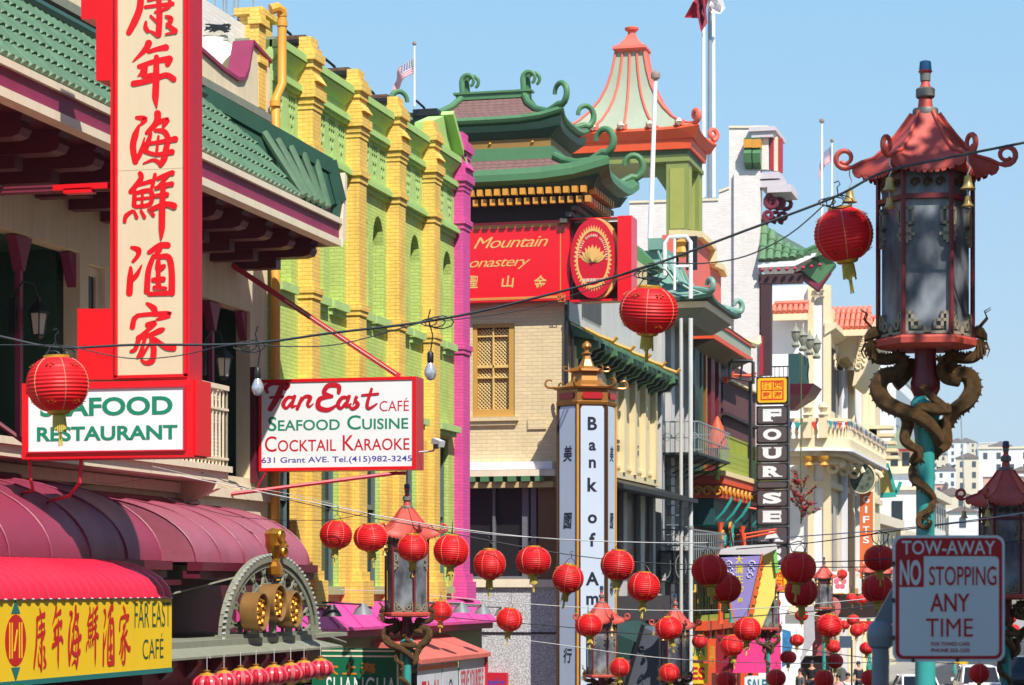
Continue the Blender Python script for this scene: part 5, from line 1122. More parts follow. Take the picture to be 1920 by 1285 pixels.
ob('middle_balcony', MB().box(-15.3, -14.0, 86.6, 102.7, zl - 3.3, zl - 3.1).box(-14.06, -14.0, 86.6, 102.7, zl - 2.6, zl - 2.5).box(-14.06, -14.0, 86.6, 102.7, zl - 2.95, zl - 2.9), m_turq, O)
for i in range(26):
    y = 87 + i * .6; kk = i % 3
    ob('carved_ornament', MB().scroll((-14.02, y, zl - 1.6 - r2.uniform(0, 1.4)), (0, 1, .3), (0, 0, 1), r2.uniform(.16, .3), 1.2, .055, 10), (m_gol, m_turq, m_org2)[kk], O)
for i in range(12):
    y = 87.2 + i * 1.3; z = zl - r2.uniform(1.3, 2.8); ob('lattice_bar', MB().bar((-13.98, y, z), (-13.98, y + r2.uniform(-.3, 1.4), z - r2.uniform(.5, 1.1)), .06), (m_org2, m_red)[i % 2], O)
zy_ = zx(1330, 1095, -14.9)
ob('middle_wall', MB().box(-15.3, -15.05, 86.6, 102.7, zy_ - .2, zl - 3.35), P('dark_teal', (22, 58, 58)), O)
for i in range(9):
    w_ = ob('yellow_window', MB().box(-15.1, -14.98, 86.8 + i * 1.7, 88.3 + i * 1.7, zy_ - 1.15, zy_ - .02), P('yellow_pane', (240, 202, 92), .5, .2, 2), O)
    mb = MB()
    for k_ in range(5): mb.box(-14.98, -14.94, 86.8 + i * 1.7 + k_ * .37, 86.84 + i * 1.7 + k_ * .37, zy_ - 1.15, zy_)
    for k_ in range(4): mb.box(-14.98, -14.935, 86.8 + i * 1.7, 88.3 + i * 1.7, zy_ - 1.12 + k_ * .34, zy_ - 1.08 + k_ * .34)
    ob('window_grid', mb, m_mgd, w_)
ob('orange_band', MB().box(-15.3, -14.6, 86.6, 102.7, zy_ - 1.75, zy_ - 1.4), m_org2, O)
ob('olive_band', MB().box(-15.3, -14.7, 86.6, 102.7, zy_ - 1.4, zy_ - 1.18), m_oliveg, O)
ob('shop_front', MB().box(-15.3, -15.0, 86.6, 102.7, -6.5, zy_ - 1.75), P('shop_brown', (86, 44, 32), .6, .3, .7), O)
for i in range(10): ob('shop_ornament', MB().scroll((-14.9, 87.6 + i * 1.5, zy_ - 2.05), (0, 1, 0), (0, 0, 1), .24, 1.3, .06, 12), m_gol, O)
for i in range(5): ob('shop_column', MB().box(-15.0, -14.75, 88.5 + i * 3.1, 88.95 + i * 3.1, -6.5, zy_ - 1.76), m_org2, O)
def board(label, x0, y0, x1, y1, Y, mat, txt, tmat, name='shop_board', th=.25, bold=.03, inset=(.12, .18)):
    p, q = pq(x0, y1, Y), pq(x1, y0, Y); t = thing(name, label, 'sign', (p.x, Y, p.z))
    ob('board', MB().box(p.x, q.x, Y, Y + th, p.z, q.z), mat, t)
    if txt:
        w, h = q.x - p.x, q.z - p.z; mb = MB(); letters(mb, txt, (p.x + w * inset[0], p.z + h * inset[1], q.x - w * inset[0], q.z - h * inset[1]), (0, Y - .006, 0), (1, 0, 0), (0, 0, 1), (0, 0, 0), bold=bold); ob('lettering', mb, tmat, t)
    return t
m_yb2 = P('board_yellow', (240, 200, 40), .45, .08, 1)
board('upper yellow shop board ending in URN beside the dark lamp', 1291, 1196, 1325, 1238, 84, m_yb2, 'URN', m_grn_ink)
board('lower yellow shop board ending in ES beside the dark lamp', 1292, 1244, 1326, 1282, 84, m_yb2, 'ES', m_red_ink)

fr_ = thing('billboard_frame', 'black rounded steel frame in front of the white stepped wall', 'frame', pq(1398, 705, 92))
a, b, c_, d_ = pq(1369, 708, 92), pq(1369, 680, 92), pq(1412, 680, 92), pq(1412, 720, 92)
ob('frame_tube', MB().tube([a, b, b.lerp(c_, .06) + Vector((0, 0, .06)), c_.lerp(b, .06) + Vector((0, 0, .06)), c_, d_], .07, 8), m_dsteel, fr_); ob('frame_bar', MB().tube([pq(1392, 680, 92), pq(1388, 712, 92)], .05, 6).tube([a, pq(1412, 716, 92)], .04, 6), m_dsteel, fr_)
ob('orange_finial', MB().lathe([(.36, 0), (.36, .3), (.22, .8), (.05, 1.15), (.01, 1.2)], 10, (-14.0, yx(1345, -14.0), zo - .1)), m_org2, O)
# the pagoda tower
T = thing('pagoda_tower', 'open green tower under a tall coral-ribbed pagoda roof', 'tower', (-16.5, 90, 13))
TY = 88.0; tw = 5.0; xr = xy(1290, TY) ; xl = xr - tw; tcx = (xr + xl) / 2; td = 3.2; tcy = TY + td / 2
zr0 = zy(1180, 246, TY); zb0 = zy(1180, 300, TY); zp = zy(1260, 442, TY); ztp = zy(1160, 100, TY + td / 2)
H_ = ztp - zr0
tp = [(tw / 2 + .28, td / 2 + .28, zr0, .12)] + [((tw / 2 + .28) * k_ , (td / 2 + .28) * (k_ * .85 + .15 * k_), zr0 + H_ * h_, 0) for h_, k_ in ((.07, .82), (.16, .66), (.28, .52), (.42, .40), (.58, .31), (.75, .25), (.9, .215), (1, .2))]
trf = ob('roof', MB().loft([pring(tcx, tcy, *p) for p in tp], True), m_sage, T)
def side_pt(s_, u_, p): # s_: 0 south, 1 east ; u_ in -1..1
    hx_, hy_, z, l = p; k_ = l * abs(u_) ** 4
    return (tcx + hx_ * u_, tcy - hy_ - .02, z + k_ + .02) if s_ == 0 else (tcx + hx_ + .02, tcy + hy_ * u_, z + k_ + .02)
for s_, us in ((0, (-1, -.5, 0, .5, 1)), (1, (-.5, 0, .5, 1))):
    for u_ in us:
        ob('roof_rib', MB().tube([side_pt(s_, u_, p) for p in tp], .05, 7), m_coral, trf)
for u_ in (-.8, -.4, 0, .4, .8):
    q = side_pt(0, u_, tp[0]); ob('rib_boss', MB().lathe([(.02, -.15), (.15, 0), (.02, .15)], 10, (q[0], q[1] - .12, q[2] + .12)), m_creamtrim, trf)
    ob('boss_collar', MB().lathe([(.2, -.1), (.2, .1)], 12, (q[0], q[1] + .06, q[2] + .1)), m_coral, trf)
ob('neck', MB().loft([pring(tcx, tcy, .5, .42, ztp - .05), pring(tcx, tcy, .66, .58, ztp + .05), pring(tcx, tcy, .64, .56, ztp + .16), pring(tcx, tcy, .5, .42, ztp + .22), pring(tcx, tcy, .22, .2, ztp + .52), pring(tcx, tcy, .16, .16, ztp + .66)]), m_coral, T)
ob('finial', MB().lathe([(.17, 0), (.15, .16), (.26, .22), (.28, .3), (.2, .34), (.05, .37)], 14, (tcx, tcy, ztp + .64)), m_coral, T)
ez = zr0
ob('eave', MB().loft([pring(tcx, tcy, tw / 2 + .3, td / 2 + .3, ez + .02, .12), pring(tcx, tcy, tw / 2 + .42, td / 2 + .42, ez - .1, .12), pring(tcx, tcy, tw / 2 + .2, td / 2 + .2, ez - .42, .02)]), m_org2, T)
ob('eave_band', MB().loft([pring(tcx, tcy, tw / 2 + .16, td / 2 + .16, ez - .42), pring(tcx, tcy, tw / 2 + .12, td / 2 + .12, ez - .78)]), m_org2, T)
for sx, sy in ((1, -1), (1, 1)):
    mb = MB().scroll((tcx + sx * (tw / 2 + .35), tcy + sy * (td / 2 + .35), ez + .42), (.7, .7 * sy, 0), (0, 0, 1), .26, 1.2, .12, 14, t0=-PI / 2); ob('corner_scroll', mb, m_coral, T)
ob('beam', MB().loft([pring(tcx, tcy, tw / 2, td / 2, ez - .78), pring(tcx, tcy, tw / 2, td / 2, zb0)]), P('tower_dark_green', (70, 84, 46), .6, .1, 1.5, dirt=.15), T)
ob('beam_molding', MB().loft([pring(tcx, tcy, tw / 2 + .06, td / 2 + .06, zb0 + .02), pring(tcx, tcy, tw / 2 + .06, td / 2 + .06, zb0 - .14)]), P('tower_green', (128, 140, 72), .6, .1, 1.5, dirt=.15), T)
m_tg = P('tower_green', (128, 140, 72))
for sx, sy in ((1, -1), (-1, -1), (1, 1), (-1, 1)):
    x = tcx + sx * (tw / 2 - .42); y = tcy + sy * (td / 2 - .42)
    pl_ = ob('pillar', MB().box(x - .42, x + .42, y - .42, y + .42, zp - .3, zb0 - .14), m_tg, T)
    ob('pillar_panel', MB().box(x - .28, x + .28, y - .45, y - .421, zp + .25, zb0 - .4).box(x + .421, x + .45, y - .28, y + .28, zp + .25, zb0 - .4), P('tower_yellow_green', (152, 158, 76), .6, .1), pl_)
    ob('pillar_base', MB().box(x - .5, x + .5, y - .5, y + .5, zp - .5, zp - .3), P('tower_dark_green', (70, 84, 46)), pl_)
    ob('knee_brace', MB().prism([(x - sx * .42, y, zb0 - .14), (x - sx * 1.2, y, zb0 - .14), (x - sx * .42, y, zb0 - 1.3)], (0, .12, 0)), m_butter if sy > 0 else m_tg, T)
ob('tower_deck', MB().box(xl - .3, xr + .1, TY - .2, TY + td + .4, zp - .9, zp - .5), m_whbrick, T)
ob('tower_base', MB().box(xl - .3, xr, TY, TY + td, 9.3, zp - .9), m_dbrick, T)

# ================================================================ white stepped wall with cornice, balcony and small tiled roof
E_ = thing('stepped_wall_building', 'white painted brick building with stepped side wall and red cornice columns', 'building', (-16, 103, gz(103)))
EY = 103.0
def ep(a, b): return (xy(a, EY), zy(a, b, EY))
out = [ep(*p) for p in ((1180, 1200), (1425.5, 1200), (1425.5, 318), (1441, 318), (1441, 240), (1367, 240), (1367, 354), (1348, 361), (1347, 376), (1180, 381))]
ob('side_wall', MB().slab(out, [], (0, EY, 0), (1, 0, 0), (0, 0, 1), (0, .5, 0)), m_whbrick, E_)
mb = MB()
for a, b in ((4, 5), (6, 7), (8, 9)): p, q = out[a], out[b]; mb.bar((p[0], EY + .2, p[1] + .04), (q[0], EY + .2, q[1] + .04), .5, .1)
ob('coping', mb, m_creamtrim, E_)
a, b = ep(1377, 1000), ep(1425, 322); ob('chimney_breast', MB().box(a[0], b[0], EY - .18, EY, a[1], b[1]), m_whbrick, E_)
ob('building_core', MB().box(-26, -17.5, EY + .5, 117.8, -6, 16.5), m_whbrick, E_)
a, b = ep(1406, 256), ep(1456, 240); 
m_mc = P('mauve_cornice', (206, 196, 200), .6, .1, 2, dirt=.2)
ob('top_cornice', MB().box(a[0], b[0], EY - .3, EY + 3, (a[1] + b[1]) / 2, b[1] + .03).box(a[0] + .1, b[0] - .12, EY - .2, EY + 3, a[1] - .1, (a[1] + b[1]) / 2), m_mc, E_)
for px_, m in ((1443, m_dred), (1449, m_creamtrim), (1456, m_dred)):
    q = ep(px_, 318); ob('attic_column', MB().box(q[0], q[0] + .15, EY + .1 + (px_ - 1443) * .04, EY + .5 + (px_ - 1443) * .04, q[1], ep(px_, 254)[1]), P('brick_red_paint', (168, 40, 56), .5, .1) if m is m_dred else m, E_)
for i, px_ in enumerate((1411, 1427)):
    q = ep(px_, 317); w = .3
    pts = [(q[0] - w, EY - .18, q[1]), (q[0] - w, EY - .5, q[1] + .2), (q[0] - w, EY - .6, q[1] + .6), (q[0] - w, EY - .35, q[1] + .95), (q[0] - w, EY - .45, q[1] + 1.3), (q[0] - w, EY, q[1] + 1.3), (q[0] - w, EY, q[1])]
    ob('green_corbel', MB().prism(pts, (w * 1.1, 0, 0)), m_mg, E_)
    ob('corbel_cap', MB().box(q[0] - w - .02, q[0] + .05, EY - .55, EY, q[1] + .85, q[1] + 1.22), m_gol, E_)
for i, (x0, x1, y0, y1) in enumerate(((1426, 1462, 322, 336), (1426, 1470, 337, 352), (1440, 1484, 345, 362))):
    a, b = ep(x0, y1), ep(x1, y0); ob('cornice_step', MB().box(a[0] - .02, b[0], EY - .05 - i * .02, EY + 2.2, a[1], b[1] - .02), m_mc, E_)
for k_ in range(3):
    q = ep(1447 + k_ * 7, 378 - k_ * 6); ob('scroll_bracket', MB().scroll((q[0], EY + .2 + k_ * 1.1, q[1]), (1, 0, 0), (0, 0, 1), .34, 1.4, .13, 16, t0=PI / 2).scroll((q[0] - .15, EY + .2 + k_ * 1.1, q[1] - .6), (1, 0, 0), (0, 0, 1), .26, 1.3, .11, 16, t0=-PI / 2, sgn=-1), P('wine_red', (112, 30, 52), .5, .15), E_)
# little tiled roof over a dark framed balcony
zt_, zb_ = ep(1430, 415)[1], ep(1430, 492)[1]; xa = ep(1424, 0)[0]; xb = ep(1535, 0)[0]
rt = ob('balcony_roof', MB().prism([(xa, EY - .45, zb_), (xb, EY - .45, zb_ + .05), (xb - .3, EY + .7, zb_ + .45), (xa, EY + .9, zt_)], (0, 2, -.1)), m_tiled, E_)
nt_ = 8
for i in range(nt_):
    x = xa + .18 + i * (xb - xa - .3) / (nt_ - 1); k_ = i / (nt_ - 1); ztop_i = zt_ - (zt_ - zb_ - .35) * (1 - (1 - k_) ** 2.2); zlo = zb_ + .28 * max(0, k_ - .55) ** 1.5 * 3
    for r in range(3):
        z0 = zlo + (ztop_i - zlo) * r / 3; z1 = zlo + (ztop_i - zlo) * (r + 1) / 3
        ob('tile', MB().tube([(x, EY - .5 + r * .3, z0), (x, EY - .5 + (r + 1) * .3, z1)], [.19, .16], 10), P('balcony_tile', (98, 134, 96), .45, .2, 3, dirt=.25), rt)
ob('roof_ridge', MB().tube([(xa, EY + .5, zt_ + .1), (xa + .45, EY + .4, zt_ - .75), (xa + 1.1, EY + .3, zt_ - 1.25), (xa + 1.9, EY + .2, zt_ - 1.42), (xb - .1, EY, zt_ - 1.2), (xb + .15, EY, zt_ - .95)], [.16, .16, .15, .14, .11, .06], 9), m_mg, rt)
ob('eave_board', MB().prism([(xa, EY - .5, zb_ - .3), (xa + 1.6, EY - .5, zb_ - .28), (xb - .1, EY - .5, zb_ + .12), (xb, EY - .5, zb_ + .32), (xa + 1.6, EY - .5, zb_ - .06), (xa, EY - .5, zb_ - .06)], (0, 2.4, 0)), m_white, rt)
for i in range(8): 
    k_ = i / 7; ob('eave_button', MB().lathe([(.02, -.09), (.1, 0), (.02, .09)], 9, (xa + .2 + i * .36, EY - .55, zb_ - .42 + .42 * max(0, k_ - .5) ** 1.6)), P('raspberry', (186, 40, 80), .5), rt)
q0, q1 = ep(1502, 515), ep(1560, 488)
ob('corner_upturn', MB().prism([(q0[0], EY - .3, q0[1] + .2), (q0[0] + .7, EY + .8, q0[1] - .35), (q1[0], EY + 1.4, q1[1] + .05), (xb + .1, EY + .2, q1[1] + .3)], (0, .3, -.12)), m_mg, rt)
ob('corner_soffit', MB().prism([(q0[0] - .3, EY - .2, q0[1] + .1), (q0[0] + .65, EY + .7, q0[1] - .6), (q1[0] - .2, EY + 1.3, q1[1] - .3), (q0[0] + .3, EY + .5, q0[1] + .3)], (0, .3, -.1)), P('wine_red', (112, 30, 52)), rt)
q0, q1 = ep(1424, 534), ep(1505, 514); ob('lintel', MB().box(q0[0], q1[0], EY - .3, EY + .2, q0[1], q1[1]), P('umber', (70, 42, 44), .6), E_)
q0, q1 = ep(1426, 705), ep(1447, 534); ob('dark_column', MB().box(q0[0] + .05, q1[0], EY - .28, EY + .2, q0[1], q1[1]), P('umber', (70, 42, 44)), E_)
q0, q1 = ep(1426, 705), ep(1433, 632); ob('red_column', MB().box(q0[0], q1[0], EY - .34, EY - .281, q0[1], q1[1]), P('brick_red_paint', (168, 40, 56)), E_)
# teal balcony farther on
t = thing('teal_balcony', 'dark teal balcony with pointed finials next to the white column', 'balcony', pq(1496, 720, 112))
Yb_ = 111.0; q0, q1 = pq(1478, 728, Yb_), pq(1509, 655, Yb_)
ob('panel', MB().box(q0.x, q1.x - .3, Yb_, Yb_ + 3.5, q0.z + .2, q1.z - .2), P('teal_balcony', (44, 78, 78), .5, .15, 1.5), t)
for i in range(6): ob('baluster', MB().lathe([(.05, 0), (.09, .3), (.05, .7), (.1, 1.1), (.05, 1.5)], 7, (q1.x - .28, Yb_ + .2 + i * .6, q0.z + .2)), P('teal_balcony', (44, 78, 78)), t)
for i in range(4): ob('finial', MB().lathe([(.16, 0), (.2, .1), (.08, .25), (.2, .5), (.2, .7), (.26, .74), (.06, 1.0), (.02, 1.2)], 9, (q0.x + .35 + i * .22, Yb_ + i * .9, q1.z + .1 - i * .1)), m_grayst, t)
ob('under_bracket', MB().loft([pring((q0.x + q1.x) / 2, Yb_ + 1.7, .8, 1.7, q0.z + .2), pring((q0.x + q1.x) / 2 - .2, Yb_ + 1.7, .7, 1.5, q0.z - .3), pring((q0.x + q1.x) / 2 - .5, Yb_ + 1.9, .2, .6, q0.z - .9)]), P('wine_red', (112, 30, 52)), t)
ob('front_railing', MB().box(q0.x - 1.7, q0.x, Yb_ - .02, Yb_ + .02, q0.z + 1.0, q0.z + 1.06).box(q0.x - 1.7, q0.x, Yb_ - .02, Yb_ + .02, q0.z + .2, q0.z + .25), m_dsteel, t)
for i in range(9): ob('railing_bar', MB().box(q0.x - 1.65 + i * .2, q0.x - 1.62 + i * .2, Yb_ - .015, Yb_ + .015, q0.z + .25, q0.z + 1.0), m_dsteel, t)
# ================================================================ FOUR SEAS sign: a ladder of letter boxes
fs = thing('letter_box_sign', 'vertical sign of dark letter boxes spelling FOUR SEAS, yellow emblem on top', 'sign', pq(1447, 1135, 93.5))
QY = 93.5; m_box = P('letter_box', (88, 76, 78), .45, .08, 1); m_boxr = P('box_rim', (30, 28, 30), .4)
def fbox(y0, y1, mat, rim=m_boxr, x0=1418, x1=1478):
    p, q = pq(x0, y1, QY), pq(x1, y0, QY); w = .12
    b_ = ob('letter_box', MB().box(p.x, q.x, QY, QY + .5, p.z, q.z), rim, fs)
    ob('box_face', MB().slab([(p.x + w, p.z + .05), (q.x - w, p.z + .05), (q.x - .06, p.z + w), (q.x - .06, q.z - w), (q.x - w, q.z - .05), (p.x + w, q.z - .05), (p.x + .06, q.z - w), (p.x + .06, p.z + w)], [], (0, QY - .03, 0), (1, 0, 0), (0, 0, 1), (0, .029, 0)), mat, b_)
    return b_, p, q
m_emy = P('emblem_yellow', (250, 190, 30), .4, .04); m_emr = P('emblem_red', (214, 52, 28), .5, .04)
for (y0, y1) in ((706, 758), (1066, 1112)):
    b_, p, q = fbox(y0, y1, m_emy); mb = MB(); cxm, czm = (p.x + q.x) / 2, (p.z + q.z) / 2; hw_ = (q.x - p.x) * .36; hh_ = (q.z - p.z) * .36
    mb.slab([(cxm - hw_, czm - hh_), (cxm + hw_, czm - hh_), (cxm + hw_, czm + hh_), (cxm - hw_, czm + hh_)], [[(cxm - hw_ + .05, czm - hh_ + .05), (cxm - .02, czm - hh_ + .05), (cxm - .02, czm - .02), (cxm - hw_ + .05, czm - .02)], [(cxm + .02, czm - hh_ + .05), (cxm + hw_ - .05, czm - hh_ + .05), (cxm + hw_ - .05, czm - .02), (cxm + .02, czm - .02)], [(cxm - hw_ + .05, czm + .02), (cxm - .02, czm + .02), (cxm - .02, czm + hh_ - .05), (cxm - hw_ + .05, czm + hh_ - .05)], [(cxm + .02, czm + .02), (cxm + hw_ - .05, czm + .02), (cxm + hw_ - .05, czm + hh_ - .05), (cxm + .02, czm + hh_ - .05)]], (0, QY - .037, 0), (1, 0, 0), (0, 0, 1), (0, .006, 0))
    for ch, sx, sz in (('酒', -1, 1), ('四', 1, 1), ('家', -1, -1), ('海', 1, -1)):
        cx_ = cxm + sx * hw_ * .49; cz_ = czm + sz * hh_ * .49; letters(mb, ch, (cx_ - hw_ * .34, cz_ - hh_ * .34, cx_ + hw_ * .34, cz_ + hh_ * .34), (0, QY - .034, 0), (1, 0, 0), (0, 0, 1), (0, 0, 0), bold=.025)
    ob('emblem_print', mb, m_emr, b_)
SER = {'F': [(0, 0, .55, .1), (0, .9, .3, 1), (.9, .62, 1, 1), (.55, .35, .65, .65)], 'O': [], 'U': [(-.05, .9, .45, 1), (.6, .9, 1.05, 1)], 'R': [(-.02, 0, .45, .1), (.6, 0, 1.05, .1), (-.02, .9, .2, 1)], 'S': [(0, .0, .1, .3), (.88, .7, .98, 1)], 'E': [(-.02, 0, .3, .1), (-.02, .9, .3, 1), (.9, 0, 1, .36), (.9, .64, 1, 1), (.62, .36, .72, .64)], 'A': [(-.1, 0, .35, .1), (.62, 0, 1.1, .1)]}
for ch, y0, y1 in (('F', 761, 797), ('O', 798, 832), ('U', 833, 867), ('R', 868, 901), ('', 902, 917), ('S', 918, 951), ('E', 952, 986), ('A', 987, 1022), ('S', 1023, 1060)):
    b_, p, q = fbox(y0, y1, m_box)
    if ch:
        cxm = (p.x + q.x) / 2; w = .37; h0, h1 = p.z + .13, q.z - .12; mb = MB()
        letters(mb, ch, (cxm - w, h0, cxm + w, h1), (0, QY - .036, 0), (1, 0, 0), (0, 0, 1), (0, 0, 0), bold=.055)
        for k_, (a0, b0_, a1, b1_) in enumerate(SER[ch]): mb.box(cxm - w + a0 * 2 * w, cxm - w + a1 * 2 * w, QY - .041 - .001 * k_, QY - .0375, h0 + b0_ * (h1 - h0), h0 + b1_ * (h1 - h0))
        ob('slab_letter', mb, m_white, b_)
pl = pq(1410, 1000, QY); ob('support_post', MB().box(pl.x - .16, pl.x - .04, QY + .1, QY + .4, -5, zy(1410, 712, QY)), m_boxr, fs)
for a, b, c_, d_ in ((1345, 1010, 1456, 993), (1345, 1019, 1456, 998), (1360, 712, 1418, 700), (1372, 703, 1418, 706), (1345, 942, 1418, 955)):
    t_ = thing('orange_strut', {1010: 'upper of the two long orange rods crossing in front of the dark letter boxes', 1019: 'lower of the two long orange rods crossing in front of the dark letter boxes', 712: 'short red rod at the emblem box, slanting upward', 703: 'short red rod at the emblem box, lying flatter', 942: 'thin orange rod behind the dark letter boxes at mid height'}[b], 'rod', pq(a, b, 93))
    ob('rod', MB().tube([pq(a, b, 93), pq(c_, d_, QY - .3)], .05, 6), m_org2, t_)
    ob('end_plate', MB().box(*(lambda p: (p.x - .1, p.x + .1, p.y - .1, p.y + .05, p.z - .12, p.z + .12))(pq(a, b, 93))), m_org2, t_)
# ================================================================ cream building with columns, curved balcony and salmon tiles
K = thing('cream_columned_building', 'cream building with salmon tiled roofs and a curved balcony hung with bunting', 'building', (-14, 130, gz(125)))
KY = 118.0; KX = -13.8
m_kc = P('warm_cream', (228, 210, 172), .7, .06, .8, dirt=.1); m_kw = P('chalk_white', (228, 230, 232), .7, .05, .8, dirt=.06); m_kg = P('column_grey', (206, 206, 208), .7, .06, .8)
m_sal = P('salmon_tile', (222, 122, 98), .7, .2, 2, dirt=.15)
def kp(a, b): return (xy(a, KY), zy(a, b, KY))
ob('wall', MB().box(-24, KX, KY, KY + .4, -6, kp(1500, 535)[1]), m_kw, K)
ob('building_core', MB().box(-24, KX - .45, KY + .4, 147, -6, kp(1600, 600)[1]), m_kc, K)
ob('wall', MB().box(KX - .4, KX - .001, KY + .4, 147, -6, zx(1600, 618, KX)), m_kc, K)
a, b = kp(1516, 1200), kp(1558, 536); ob('corner_column', MB().box(a[0], a[0] + .3, KY - .3, KY, a[1], b[1]).box(b[0] - .35, b[0] + .02, KY - .3, KY, a[1], b[1]).box(a[0] + .3, b[0] - .35, KY - .3, KY, kp(0, 575)[1] , b[1]), m_kc, K)
a, b = kp(1523, 780), kp(1548, 573); ob('white_panel', MB().box(a[0], b[0], KY - .2, KY - .001, a[1] - 8, b[1]), m_kw, K)
a = kp(1536, 552); mb = MB()
for i in range(4): an = PI / 4 + i * PI / 2; mb.lathe([(.01, -.04), (.16, 0), (.01, .04)], 8, (a[0] + .22 * math.cos(an), KY - .33, a[1] + .22 * math.sin(an)))
mb.lathe([(.01, -.05), (.1, 0), (.01, .05)], 8, (a[0], KY - .36, a[1])); ob('flower_relief', mb, m_kc, K)
sal = mesh('tile', MB().tube([(0, 0, 0), (0, .5, .42)], [.13, .11], 8), m_sal)
sal2 = mesh('tile', MB().tube([(0, 0, 0), (-.5, 0, .42)], [.13, .11], 8), m_sal)
def tile_patch(x0, x1, ytop, ybot, Y, nm):
    p, q = pq(x0, ybot, Y), pq(x1, ytop, Y); n = int((q.x - p.x) / .27); rows = max(1, round((q.z - p.z) / .4))
    base = ob(nm, MB().prism([(p.x, Y + .1, p.z - .05), (q.x, Y + .1, p.z - .05), (q.x, Y + .1 + rows * .45, q.z - .1), (p.x, Y + .1 + rows * .45, q.z - .1)], (0, .1, -.1)), m_sal, K)
    for i in range(n + 1):
        for r in range(rows): share('tile', sal, base, (p.x + i * .27, Y + r * .46, p.z + r * .4))
    ob('tile_ridge', MB().tube([(p.x, Y + rows * .46, q.z + .02), (q.x, Y + rows * .46, q.z + .02)], .13, 8), m_sal, base)
    ob('tile_cornice', MB().box(p.x, q.x, Y - .1, Y + .2, p.z - .42, p.z - .1), m_kc, base)
tile_patch(1450, 1514, 566, 586, KY - .9, 'salmon_roof'); tile_patch(1557, 1627, 575, 616, KY - .6 + 4, 'salmon_roof'); tile_patch(1630, 1646, 592, 622, KY + 8, 'salmon_roof')
# carved end, arch opening filled in dark, window strips on the street side
a, b = pxx(1562, 700, KX), pxx(1600, 640, KX)
for i in range(14): 
    q = Vector((KX + .02, rnd.uniform(a.y, b.y + 3), 0)); q.z = rnd.uniform(zx(1580, 700, KX), zx(1580, 640, KX)); ob('carved_leaf', MB().scroll(q, (0, 1, 0), (0, 0, 1), rnd.uniform(.2, .4), 1.1, .09, 9), m_kc, K)
for px_ in (1566, 1580, 1594, 1608, 1620):
    y = yx(px_, KX); ob('tall_window', MB().box(KX, KX + .03, y, y + 1.0, zx(px_, 790, KX), zx(px_, 690, KX)), m_glass, K)
    ob('shaft', MB().tube([(KX + .18, y + 1.7, -5), (KX + .18, y + 1.7, zx(px_, 690, KX))], .3, 10), m_kg if px_ % 4 else m_kc, K)
ob('upper_cornice', MB().prism([(KX, KY - .4, zx(1560, 640, KX)), (KX + .55, KY - .4, zx(1560, 628, KX)), (KX + .55, KY - .4, zx(1560, 618, KX)), (KX, KY - .4, zx(1560, 618, KX))], (0, 20, 0)), m_kc, K)
for i in range(4): ob('lower_window', MB().box(KX, KX + .03, 121 + i * 5.5, 122.6 + i * 5.5, .5, 4.2), m_glass, K)
ob('belt_course', MB().box(-15.6, KX + .25, KY - .32, 146, 5.0, 5.3).box(-15.6, KX + .2, KY - .3, 146, -1.4, -1.0), m_kc, K)
ob('arched_sill', MB().box(KX, KX + .3, 123, 141, -.4, -.1), m_gol, K)
arc_ = [pq(a, b, 123) for a, b in ((1557, 640), (1560, 622), (1630, 620), (1641, 598), (1650, 640), (1630, 672), (1618, 700), (1604, 722), (1598, 724), (1602, 700), (1600, 684), (1588, 668), (1574, 672), (1565, 690), (1562, 720), (1557, 720))]
ob('arch_bracket', MB().prism(arc_, (0, 5.5, 0)), m_kc, K)
for i in range(9): q = arc_[2].lerp(arc_[6], i / 9) + Vector((-.25, -.04, .1)); ob('carved_leaf', MB().scroll(q, (1, 0, 0), (0, 0, 1), .26, 1.2, .07, 10), m_kc, K)
a, b = kp(1449, 700), kp(1512, 610); ob('opening_dark_fill', MB().box(KX - .39, KX + .01, 119.2, 126.5, zx(1575, 780, KX), zx(1575, 665, KX)), m_dkb, K)  # flush panel, coloured dark to stand for the shade inside the arch
# balcony
KB = thing('curved_balcony', 'cream balustraded balcony with flags strung along it, above the GIFTS sign', 'balcony', (-13, 124, 7))
def bpath(off, n=10):
    x0 = -15.9; xe = -12.4 + off; y0 = 115.6 - off; y1 = 136.0; r = 1.5; pts = [(x0, y0)]
    pts += [(xe - r + r * math.cos(a_), y0 + r + r * math.sin(a_)) for a_ in [-PI / 2 + PI / 2 * i / n for i in range(n + 1)]]; pts.append((xe, y1)); return pts
def sweep(off, z0, z1, mat, name, par, d=.3):
    o_, i_ = bpath(off), bpath(off - d); mb = MB(); rings = [[(a[0], a[1], z0), (a[0], a[1], z1), (b[0], b[1], z1), (b[0], b[1], z0)] for a, b in zip(o_, i_)]
    mb.loft(rings); return ob(name, mb, mat, par)
zk0, zk1 = zy(1580, 845, 116), zy(1580, 786, 116); zkm = zy(1580, 822, 116)
sweep(0, zk1 - .1, zk1 + .05, m_kc, 'handrail', KB); sweep(-.02, zkm - .5, zkm, m_kc, 'fascia', KB, 1.2); sweep(.1, zkm - .62, zkm - .5, m_kw, 'fascia_molding', KB, 1.2); sweep(-.25, zkm - .85, zkm - .62, m_kc, 'underside_step', KB, 1.4); sweep(-.6, zkm - 1.2, zkm - .85, m_kc, 'underside_step', KB, 1.4)
blm = mesh('baluster', MB().lathe([(.08, 0), (.05, .08), (.11, .3), (.05, .6), (.08, .82)], 8), m_kc)
P_ = bpath(-.12); acc = 0
pts = []
for (xa_, ya_), (xb_, yb_) in zip(P_, P_[1:]):
    L_ = math.hypot(xb_ - xa_, yb_ - ya_); n = max(1, round(L_ / .33))
    for i in range(n): pts.append((xa_ + (xb_ - xa_) * i / n, ya_ + (yb_ - ya_) * i / n))
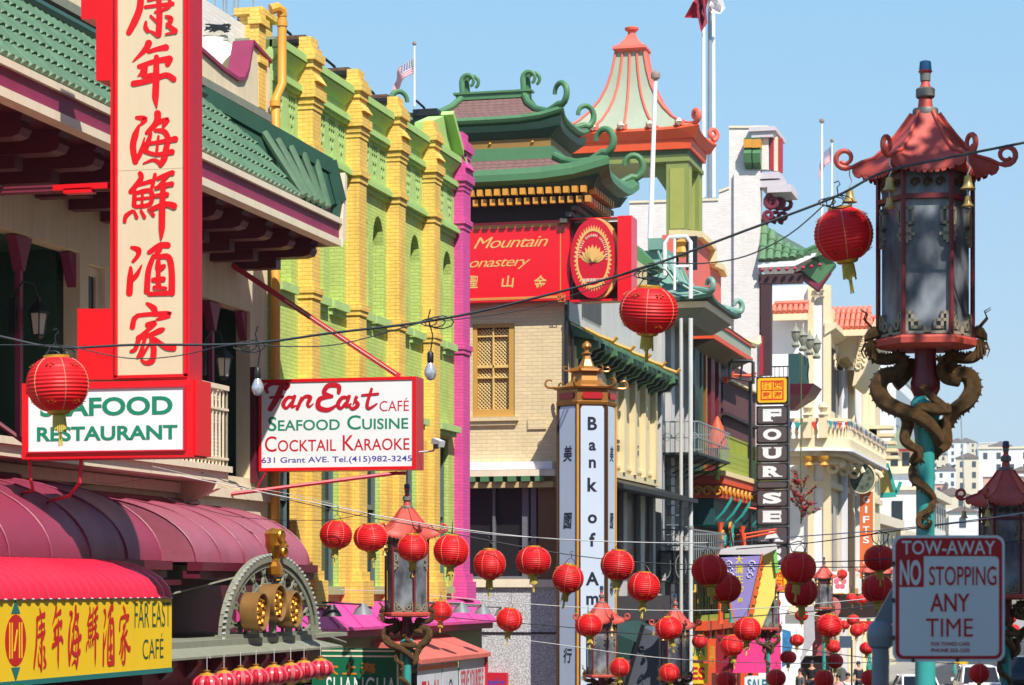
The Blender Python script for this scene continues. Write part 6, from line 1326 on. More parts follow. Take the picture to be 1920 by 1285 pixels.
for x, y in pts: share('baluster', blm, KB, (x, y, zkm), None, (1, 1, (zk1 - .1 - zkm) / .82))
for px_ in (1514, 1543):
    q = pq(px_, 790, 115.5); ob('balcony_pier', MB().box(q.x - .2, q.x + .2, 115.35, 115.75, zkm, zk1 + .1).lathe([(.2, 0), (.26, .1), (.12, .2), (.25, .45), (.2, .6), (.05, .7)], 10, (q.x, 115.5, zk1 + .1)), m_kc, KB)
    ob('hanging_boss', MB().lathe([(.05, -.6), (.22, -.45), (.14, -.3), (.26, -.15), (.28, 0)], 10, (q.x, 115.9, zkm - .86)), m_gol, KB)
for i in range(5): ob('scroll_bracket', MB().scroll((-13.3 + .2 * i, 117.5 + i * 3, zkm - 1.35), (1, 0, 0), (0, 0, 1), .42, 1.2, .14, 12), m_kc, KB)
bt = thing('bunting', 'string of teal, red and blue pennants along the cream curved balcony', 'bunting', (-12.3, 118, zk1))
P_ = bpath(.08); pts = []
for (xa_, ya_), (xb_, yb_) in zip(P_, P_[1:]):
    L_ = math.hypot(xb_ - xa_, yb_ - ya_); n = max(1, round(L_ / .38))
    for i in range(n): pts.append(Vector((xa_ + (xb_ - xa_) * i / n, ya_ + (yb_ - ya_) * i / n, zk1 - .05 - .12 * abs(math.sin(len(pts) * .5)))))
ob('string', MB().tube(pts, .012, 4), m_wirel, bt)
cols = [P('flag_teal', (30, 150, 140), .7), P('flag_red', (206, 60, 50), .7), P('flag_blue', (60, 100, 170), .7), P('flag_white', (226, 226, 220), .7)]
for i, (a, b) in enumerate(zip(pts, pts[1:])):
    ob('pennant', MB().prism([a, a.lerp(b, .85), a.lerp(b, .42) + Vector((0, 0, -.42))], (.008, -.008, 0)), cols[(i * 7 // 3) % 4], bt)
for i in range(2):
    ob('ladder_molding', MB().box(-13.1, -12.7, 133, 133.3, zk1 + .2, zk1 + .6), m_kc, KB)
for i in range(5): ob('stepped_cornice', MB().box(KX, KX + 1.6 - .1 * i, 137 + i * 2.2, 138.6 + i * 2.2, zk1 + .9 - i * .32, zk1 + 1.1 - i * .32), m_kc, KB)
t = thing('hanging_plant', 'red flowering plant drooping beside the dark letter boxes', 'plant', pq(1508, 925, 103))
m_pl = P('red_blossom', (176, 44, 44), .6, .3, 6); m_st = P('plant_stem', (88, 96, 56), .7)
mb = MB(); m2 = MB(); base = pq(1502, 940, 103); r3 = random.Random(5)
for i in range(26):
    an = r3.uniform(0, 6.28); l = r3.uniform(.5, 1.7); d = Vector((math.cos(an) * .6, math.sin(an) * .5, r3.uniform(.0, 1.2))).normalized(); st_ = base + Vector((0, 0, r3.uniform(-.9, .8)))
    e = st_ + d * l * .6; m2.tube([st_, e], .02, 4)
    for k_ in range(14):
        p = st_.lerp(e, .4 + .6 * k_ / 14) + Vector((r3.uniform(-.08, .08), r3.uniform(-.08, .08), r3.uniform(-.08, .08))); s_ = .07; a_ = Vector((r3.uniform(-1, 1), r3.uniform(-1, 1), r3.uniform(-1, 1))).normalized() * s_; b_ = a_.cross(Vector((0, 0, 1))).normalized() * s_
        mb.add([p - a_, p + b_, p + a_, p - b_], [(0, 1, 2, 3)])
m2.tube([base + Vector((0, 0, 6.5)), base + Vector((0, 0, -1.0))], .03, 5)
ob('blossoms', mb, m_pl, t, kind='stuff'); ob('stems', m2, m_st, t)
# gift shop sign and round sign
t = board('orange vertical sign reading GIFTS ART below the round speckled sign', 1612, 922, 1636, 1085, 126, P('gift_orange', (222, 112, 58), .5, .08), '', m_white, 'gift_sign')
mb = MB()
for i, ch in enumerate('GIFTS•ART'):
    if ch == '•': continue
    p, q = pq(1618, 943 + i * 19, 126), pq(1630, 930 + i * 19, 126); 
    letters(mb, ch, ((p.x + q.x) / 2 - (.06 if ch == 'I' else .17), p.z, (p.x + q.x) / 2 + (.06 if ch == 'I' else .17), q.z), (0, 125.99, 0), (1, 0, 0), (0, 0, 1), (0, 0, 0), bold=.02)
ob('white_lettering', mb, m_white, t)
t = thing('round_sign', 'round speckled grey-green sign above the orange GIFTS sign', 'sign', pq(1618, 898, 126))
q = pq(1618, 898, 126); ob('disc', MB().slab(ell(q.x, q.z, .66, .77, 28), [], (0, 125.6, 0), (1, 0, 0), (0, 0, 1), (0, .3, 0)), P('sign_greygreen', (96, 108, 92), .7, .35, 6), t)
ob('rim', MB().slab(ell(q.x, q.z, .71, .82, 28), [ell(q.x, q.z, .66, .77, 28)], (0, 125.55, 0), (1, 0, 0), (0, 0, 1), (0, .4, 0)), m_kc, t)
mb = MB()
for i in range(8):
    an = i * PI / 4; mb.slab(ell(q.x + .4 * math.cos(an), q.z + .47 * math.sin(an), .11, .11, 8), [], (0, 125.59, 0), (1, 0, 0), (0, 0, 1), (0, .009, 0))
ob('dots', mb, P('dot_green', (64, 74, 60), .7), t)
# ================================================================ farther facades on the left side of the street
def facade(label, Y0, Y1, ztop, col, wcol, X=-15.0, back=-26, fl=3.3, cor=True, nw=1.5, name='street_building'):
    t = thing(name, label, 'building', (X, (Y0 + Y1) / 2, gz((Y0 + Y1) / 2)))
    ob('wall', MB().box(back, X, Y0 + .05, Y1, -9, ztop), col, t)
    if cor: ob('cornice', MB().box(X, X + .6, Y0 + .05, Y1, ztop - .5, ztop + .15).box(back, X + .3, Y0 - .2, Y0 + .05, ztop - .2, ztop + .15), m_creamtrim, t)
    z = ztop - 2.9
    while z > -2:
        y = Y0 + 1.4
        while y < Y1 - 1.4:
            ww = ob('window', MB().box(X, X + .06, y, y + nw, z, z + 1.9), wcol, t); y += nw + 1.7
        n = 0; x = X - 1.6
        while x > X - 5: ob('window', MB().box(x - .9, x, Y0 - .02, Y0 + .05, z, z + 1.8), wcol, t); x -= 2.1
        z -= fl
    ob('shop_band', MB().box(X, X + .8, Y0 + .1, Y1, -2.6, -2.0), m_dred if int(Y0) % 2 else m_mgd, t)
    return t
facade('cream building with plain windows directly behind the GIFTS sign', 151, 172, 4.6, m_kc, m_glass)
facade('pinkish stone building with narrow windows, left of the street lamp pole', 172.5, 196, 4.0, P('pink_stone', (206, 186, 172), .8, .08, .8, brick=(.8, .4, .02, .85)), m_glass2)
facade('white building with long cornice behind the twisting dragon tail', 196.5, 225, 8.2, m_whbrick, m_glass)
facade('peach low building with green shop band between the lamp pole and hill', 226, 262, 3.0, P('peach_wall', (226, 196, 168), .8, .06, .5), m_glass)
facade('cream low building farther down the street, nearest the hill', 263, 330, 1.6, m_kc, m_glass2)
t = facade('white modern block with long dark window bands behind the curved balcony', 240, 262, 24.5, P('modern_white', (226, 228, 228), .7, .04, .3), m_glass, X=-21, back=-46, cor=False, name='modern_block')
for i in range(7): ob('window_band', MB().box(-21, -20.9, 240.5, 261, 6 + i * 2.6, 7.2 + i * 2.6), P('band_grey', (150, 156, 160), .3), t)  # grey window strips
# teal awning board and yellow sign between
t = thing('corner_canopy', 'teal edged projecting sign with a yellow triangular panel near the lamp pole', 'sign', pq(1670, 925, 148))
p = pq(1648, 925, 148); q = pq(1680, 890, 148)
ob('panel', MB().prism([(p.x, 148, p.z), (q.x, 148, p.z), (p.x + .5, 148, q.z + .6), (p.x, 148, q.z + .4)], (0, .3, 0)), P('ochre_yellow', (226, 190, 110), .6), t)
ob('edge', MB().bar((p.x, 147.9, p.z - .15), (q.x, 147.9, p.z - .1), .4, .3).bar((q.x, 147.9, p.z - .1), (q.x + .3, 147.9, p.z + .7), .2, .2).bar((q.x, 147.9, p.z), (p.x + .5, 147.9, q.z + .7), .2, .2), m_turq, t)
t = thing('chinese_roof_building', 'white building with a small upturned red-edged grey roof, left of the lamp dragons', 'building', pq(1690, 1000, 228))
q = pq(1688, 830, 228); ob('wall', MB().box(q.x - 4, q.x + 2.4, 228, 236, -8, q.z - 3), m_kw, t); ob('cornice', MB().box(q.x - 4.3, q.x + 2.7, 227.6, 236.3, q.z - 3, q.z - 2.5), m_kc, t)
ob('pavilion', MB().box(q.x - 1.4, q.x + 1.4, 229, 233, q.z - 2.5, q.z - .6), m_kc, t)
ob('roof', MB().loft([pring(q.x, 231, 2.6, 2.6, q.z - .6, .4), pring(q.x, 231, 1.4, 1.4, q.z - .1), pring(q.x, 231, .3, .3, q.z + 1.6)]), P('roof_greygreen', (120, 130, 104), .7, .15, 1), t)
ob('eave', MB().loft([pring(q.x, 231, 2.7, 2.7, q.z - .58, .4), pring(q.x, 231, 2.6, 2.6, q.z - .8, .4)]), P('brick_red_paint', (168, 40, 56)), t)
for i in range(2): ob('window', MB().box(q.x - 1.0 + i * 1.1, q.x - .3 + i * 1.1, 228.95, 229, q.z - 2.2, q.z - .9), m_glass, t)
# unseen right side of the street; nearer blocks sized and spaced to cast shade
def rfac(label, Y0, Y1, ztop, col):
    t = thing('street_building', label, 'building', (2.4, (Y0 + Y1) / 2, gz(Y0)))
    ob('wall', MB().box(2.4, 14, Y0, Y1, -9, ztop), col, t); ob('cornice', MB().box(2.1, 14, Y0 - .1, Y1, ztop, ztop + .4), m_creamtrim, t)
    for z in range(0, int(ztop) - 2, 4):
        for y in range(int(Y0) + 2, int(Y1) - 2, 4): ob('window', MB().box(2.3, 2.4, y, y + 2, z + 1, z + 3), m_glass, t)
    return t
rfac('unseen low cream building on the right pavement, added to shade the tow-away sign', -8, 8.6, 6.6, m_kc)
rfac('unseen brick building on the right, sized to shade the nearer lanterns', 17.6, 31, 15.7, P('brown_brick', (142, 92, 74), .8, .15, 1, brick=(.22, .075, .01, .7)))
rfac('unseen taller stone building up the right-hand side, sized to shade the farther lamps', 40, 62, 25, P('tan_stone', (182, 168, 146), .8, .1, .6))
rfac('cream building farther along the right-hand side of the street', 84, 140, 9, m_kc)
# ---------------- hillside houses
hc_ = [(P('house_white', (232, 232, 228), .7, .03, .2), 'white hillside house with rows of small windows'), (P('house_cream', (226, 212, 184), .7, .03, .2), 'cream hillside house with rows of small windows'), (P('house_pink', (222, 168, 146), .7, .03, .2), 'pink hillside house with rows of small windows'), (P('house_grey', (176, 184, 188), .7, .03, .2), 'grey-blue hillside house with rows of small windows')]
hw_m = {}
for i, (m, lab) in enumerate(hc_): pass
wme = mesh('window', MB().box(-.6, .6, -.1, .1, -.9, .9), P('house_glass', (72, 80, 88), .3))
rh = random.Random(11)
def house(px_, Y, ybase, wpx, hpx, k_):
    m, lab = hc_[k_]; t_ = Y; q = pq(px_, ybase, Y); w = wpx / F * Y; h = hpx / F * Y; g = gz(Y)
    t = thing('hillside_house', lab, 'house', (q.x, Y, g), lab.replace(' with rows of small windows', 's'))
    zt_ = q.z + h
    ob('wall', MB().box(q.x - w / 2, q.x + w / 2, Y, Y + 14, min(g, q.z) - 3, zt_), m, t)
    if rh.random() < .55: ob('parapet', MB().box(q.x - w / 2 - .3, q.x + w / 2 + .3, Y - .3, Y + 14.3, zt_, zt_ + .6), hc_[0][0] if k_ else hc_[1][0], t)
    else: ob('roof', MB().prism([(q.x - w / 2 - .4, Y - .4, zt_), (q.x + w / 2 + .4, Y - .4, zt_), (q.x, Y - .4, zt_ + w * .22)], (0, 15, 0)), P('house_roof', (128, 112, 104), .8), t)
    n = max(1, int(w / 3.4)); z = zt_ - 2
    while z > q.z - 1 and z > zt_ - 15:
        for i in range(n):
            if rh.random() < .85: share('window', wme, t, (q.x - w / 2 + (i + .5) * w / n, Y, z))
        z -= 3.4
    return t
spec = []
for row, (Y, yb, n_) in enumerate(((1500, 868, 9), (1250, 895, 9), (1000, 925, 8), (800, 955, 8), (620, 985, 7), (480, 1015, 6))):
    for i in range(n_):
        px_ = 1640 + (i + rh.uniform(.1, .9)) * 300 / n_; spec.append((px_, Y + rh.uniform(-40, 40), yb, rh.uniform(26, 46) * (1 + row * .12), rh.uniform(24, 42) * (1 + row * .1), rh.choice((0, 0, 1, 1, 2, 3))))
spec += [(1885, 700, 905, 96, 62, 0), (1880, 560, 945, 70, 50, 2), (1915, 590, 940, 40, 55, 2), (1795, 1180, 880, 34, 50, 0), (1815, 760, 925, 44, 65, 1)]
big_l = ['wide white hillside block with dark windows, largest at the far right', 'salmon pink hillside block below the wide white one', 'pink hillside house cut by the right edge', 'white hillside tower block just right of the thin dark mast base', 'cream hillside apartment house between mast and pink lamp roof']
for i_, s_ in enumerate(spec):
    h_ = house(*s_)
    if i_ >= len(spec) - 5:
        h_['label'] = big_l[i_ - len(spec) + 5]; del h_['group']
mb = MB(); ys_ = [400, 520, 800, 1300, 1800]
mb.add([(x, y, z) for y, z in ((390, -7.1), (450, -3), (520, 4), (650, 14), (850, 26), (1100, 44), (1350, 60), (1700, 84), (2000, 86)) for x in (-700, 500)], [(2 * i, 2 * i + 1, 2 * i + 3, 2 * i + 2) for i in range(8)])
struct('hill', mb, m_land)
for i, (px_, Y, yb, h_) in enumerate(((1763, 900, 980, 6), (1850, 820, 950, 5), (1722, 700, 1000, 5), (1900, 1000, 930, 6), (1778, 1100, 905, 5))):
    q = pq(px_, yb, Y); t = thing('hill_tree', 'dark green tree among the hillside houses', 'tree', q, 'trees among the hillside houses'); ob('trunk', MB().tube([q - Vector((0, 0, 3)), q + Vector((0, 0, h_ * .5))], .4, 6), m_st, t)
    mb = MB()
    for k_ in range(260):
        p = Vector((rh.gauss(0, 1), rh.gauss(0, 1), rh.gauss(0, .7))); p = q + Vector((0, 0, h_)) + p * h_ * .42; s_ = .8; a_ = Vector((rh.uniform(-1, 1), rh.uniform(-1, 1), rh.uniform(-1, 1))).normalized() * s_; b_ = a_.cross(Vector((0, .3, 1))).normalized() * s_; mb.add([p - a_, p + b_, p + a_, p - b_], [(0, 1, 2, 3)])
    ob('crown', mb, P('tree_leaf', (58, 78, 44), .8, .4, .6), t)
# ================================================================ flagpoles
def pole(label, x0, y0, x1, y1, Y, r, ball=True, name='flagpole', mat=None):
    t = thing(name, label, 'flagpole', pq(x0, y0, Y)); a, b = pq(x0, y0, Y), pq(x1, y1, Y)
    ob('shaft', MB().tube([a, b], [r, r * .75], 10), mat or m_white, t)
    if ball: ob('ball', MB().lathe([(.02, -r * 2), (r * 1.7, -r), (r * 1.9, 0), (r * 1.7, r), (.02, r * 2)], 12, b + Vector((0, 0, r * 2))), P('pole_ball', (150, 128, 116), .4), t)
    return t
m_fr, m_fw, m_fb = P('flag_stripe_red', (206, 36, 60), .7, .05, transl=.3), P('flag_stripe_white', (236, 232, 232), .7, .04, transl=.3), P('flag_canton_blue', (48, 66, 128), .7, .05, transl=.3)
def usflag(label, px_, py_, Y, W_, H2, sx=-1, droop=.9):
    """flag hanging from its hoist in soft folds: thirteen stripes, blue canton with small stars"""
    o_ = pq(px_, py_, Y); t = thing('flag', label, 'flag', o_); nx = 14
    def fp(u, v):
        fx = sx * W_ * u * (1 - .35 * droop * u); return o_ + Vector((fx, .16 * math.sin(u * 9 + v * 2) * W_ * (.3 + u), -H2 * v - droop * W_ * .75 * u ** 1.3))
    for s_ in range(13):
        mb = MB(); u0 = 0.42 if s_ < 7 else 0.
        us = [u0 + (1 - u0) * i / nx for i in range(nx + 1)]
        mb.add([fp(u, v) for u in us for v in (s_ / 13, (s_ + 1) / 13)], [(2 * i, 2 * i + 1, 2 * i + 3, 2 * i + 2) for i in range(nx)], True); ob('stripe', mb, m_fr if s_ % 2 == 0 else m_fw, t)
    us = [.42 * i / 6 for i in range(7)]; vs_2 = [7 / 13 * j / 4 for j in range(5)]; mb = MB()
    mb.add([fp(u, v) for u in us for v in vs_2], [(i * 5 + j, i * 5 + j + 1, (i + 1) * 5 + j + 1, (i + 1) * 5 + j) for i in range(6) for j in range(4)], True); cn = ob('canton', mb, m_fb, t)
    mb = MB()
    for i in range(5):
        for j in range(4):
            p = fp(.04 + i * .08, .07 + j * .13) + Vector((0, -.02, 0)); s_ = W_ * .02; mb.add([p + Vector((s_ * (1 if k_ % 2 else 2.2) * math.cos(k_ * PI / 5), 0, s_ * (1 if k_ % 2 else 2.2) * math.sin(k_ * PI / 5))) for k_ in range(10)], [tuple(range(10))])
    ob('stars', mb, m_fw, cn); return t
pole('slim flagpole behind the green pagoda roof, flying a small flag', 777, 200, 777, 86, 90, .045)
usflag('small stars and stripes flag behind the yellow pilasters', 776, 108, 90, 1.35, .62, -1, 1.0)
pole('white flagpole with a brown ball in front of the coral pagoda roof', 1219, 450, 1229, 152, 86, .1)
t = pole('left of the three tall white flagpoles beside the coral pagoda', 1319, 376, 1319, -40, 105, .1, False)
t = pole('middle of the three tall flagpoles beside the coral pagoda', 1331, 376, 1331, -40, 105.5, .12, False, mat=P('pole_steel', (150, 158, 166), .3, .1, metal=.4))
t = pole('right of the three tall white flagpoles beside the coral pagoda', 1337, 376, 1337, -40, 106, .12, False)
ob('lashing', MB().box(xy(1300, 104), xy(1345, 104), 103.6, 103.8, zy(1320, 380, 104), zy(1320, 374, 104)), m_steel, t)
def cloth(label, pts, Y, mat, nm='flag'):
    t = thing(nm, label, 'flag', pq(*pts[0], Y)); P3 = [pq(a, b, Y) for a, b in pts]; c = sum(P3, Vector()) / len(P3); n = len(P3); mb = MB(); vs = []
    for r in (1., .66, .33): vs += [c + (p - c) * r + Vector((0, .35 * math.sin(i * 1.9 + r * 4), 0)) for i, p in enumerate(P3)]
    mb.add(vs + [c], [(k_ * n + i, k_ * n + (i + 1) % n, (k_ + 1) * n + (i + 1) % n, (k_ + 1) * n + i) for k_ in range(2) for i in range(n)] + [(2 * n + i, 2 * n + (i + 1) % n, 3 * n) for i in range(n)], True)
    ob('cloth', mb, mat, t); return t
cloth('red flag flying from the tall poles at the top edge', ((1285, 36), (1300, 5), (1318, -20), (1330, -10), (1326, 20), (1312, 32)), 104.6, m_fr)
cloth('white flag flying from the tall poles at the top edge', ((1326, -10), (1352, -12), (1358, 12), (1352, 27), (1335, 27), (1326, 14)), 104.9, m_fw)
cloth('dark red striped flag hanging furled between the tall poles', ((1308, -10), (1322, -10), (1324, 40), (1315, 62), (1309, 30)), 104.3, P('flag_wine', (150, 50, 70), .7))
pole('tall white flagpole right of the stepped white wall, without a flag', 1541, 420, 1541, 232, 120, .07)
pole('shorter white flagpole with a small flag, near the large tilted lantern', 1560, 420, 1560, 268, 122, .055)
usflag('tiny stars and stripes flag near the large tilted lantern', 1559, 274, 122, 1.1, .8, -1, 1.2)
pole('thin dark mast rising over the hill houses right of the dragons', 1808, 930, 1802, 784, 300, .1, False, 'mast', m_steel)
# ================================================================ street lamps: dragon lamp with pagoda head
def noisy(name, srgb, rough, metal, sc, bump, var=.25):
    return P(name, srgb, rough, var, sc, bump=bump, metal=metal)
m_lr = P('lamp_red', (196, 80, 66), .55, .18, 6, dirt=.25, bump=.1); m_ld = P('lamp_dark_red', (112, 34, 40), .45, .15, 5, dirt=.2); m_lg = P('lamp_grey', (112, 112, 106), .5, .15, 8)
m_lt = P('lamp_turquoise', (58, 156, 150), .35, .12, 5, dirt=.2); m_ldr = P('dragon_bronze', (116, 86, 48), .42, .6, 22, bump=1., metal=.35); m_lcap = P('lamp_blue_cap', (24, 70, 110), .3, .1)
m_bell = P('bell_brass', (196, 164, 96), .35, .1, 6, metal=.4); m_fret = P('fret_stone', (148, 138, 118), .6, .15, 8)
m_lgl = bpy.data.materials.new('frosted_panel'); m_lgl.use_nodes = True
_b = m_lgl.node_tree.nodes['Principled BSDF']; _b.inputs['Roughness'].default_value = .32
_n = m_lgl.node_tree.nodes.new('ShaderNodeTexNoise'); _n.inputs['Scale'].default_value = 3.2; _n.inputs['Detail'].default_value = 4
_r = m_lgl.node_tree.nodes.new('ShaderNodeValToRGB'); _r.color_ramp.elements[0].position = .35; _r.color_ramp.elements[0].color = (.06, .066, .078, 1); _r.color_ramp.elements[1].position = .7; _r.color_ramp.elements[1].color = (.27, .29, .31, 1)
m_lgl.node_tree.links.new(_n.outputs['Fac'], _r.inputs[0]); m_lgl.node_tree.links.new(_r.outputs[0], _b.inputs['Base Color'])
LZ = 4.1; PH = math.radians(7)
def hexr(rc, z, n=4, rm=None, lift=0.):
    """hexagon ring with n steps per side; rm: radius at mid side relative to the straight edge"""
    pts = []
    for j in range(6):
        a, b = PH + PI / 3 * j, PH + PI / 3 * (j + 1)
        A = Vector((rc * math.cos(a), rc * math.sin(a))); B = Vector((rc * math.cos(b), rc * math.sin(b)))
        for i in range(n):
            t = i / n; p = A.lerp(B, t); k_ = abs(2 * t - 1) ** 3
            if rm: p *= rm + (1 - rm) * k_
            pts.append((p.x, p.y, z + lift * k_))
    return pts
def build_lamp():
    L_ = thing('street_lamp', 'tall ornate dragon street lamp with red pagoda roof, in front of everything at right', 'street lamp', (0, 0, 0), 'dragon street lamps along the kerbs')
    mb = MB().lathe([(.2, 0), (.2, .12), (.16, .18), (.17, .5), (.13, .7), (.1, .8), (.085, 1.2), (.075, 2.6), (.078, 3.2), (.1, 3.4), (.128, 3.52), (.12, 3.6), (.085, 3.65)], 20); ob('pole', mb, m_lt, L_)
    ob('neck', MB().lathe([(.085, 3.63), (.12, 3.7), (.122, 3.76), (.1, 3.84), (.088, 3.95), (.09, 4.04)], 18), m_ld, L_)
    ob('base_rail', MB().loft([hexr(.36, LZ - .07), hexr(.425, LZ - .045), hexr(.43, LZ + .0), hexr(.41, LZ + .02)]), m_lr, L_)
    R = .385
    ob('lantern_core', MB().loft([hexr(R - .03, LZ + .02), hexr(R - .03, LZ + 1.36)]), m_lgl, L_)
    for j in range(6):
        a = PH + PI / 3 * j; c = Vector((R * math.cos(a), R * math.sin(a), 0))
        ob('corner_post', MB().tube([c + Vector((0, 0, LZ)), c + Vector((0, 0, LZ + 1.4))], .022, 6, sm=False), m_ld, L_)
        am = a + PI / 6; n_ = Vector((math.cos(am), math.sin(am), 0)); tg = Vector((-n_.y, n_.x, 0)); o_ = n_ * (R * math.cos(PI / 6) + .0)
        def bars(lst, name, mat, dep=.012):
            mb = MB()
            for (a0, z0, a1, z1) in lst:
                p = o_ + tg * a0 + Vector((0, 0, LZ + z0)); mb.add([p, o_ + tg * a1 + Vector((0, 0, LZ + z0)), o_ + tg * a1 + Vector((0, 0, LZ + z1)), o_ + tg * a0 + Vector((0, 0, LZ + z1))], [(0, 1, 2, 3)])
                q = [Vector(v) - n_ * .035 for v in mb.v[-4:]]; mb.v[-4:] = [tuple(Vector(v) + n_ * dep) for v in mb.v[-4:]]
                s_ = len(mb.v) - 4; mb.v += [tuple(v) for v in q]; mb.f += [[s_ + i, s_ + (i + 1) % 4, s_ + 4 + (i + 1) % 4, s_ + 4 + i] for i in range(4)]; mb.sm += [False] * 4
            return ob(name, mb, mat, L_)
        bars([(-.19, 1.13, .19, 1.17)], 'panel_rail', m_ld)
        w = .012; F_ = []
        for sg in (-1, 1):
            for (x0, z0, x1, z1) in ((.165, .04, .165, .20), (.165, .20, .12, .20), (.12, .20, .12, .08), (.12, .08, .06, .08), (.06, .08, .06, .13), (.165, .04, .04, .04), (.145, .14, .09, .14), (.165, 1.08, .165, .78), (.165, 1.05, .115, 1.05), (.115, 1.05, .115, .93), (.115, .93, .165, .93), (.14, .88, .14, .8), (.165, .84, .11, .84)):
                x0, x1 = sg * x0, sg * x1; F_.append((min(x0, x1) - w, min(z0, z1) - w, max(x0, x1) + w, max(z0, z1) + w))
        F_.append((-.03, .04, .03, .1))
        bars(F_, 'fretwork', m_fret, .004)
        mb = MB()
        for k_ in range(3): mb.scroll(o_ + tg * (-.1 + .1 * k_) + Vector((0, 0, LZ + 1.26)) + n_ * .008, tg, (0, 0, 1), .04, 1.2, .012, 10)
        ob('frieze_scroll', mb, m_ldr, L_)
    rp = [(.60, LZ + 1.38, .06, .82), (.52, LZ + 1.45, .03, .86), (.42, LZ + 1.51, .0, .9), (.33, LZ + 1.59, 0, .95), (.245, LZ + 1.69, 0, 1), (.17, LZ + 1.79, 0, 1), (.115, LZ + 1.87, 0, 1)]
    rf_ = ob('roof', MB().loft([hexr(.3, LZ + 1.38, 10)] + [hexr(.6, LZ + 1.345, 10, .82, .06)] + [hexr(a, z, 10, m_, l) for a, z, l, m_ in rp], True), m_lr, L_)
    for j in range(6):
        a = PH + PI / 3 * j; d = Vector((math.cos(a), math.sin(a), 0))
        pts = [d * rc + Vector((0, 0, z + l + .012)) for rc, z, l, m_ in rp[::-1]]; e = pts[-1]; c = e + Vector((0, 0, .075)) + d * .06; cp = []
        for i in range(1, 18): q = i / 17; an = -PI / 2 - .6 + q * PI * 2.5; rr_ = .085 * (1 - .55 * q); cp.append(c + d * (math.cos(an) * rr_) + Vector((0, 0, math.sin(an) * rr_)))
        ob('roof_curl', MB().tube(pts + cp, [.016] * len(pts) + [.026 - .012 * i / 17 for i in range(17)], 8), m_lr, rf_)
        # scalloped drip edge
        mb = MB(); A = hexr(.6, LZ + 1.35, 10, .82, .06)
        for i in range(10):
            p = Vector(A[j * 10 + i]); q = Vector(A[(j * 10 + i + 1) % 60]); mid = (p + q) / 2; s_ = len(mb.v)
            mb.add([p, q, mid + (q - p) * .25 + Vector((0, 0, -.028)), mid - (q - p) * .25 + Vector((0, 0, -.028))], [(0, 1, 2, 3)])
        ob('scalloped_edge', mb, m_lr, rf_)
        if j < 3: continue
        h = e + d * .02; ob('bell_hook', MB().tube([h, h + Vector((0, 0, -.07)), h + Vector((.02, 0, -.12)), h + Vector((0, 0, -.17)), h + Vector((0, 0, -.38))], .006, 5), m_wirel, rf_)
        for zz, s_ in (((-.28, 1.),) if j == 3 else ((-.28, 1.), (-.42, .8))):
            ob('bell', MB().lathe([(.012 * s_, .1 * s_), (.028 * s_, .09 * s_), (.034 * s_, .04 * s_), (.045 * s_, .01 * s_), (.066 * s_, -.012 * s_), (.06 * s_, -.012 * s_), (.02 * s_, .04 * s_)], 14, h + Vector((0, 0, zz))), m_bell, rf_)
    z0 = LZ + 1.86
    ob('finial', MB().lathe([(.1, z0 + .05), (.062, z0 + .07), (.055, z0 + .14), (.045, z0 + .16)], 16).lathe([(.055, z0 + .23), (.038, z0 + .26), (.03, z0 + .33), (.05, z0 + .36), (.06, z0 + .37), (.045, z0 + .375)], 16), m_lr, L_)
    ob('finial_ring', MB().lathe([(.1, z0 - .01), (.106, z0), (.106, z0 + .05), (.1, z0 + .06)], 16).lathe([(.07, z0 + .15), (.078, z0 + .16), (.078, z0 + .22), (.07, z0 + .23)], 16).lathe([(.042, z0 + .29), (.044, z0 + .35), (.044, z0 + .36)], 16), m_lg, L_)
    ob('finial_cap', MB().lathe([(.05, z0 + .375), (.052, z0 + .39), (.046, z0 + .45), (.02, z0 + .46)], 16), m_lcap, L_)
    # dragons, read off the silhouette: (x, z, depth, radius)
    def zc(x, y, dep, r): return (Vector(((x - 625) / 3.57 * .00441 * CS - dep * -SN * 0, dep + (x - 625) / 3.57 * .00441 * SN * .6, LZ - y / 3.57 * .00441)), r * 1.02 * .00441 / 3.57)
    def dragon(pts, name, spikes=True):
        P_ = [zc(*p) for p in pts]; Q = []; R_ = []
        n = len(P_)
        for i in range(n - 1):
            p0, p1, p2, p3 = P_[max(i - 1, 0)][0], P_[i][0], P_[i + 1][0], P_[min(i + 2, n - 1)][0]
            for j in range(6):
                t = j / 6; Q.append(.5 * ((2 * p1) + (p2 - p0) * t + (2 * p0 - 5 * p1 + 4 * p2 - p3) * t * t + (3 * p1 - p0 - 3 * p2 + p3) * t ** 3)); R_.append(P_[i][1] * (1 - t) + P_[i + 1][1] * t)
        Q.append(P_[-1][0]); R_.append(P_[-1][1])
        mb = MB().tube(Q, R_, 12); d_ = ob(name, mb, m_ldr, L_)
        if spikes:
            mb = MB()
            for i in range(3, len(Q) - 22, 2):
                tn = (Q[i + 1] - Q[i - 1]).normalized(); out = Vector((tn.z, 0, -tn.x)); ref = (Q[i] - Vector((0, 0, LZ - .45))); ref.y = 0
                if out.dot(ref) < 0: out = -out
                b0 = Q[i] + out * R_[i] * .85; mb.add([b0 - tn * .018, b0 + tn * .018, b0 + out * .03 + tn * .01, b0 + Vector((0, .012, 0)), b0 - Vector((0, .012, 0))], [(0, 3, 2), (3, 1, 2), (1, 4, 2), (4, 0, 2)])
            ob('back_spikes', mb, m_ldr, d_)
        return d_, Q, R_
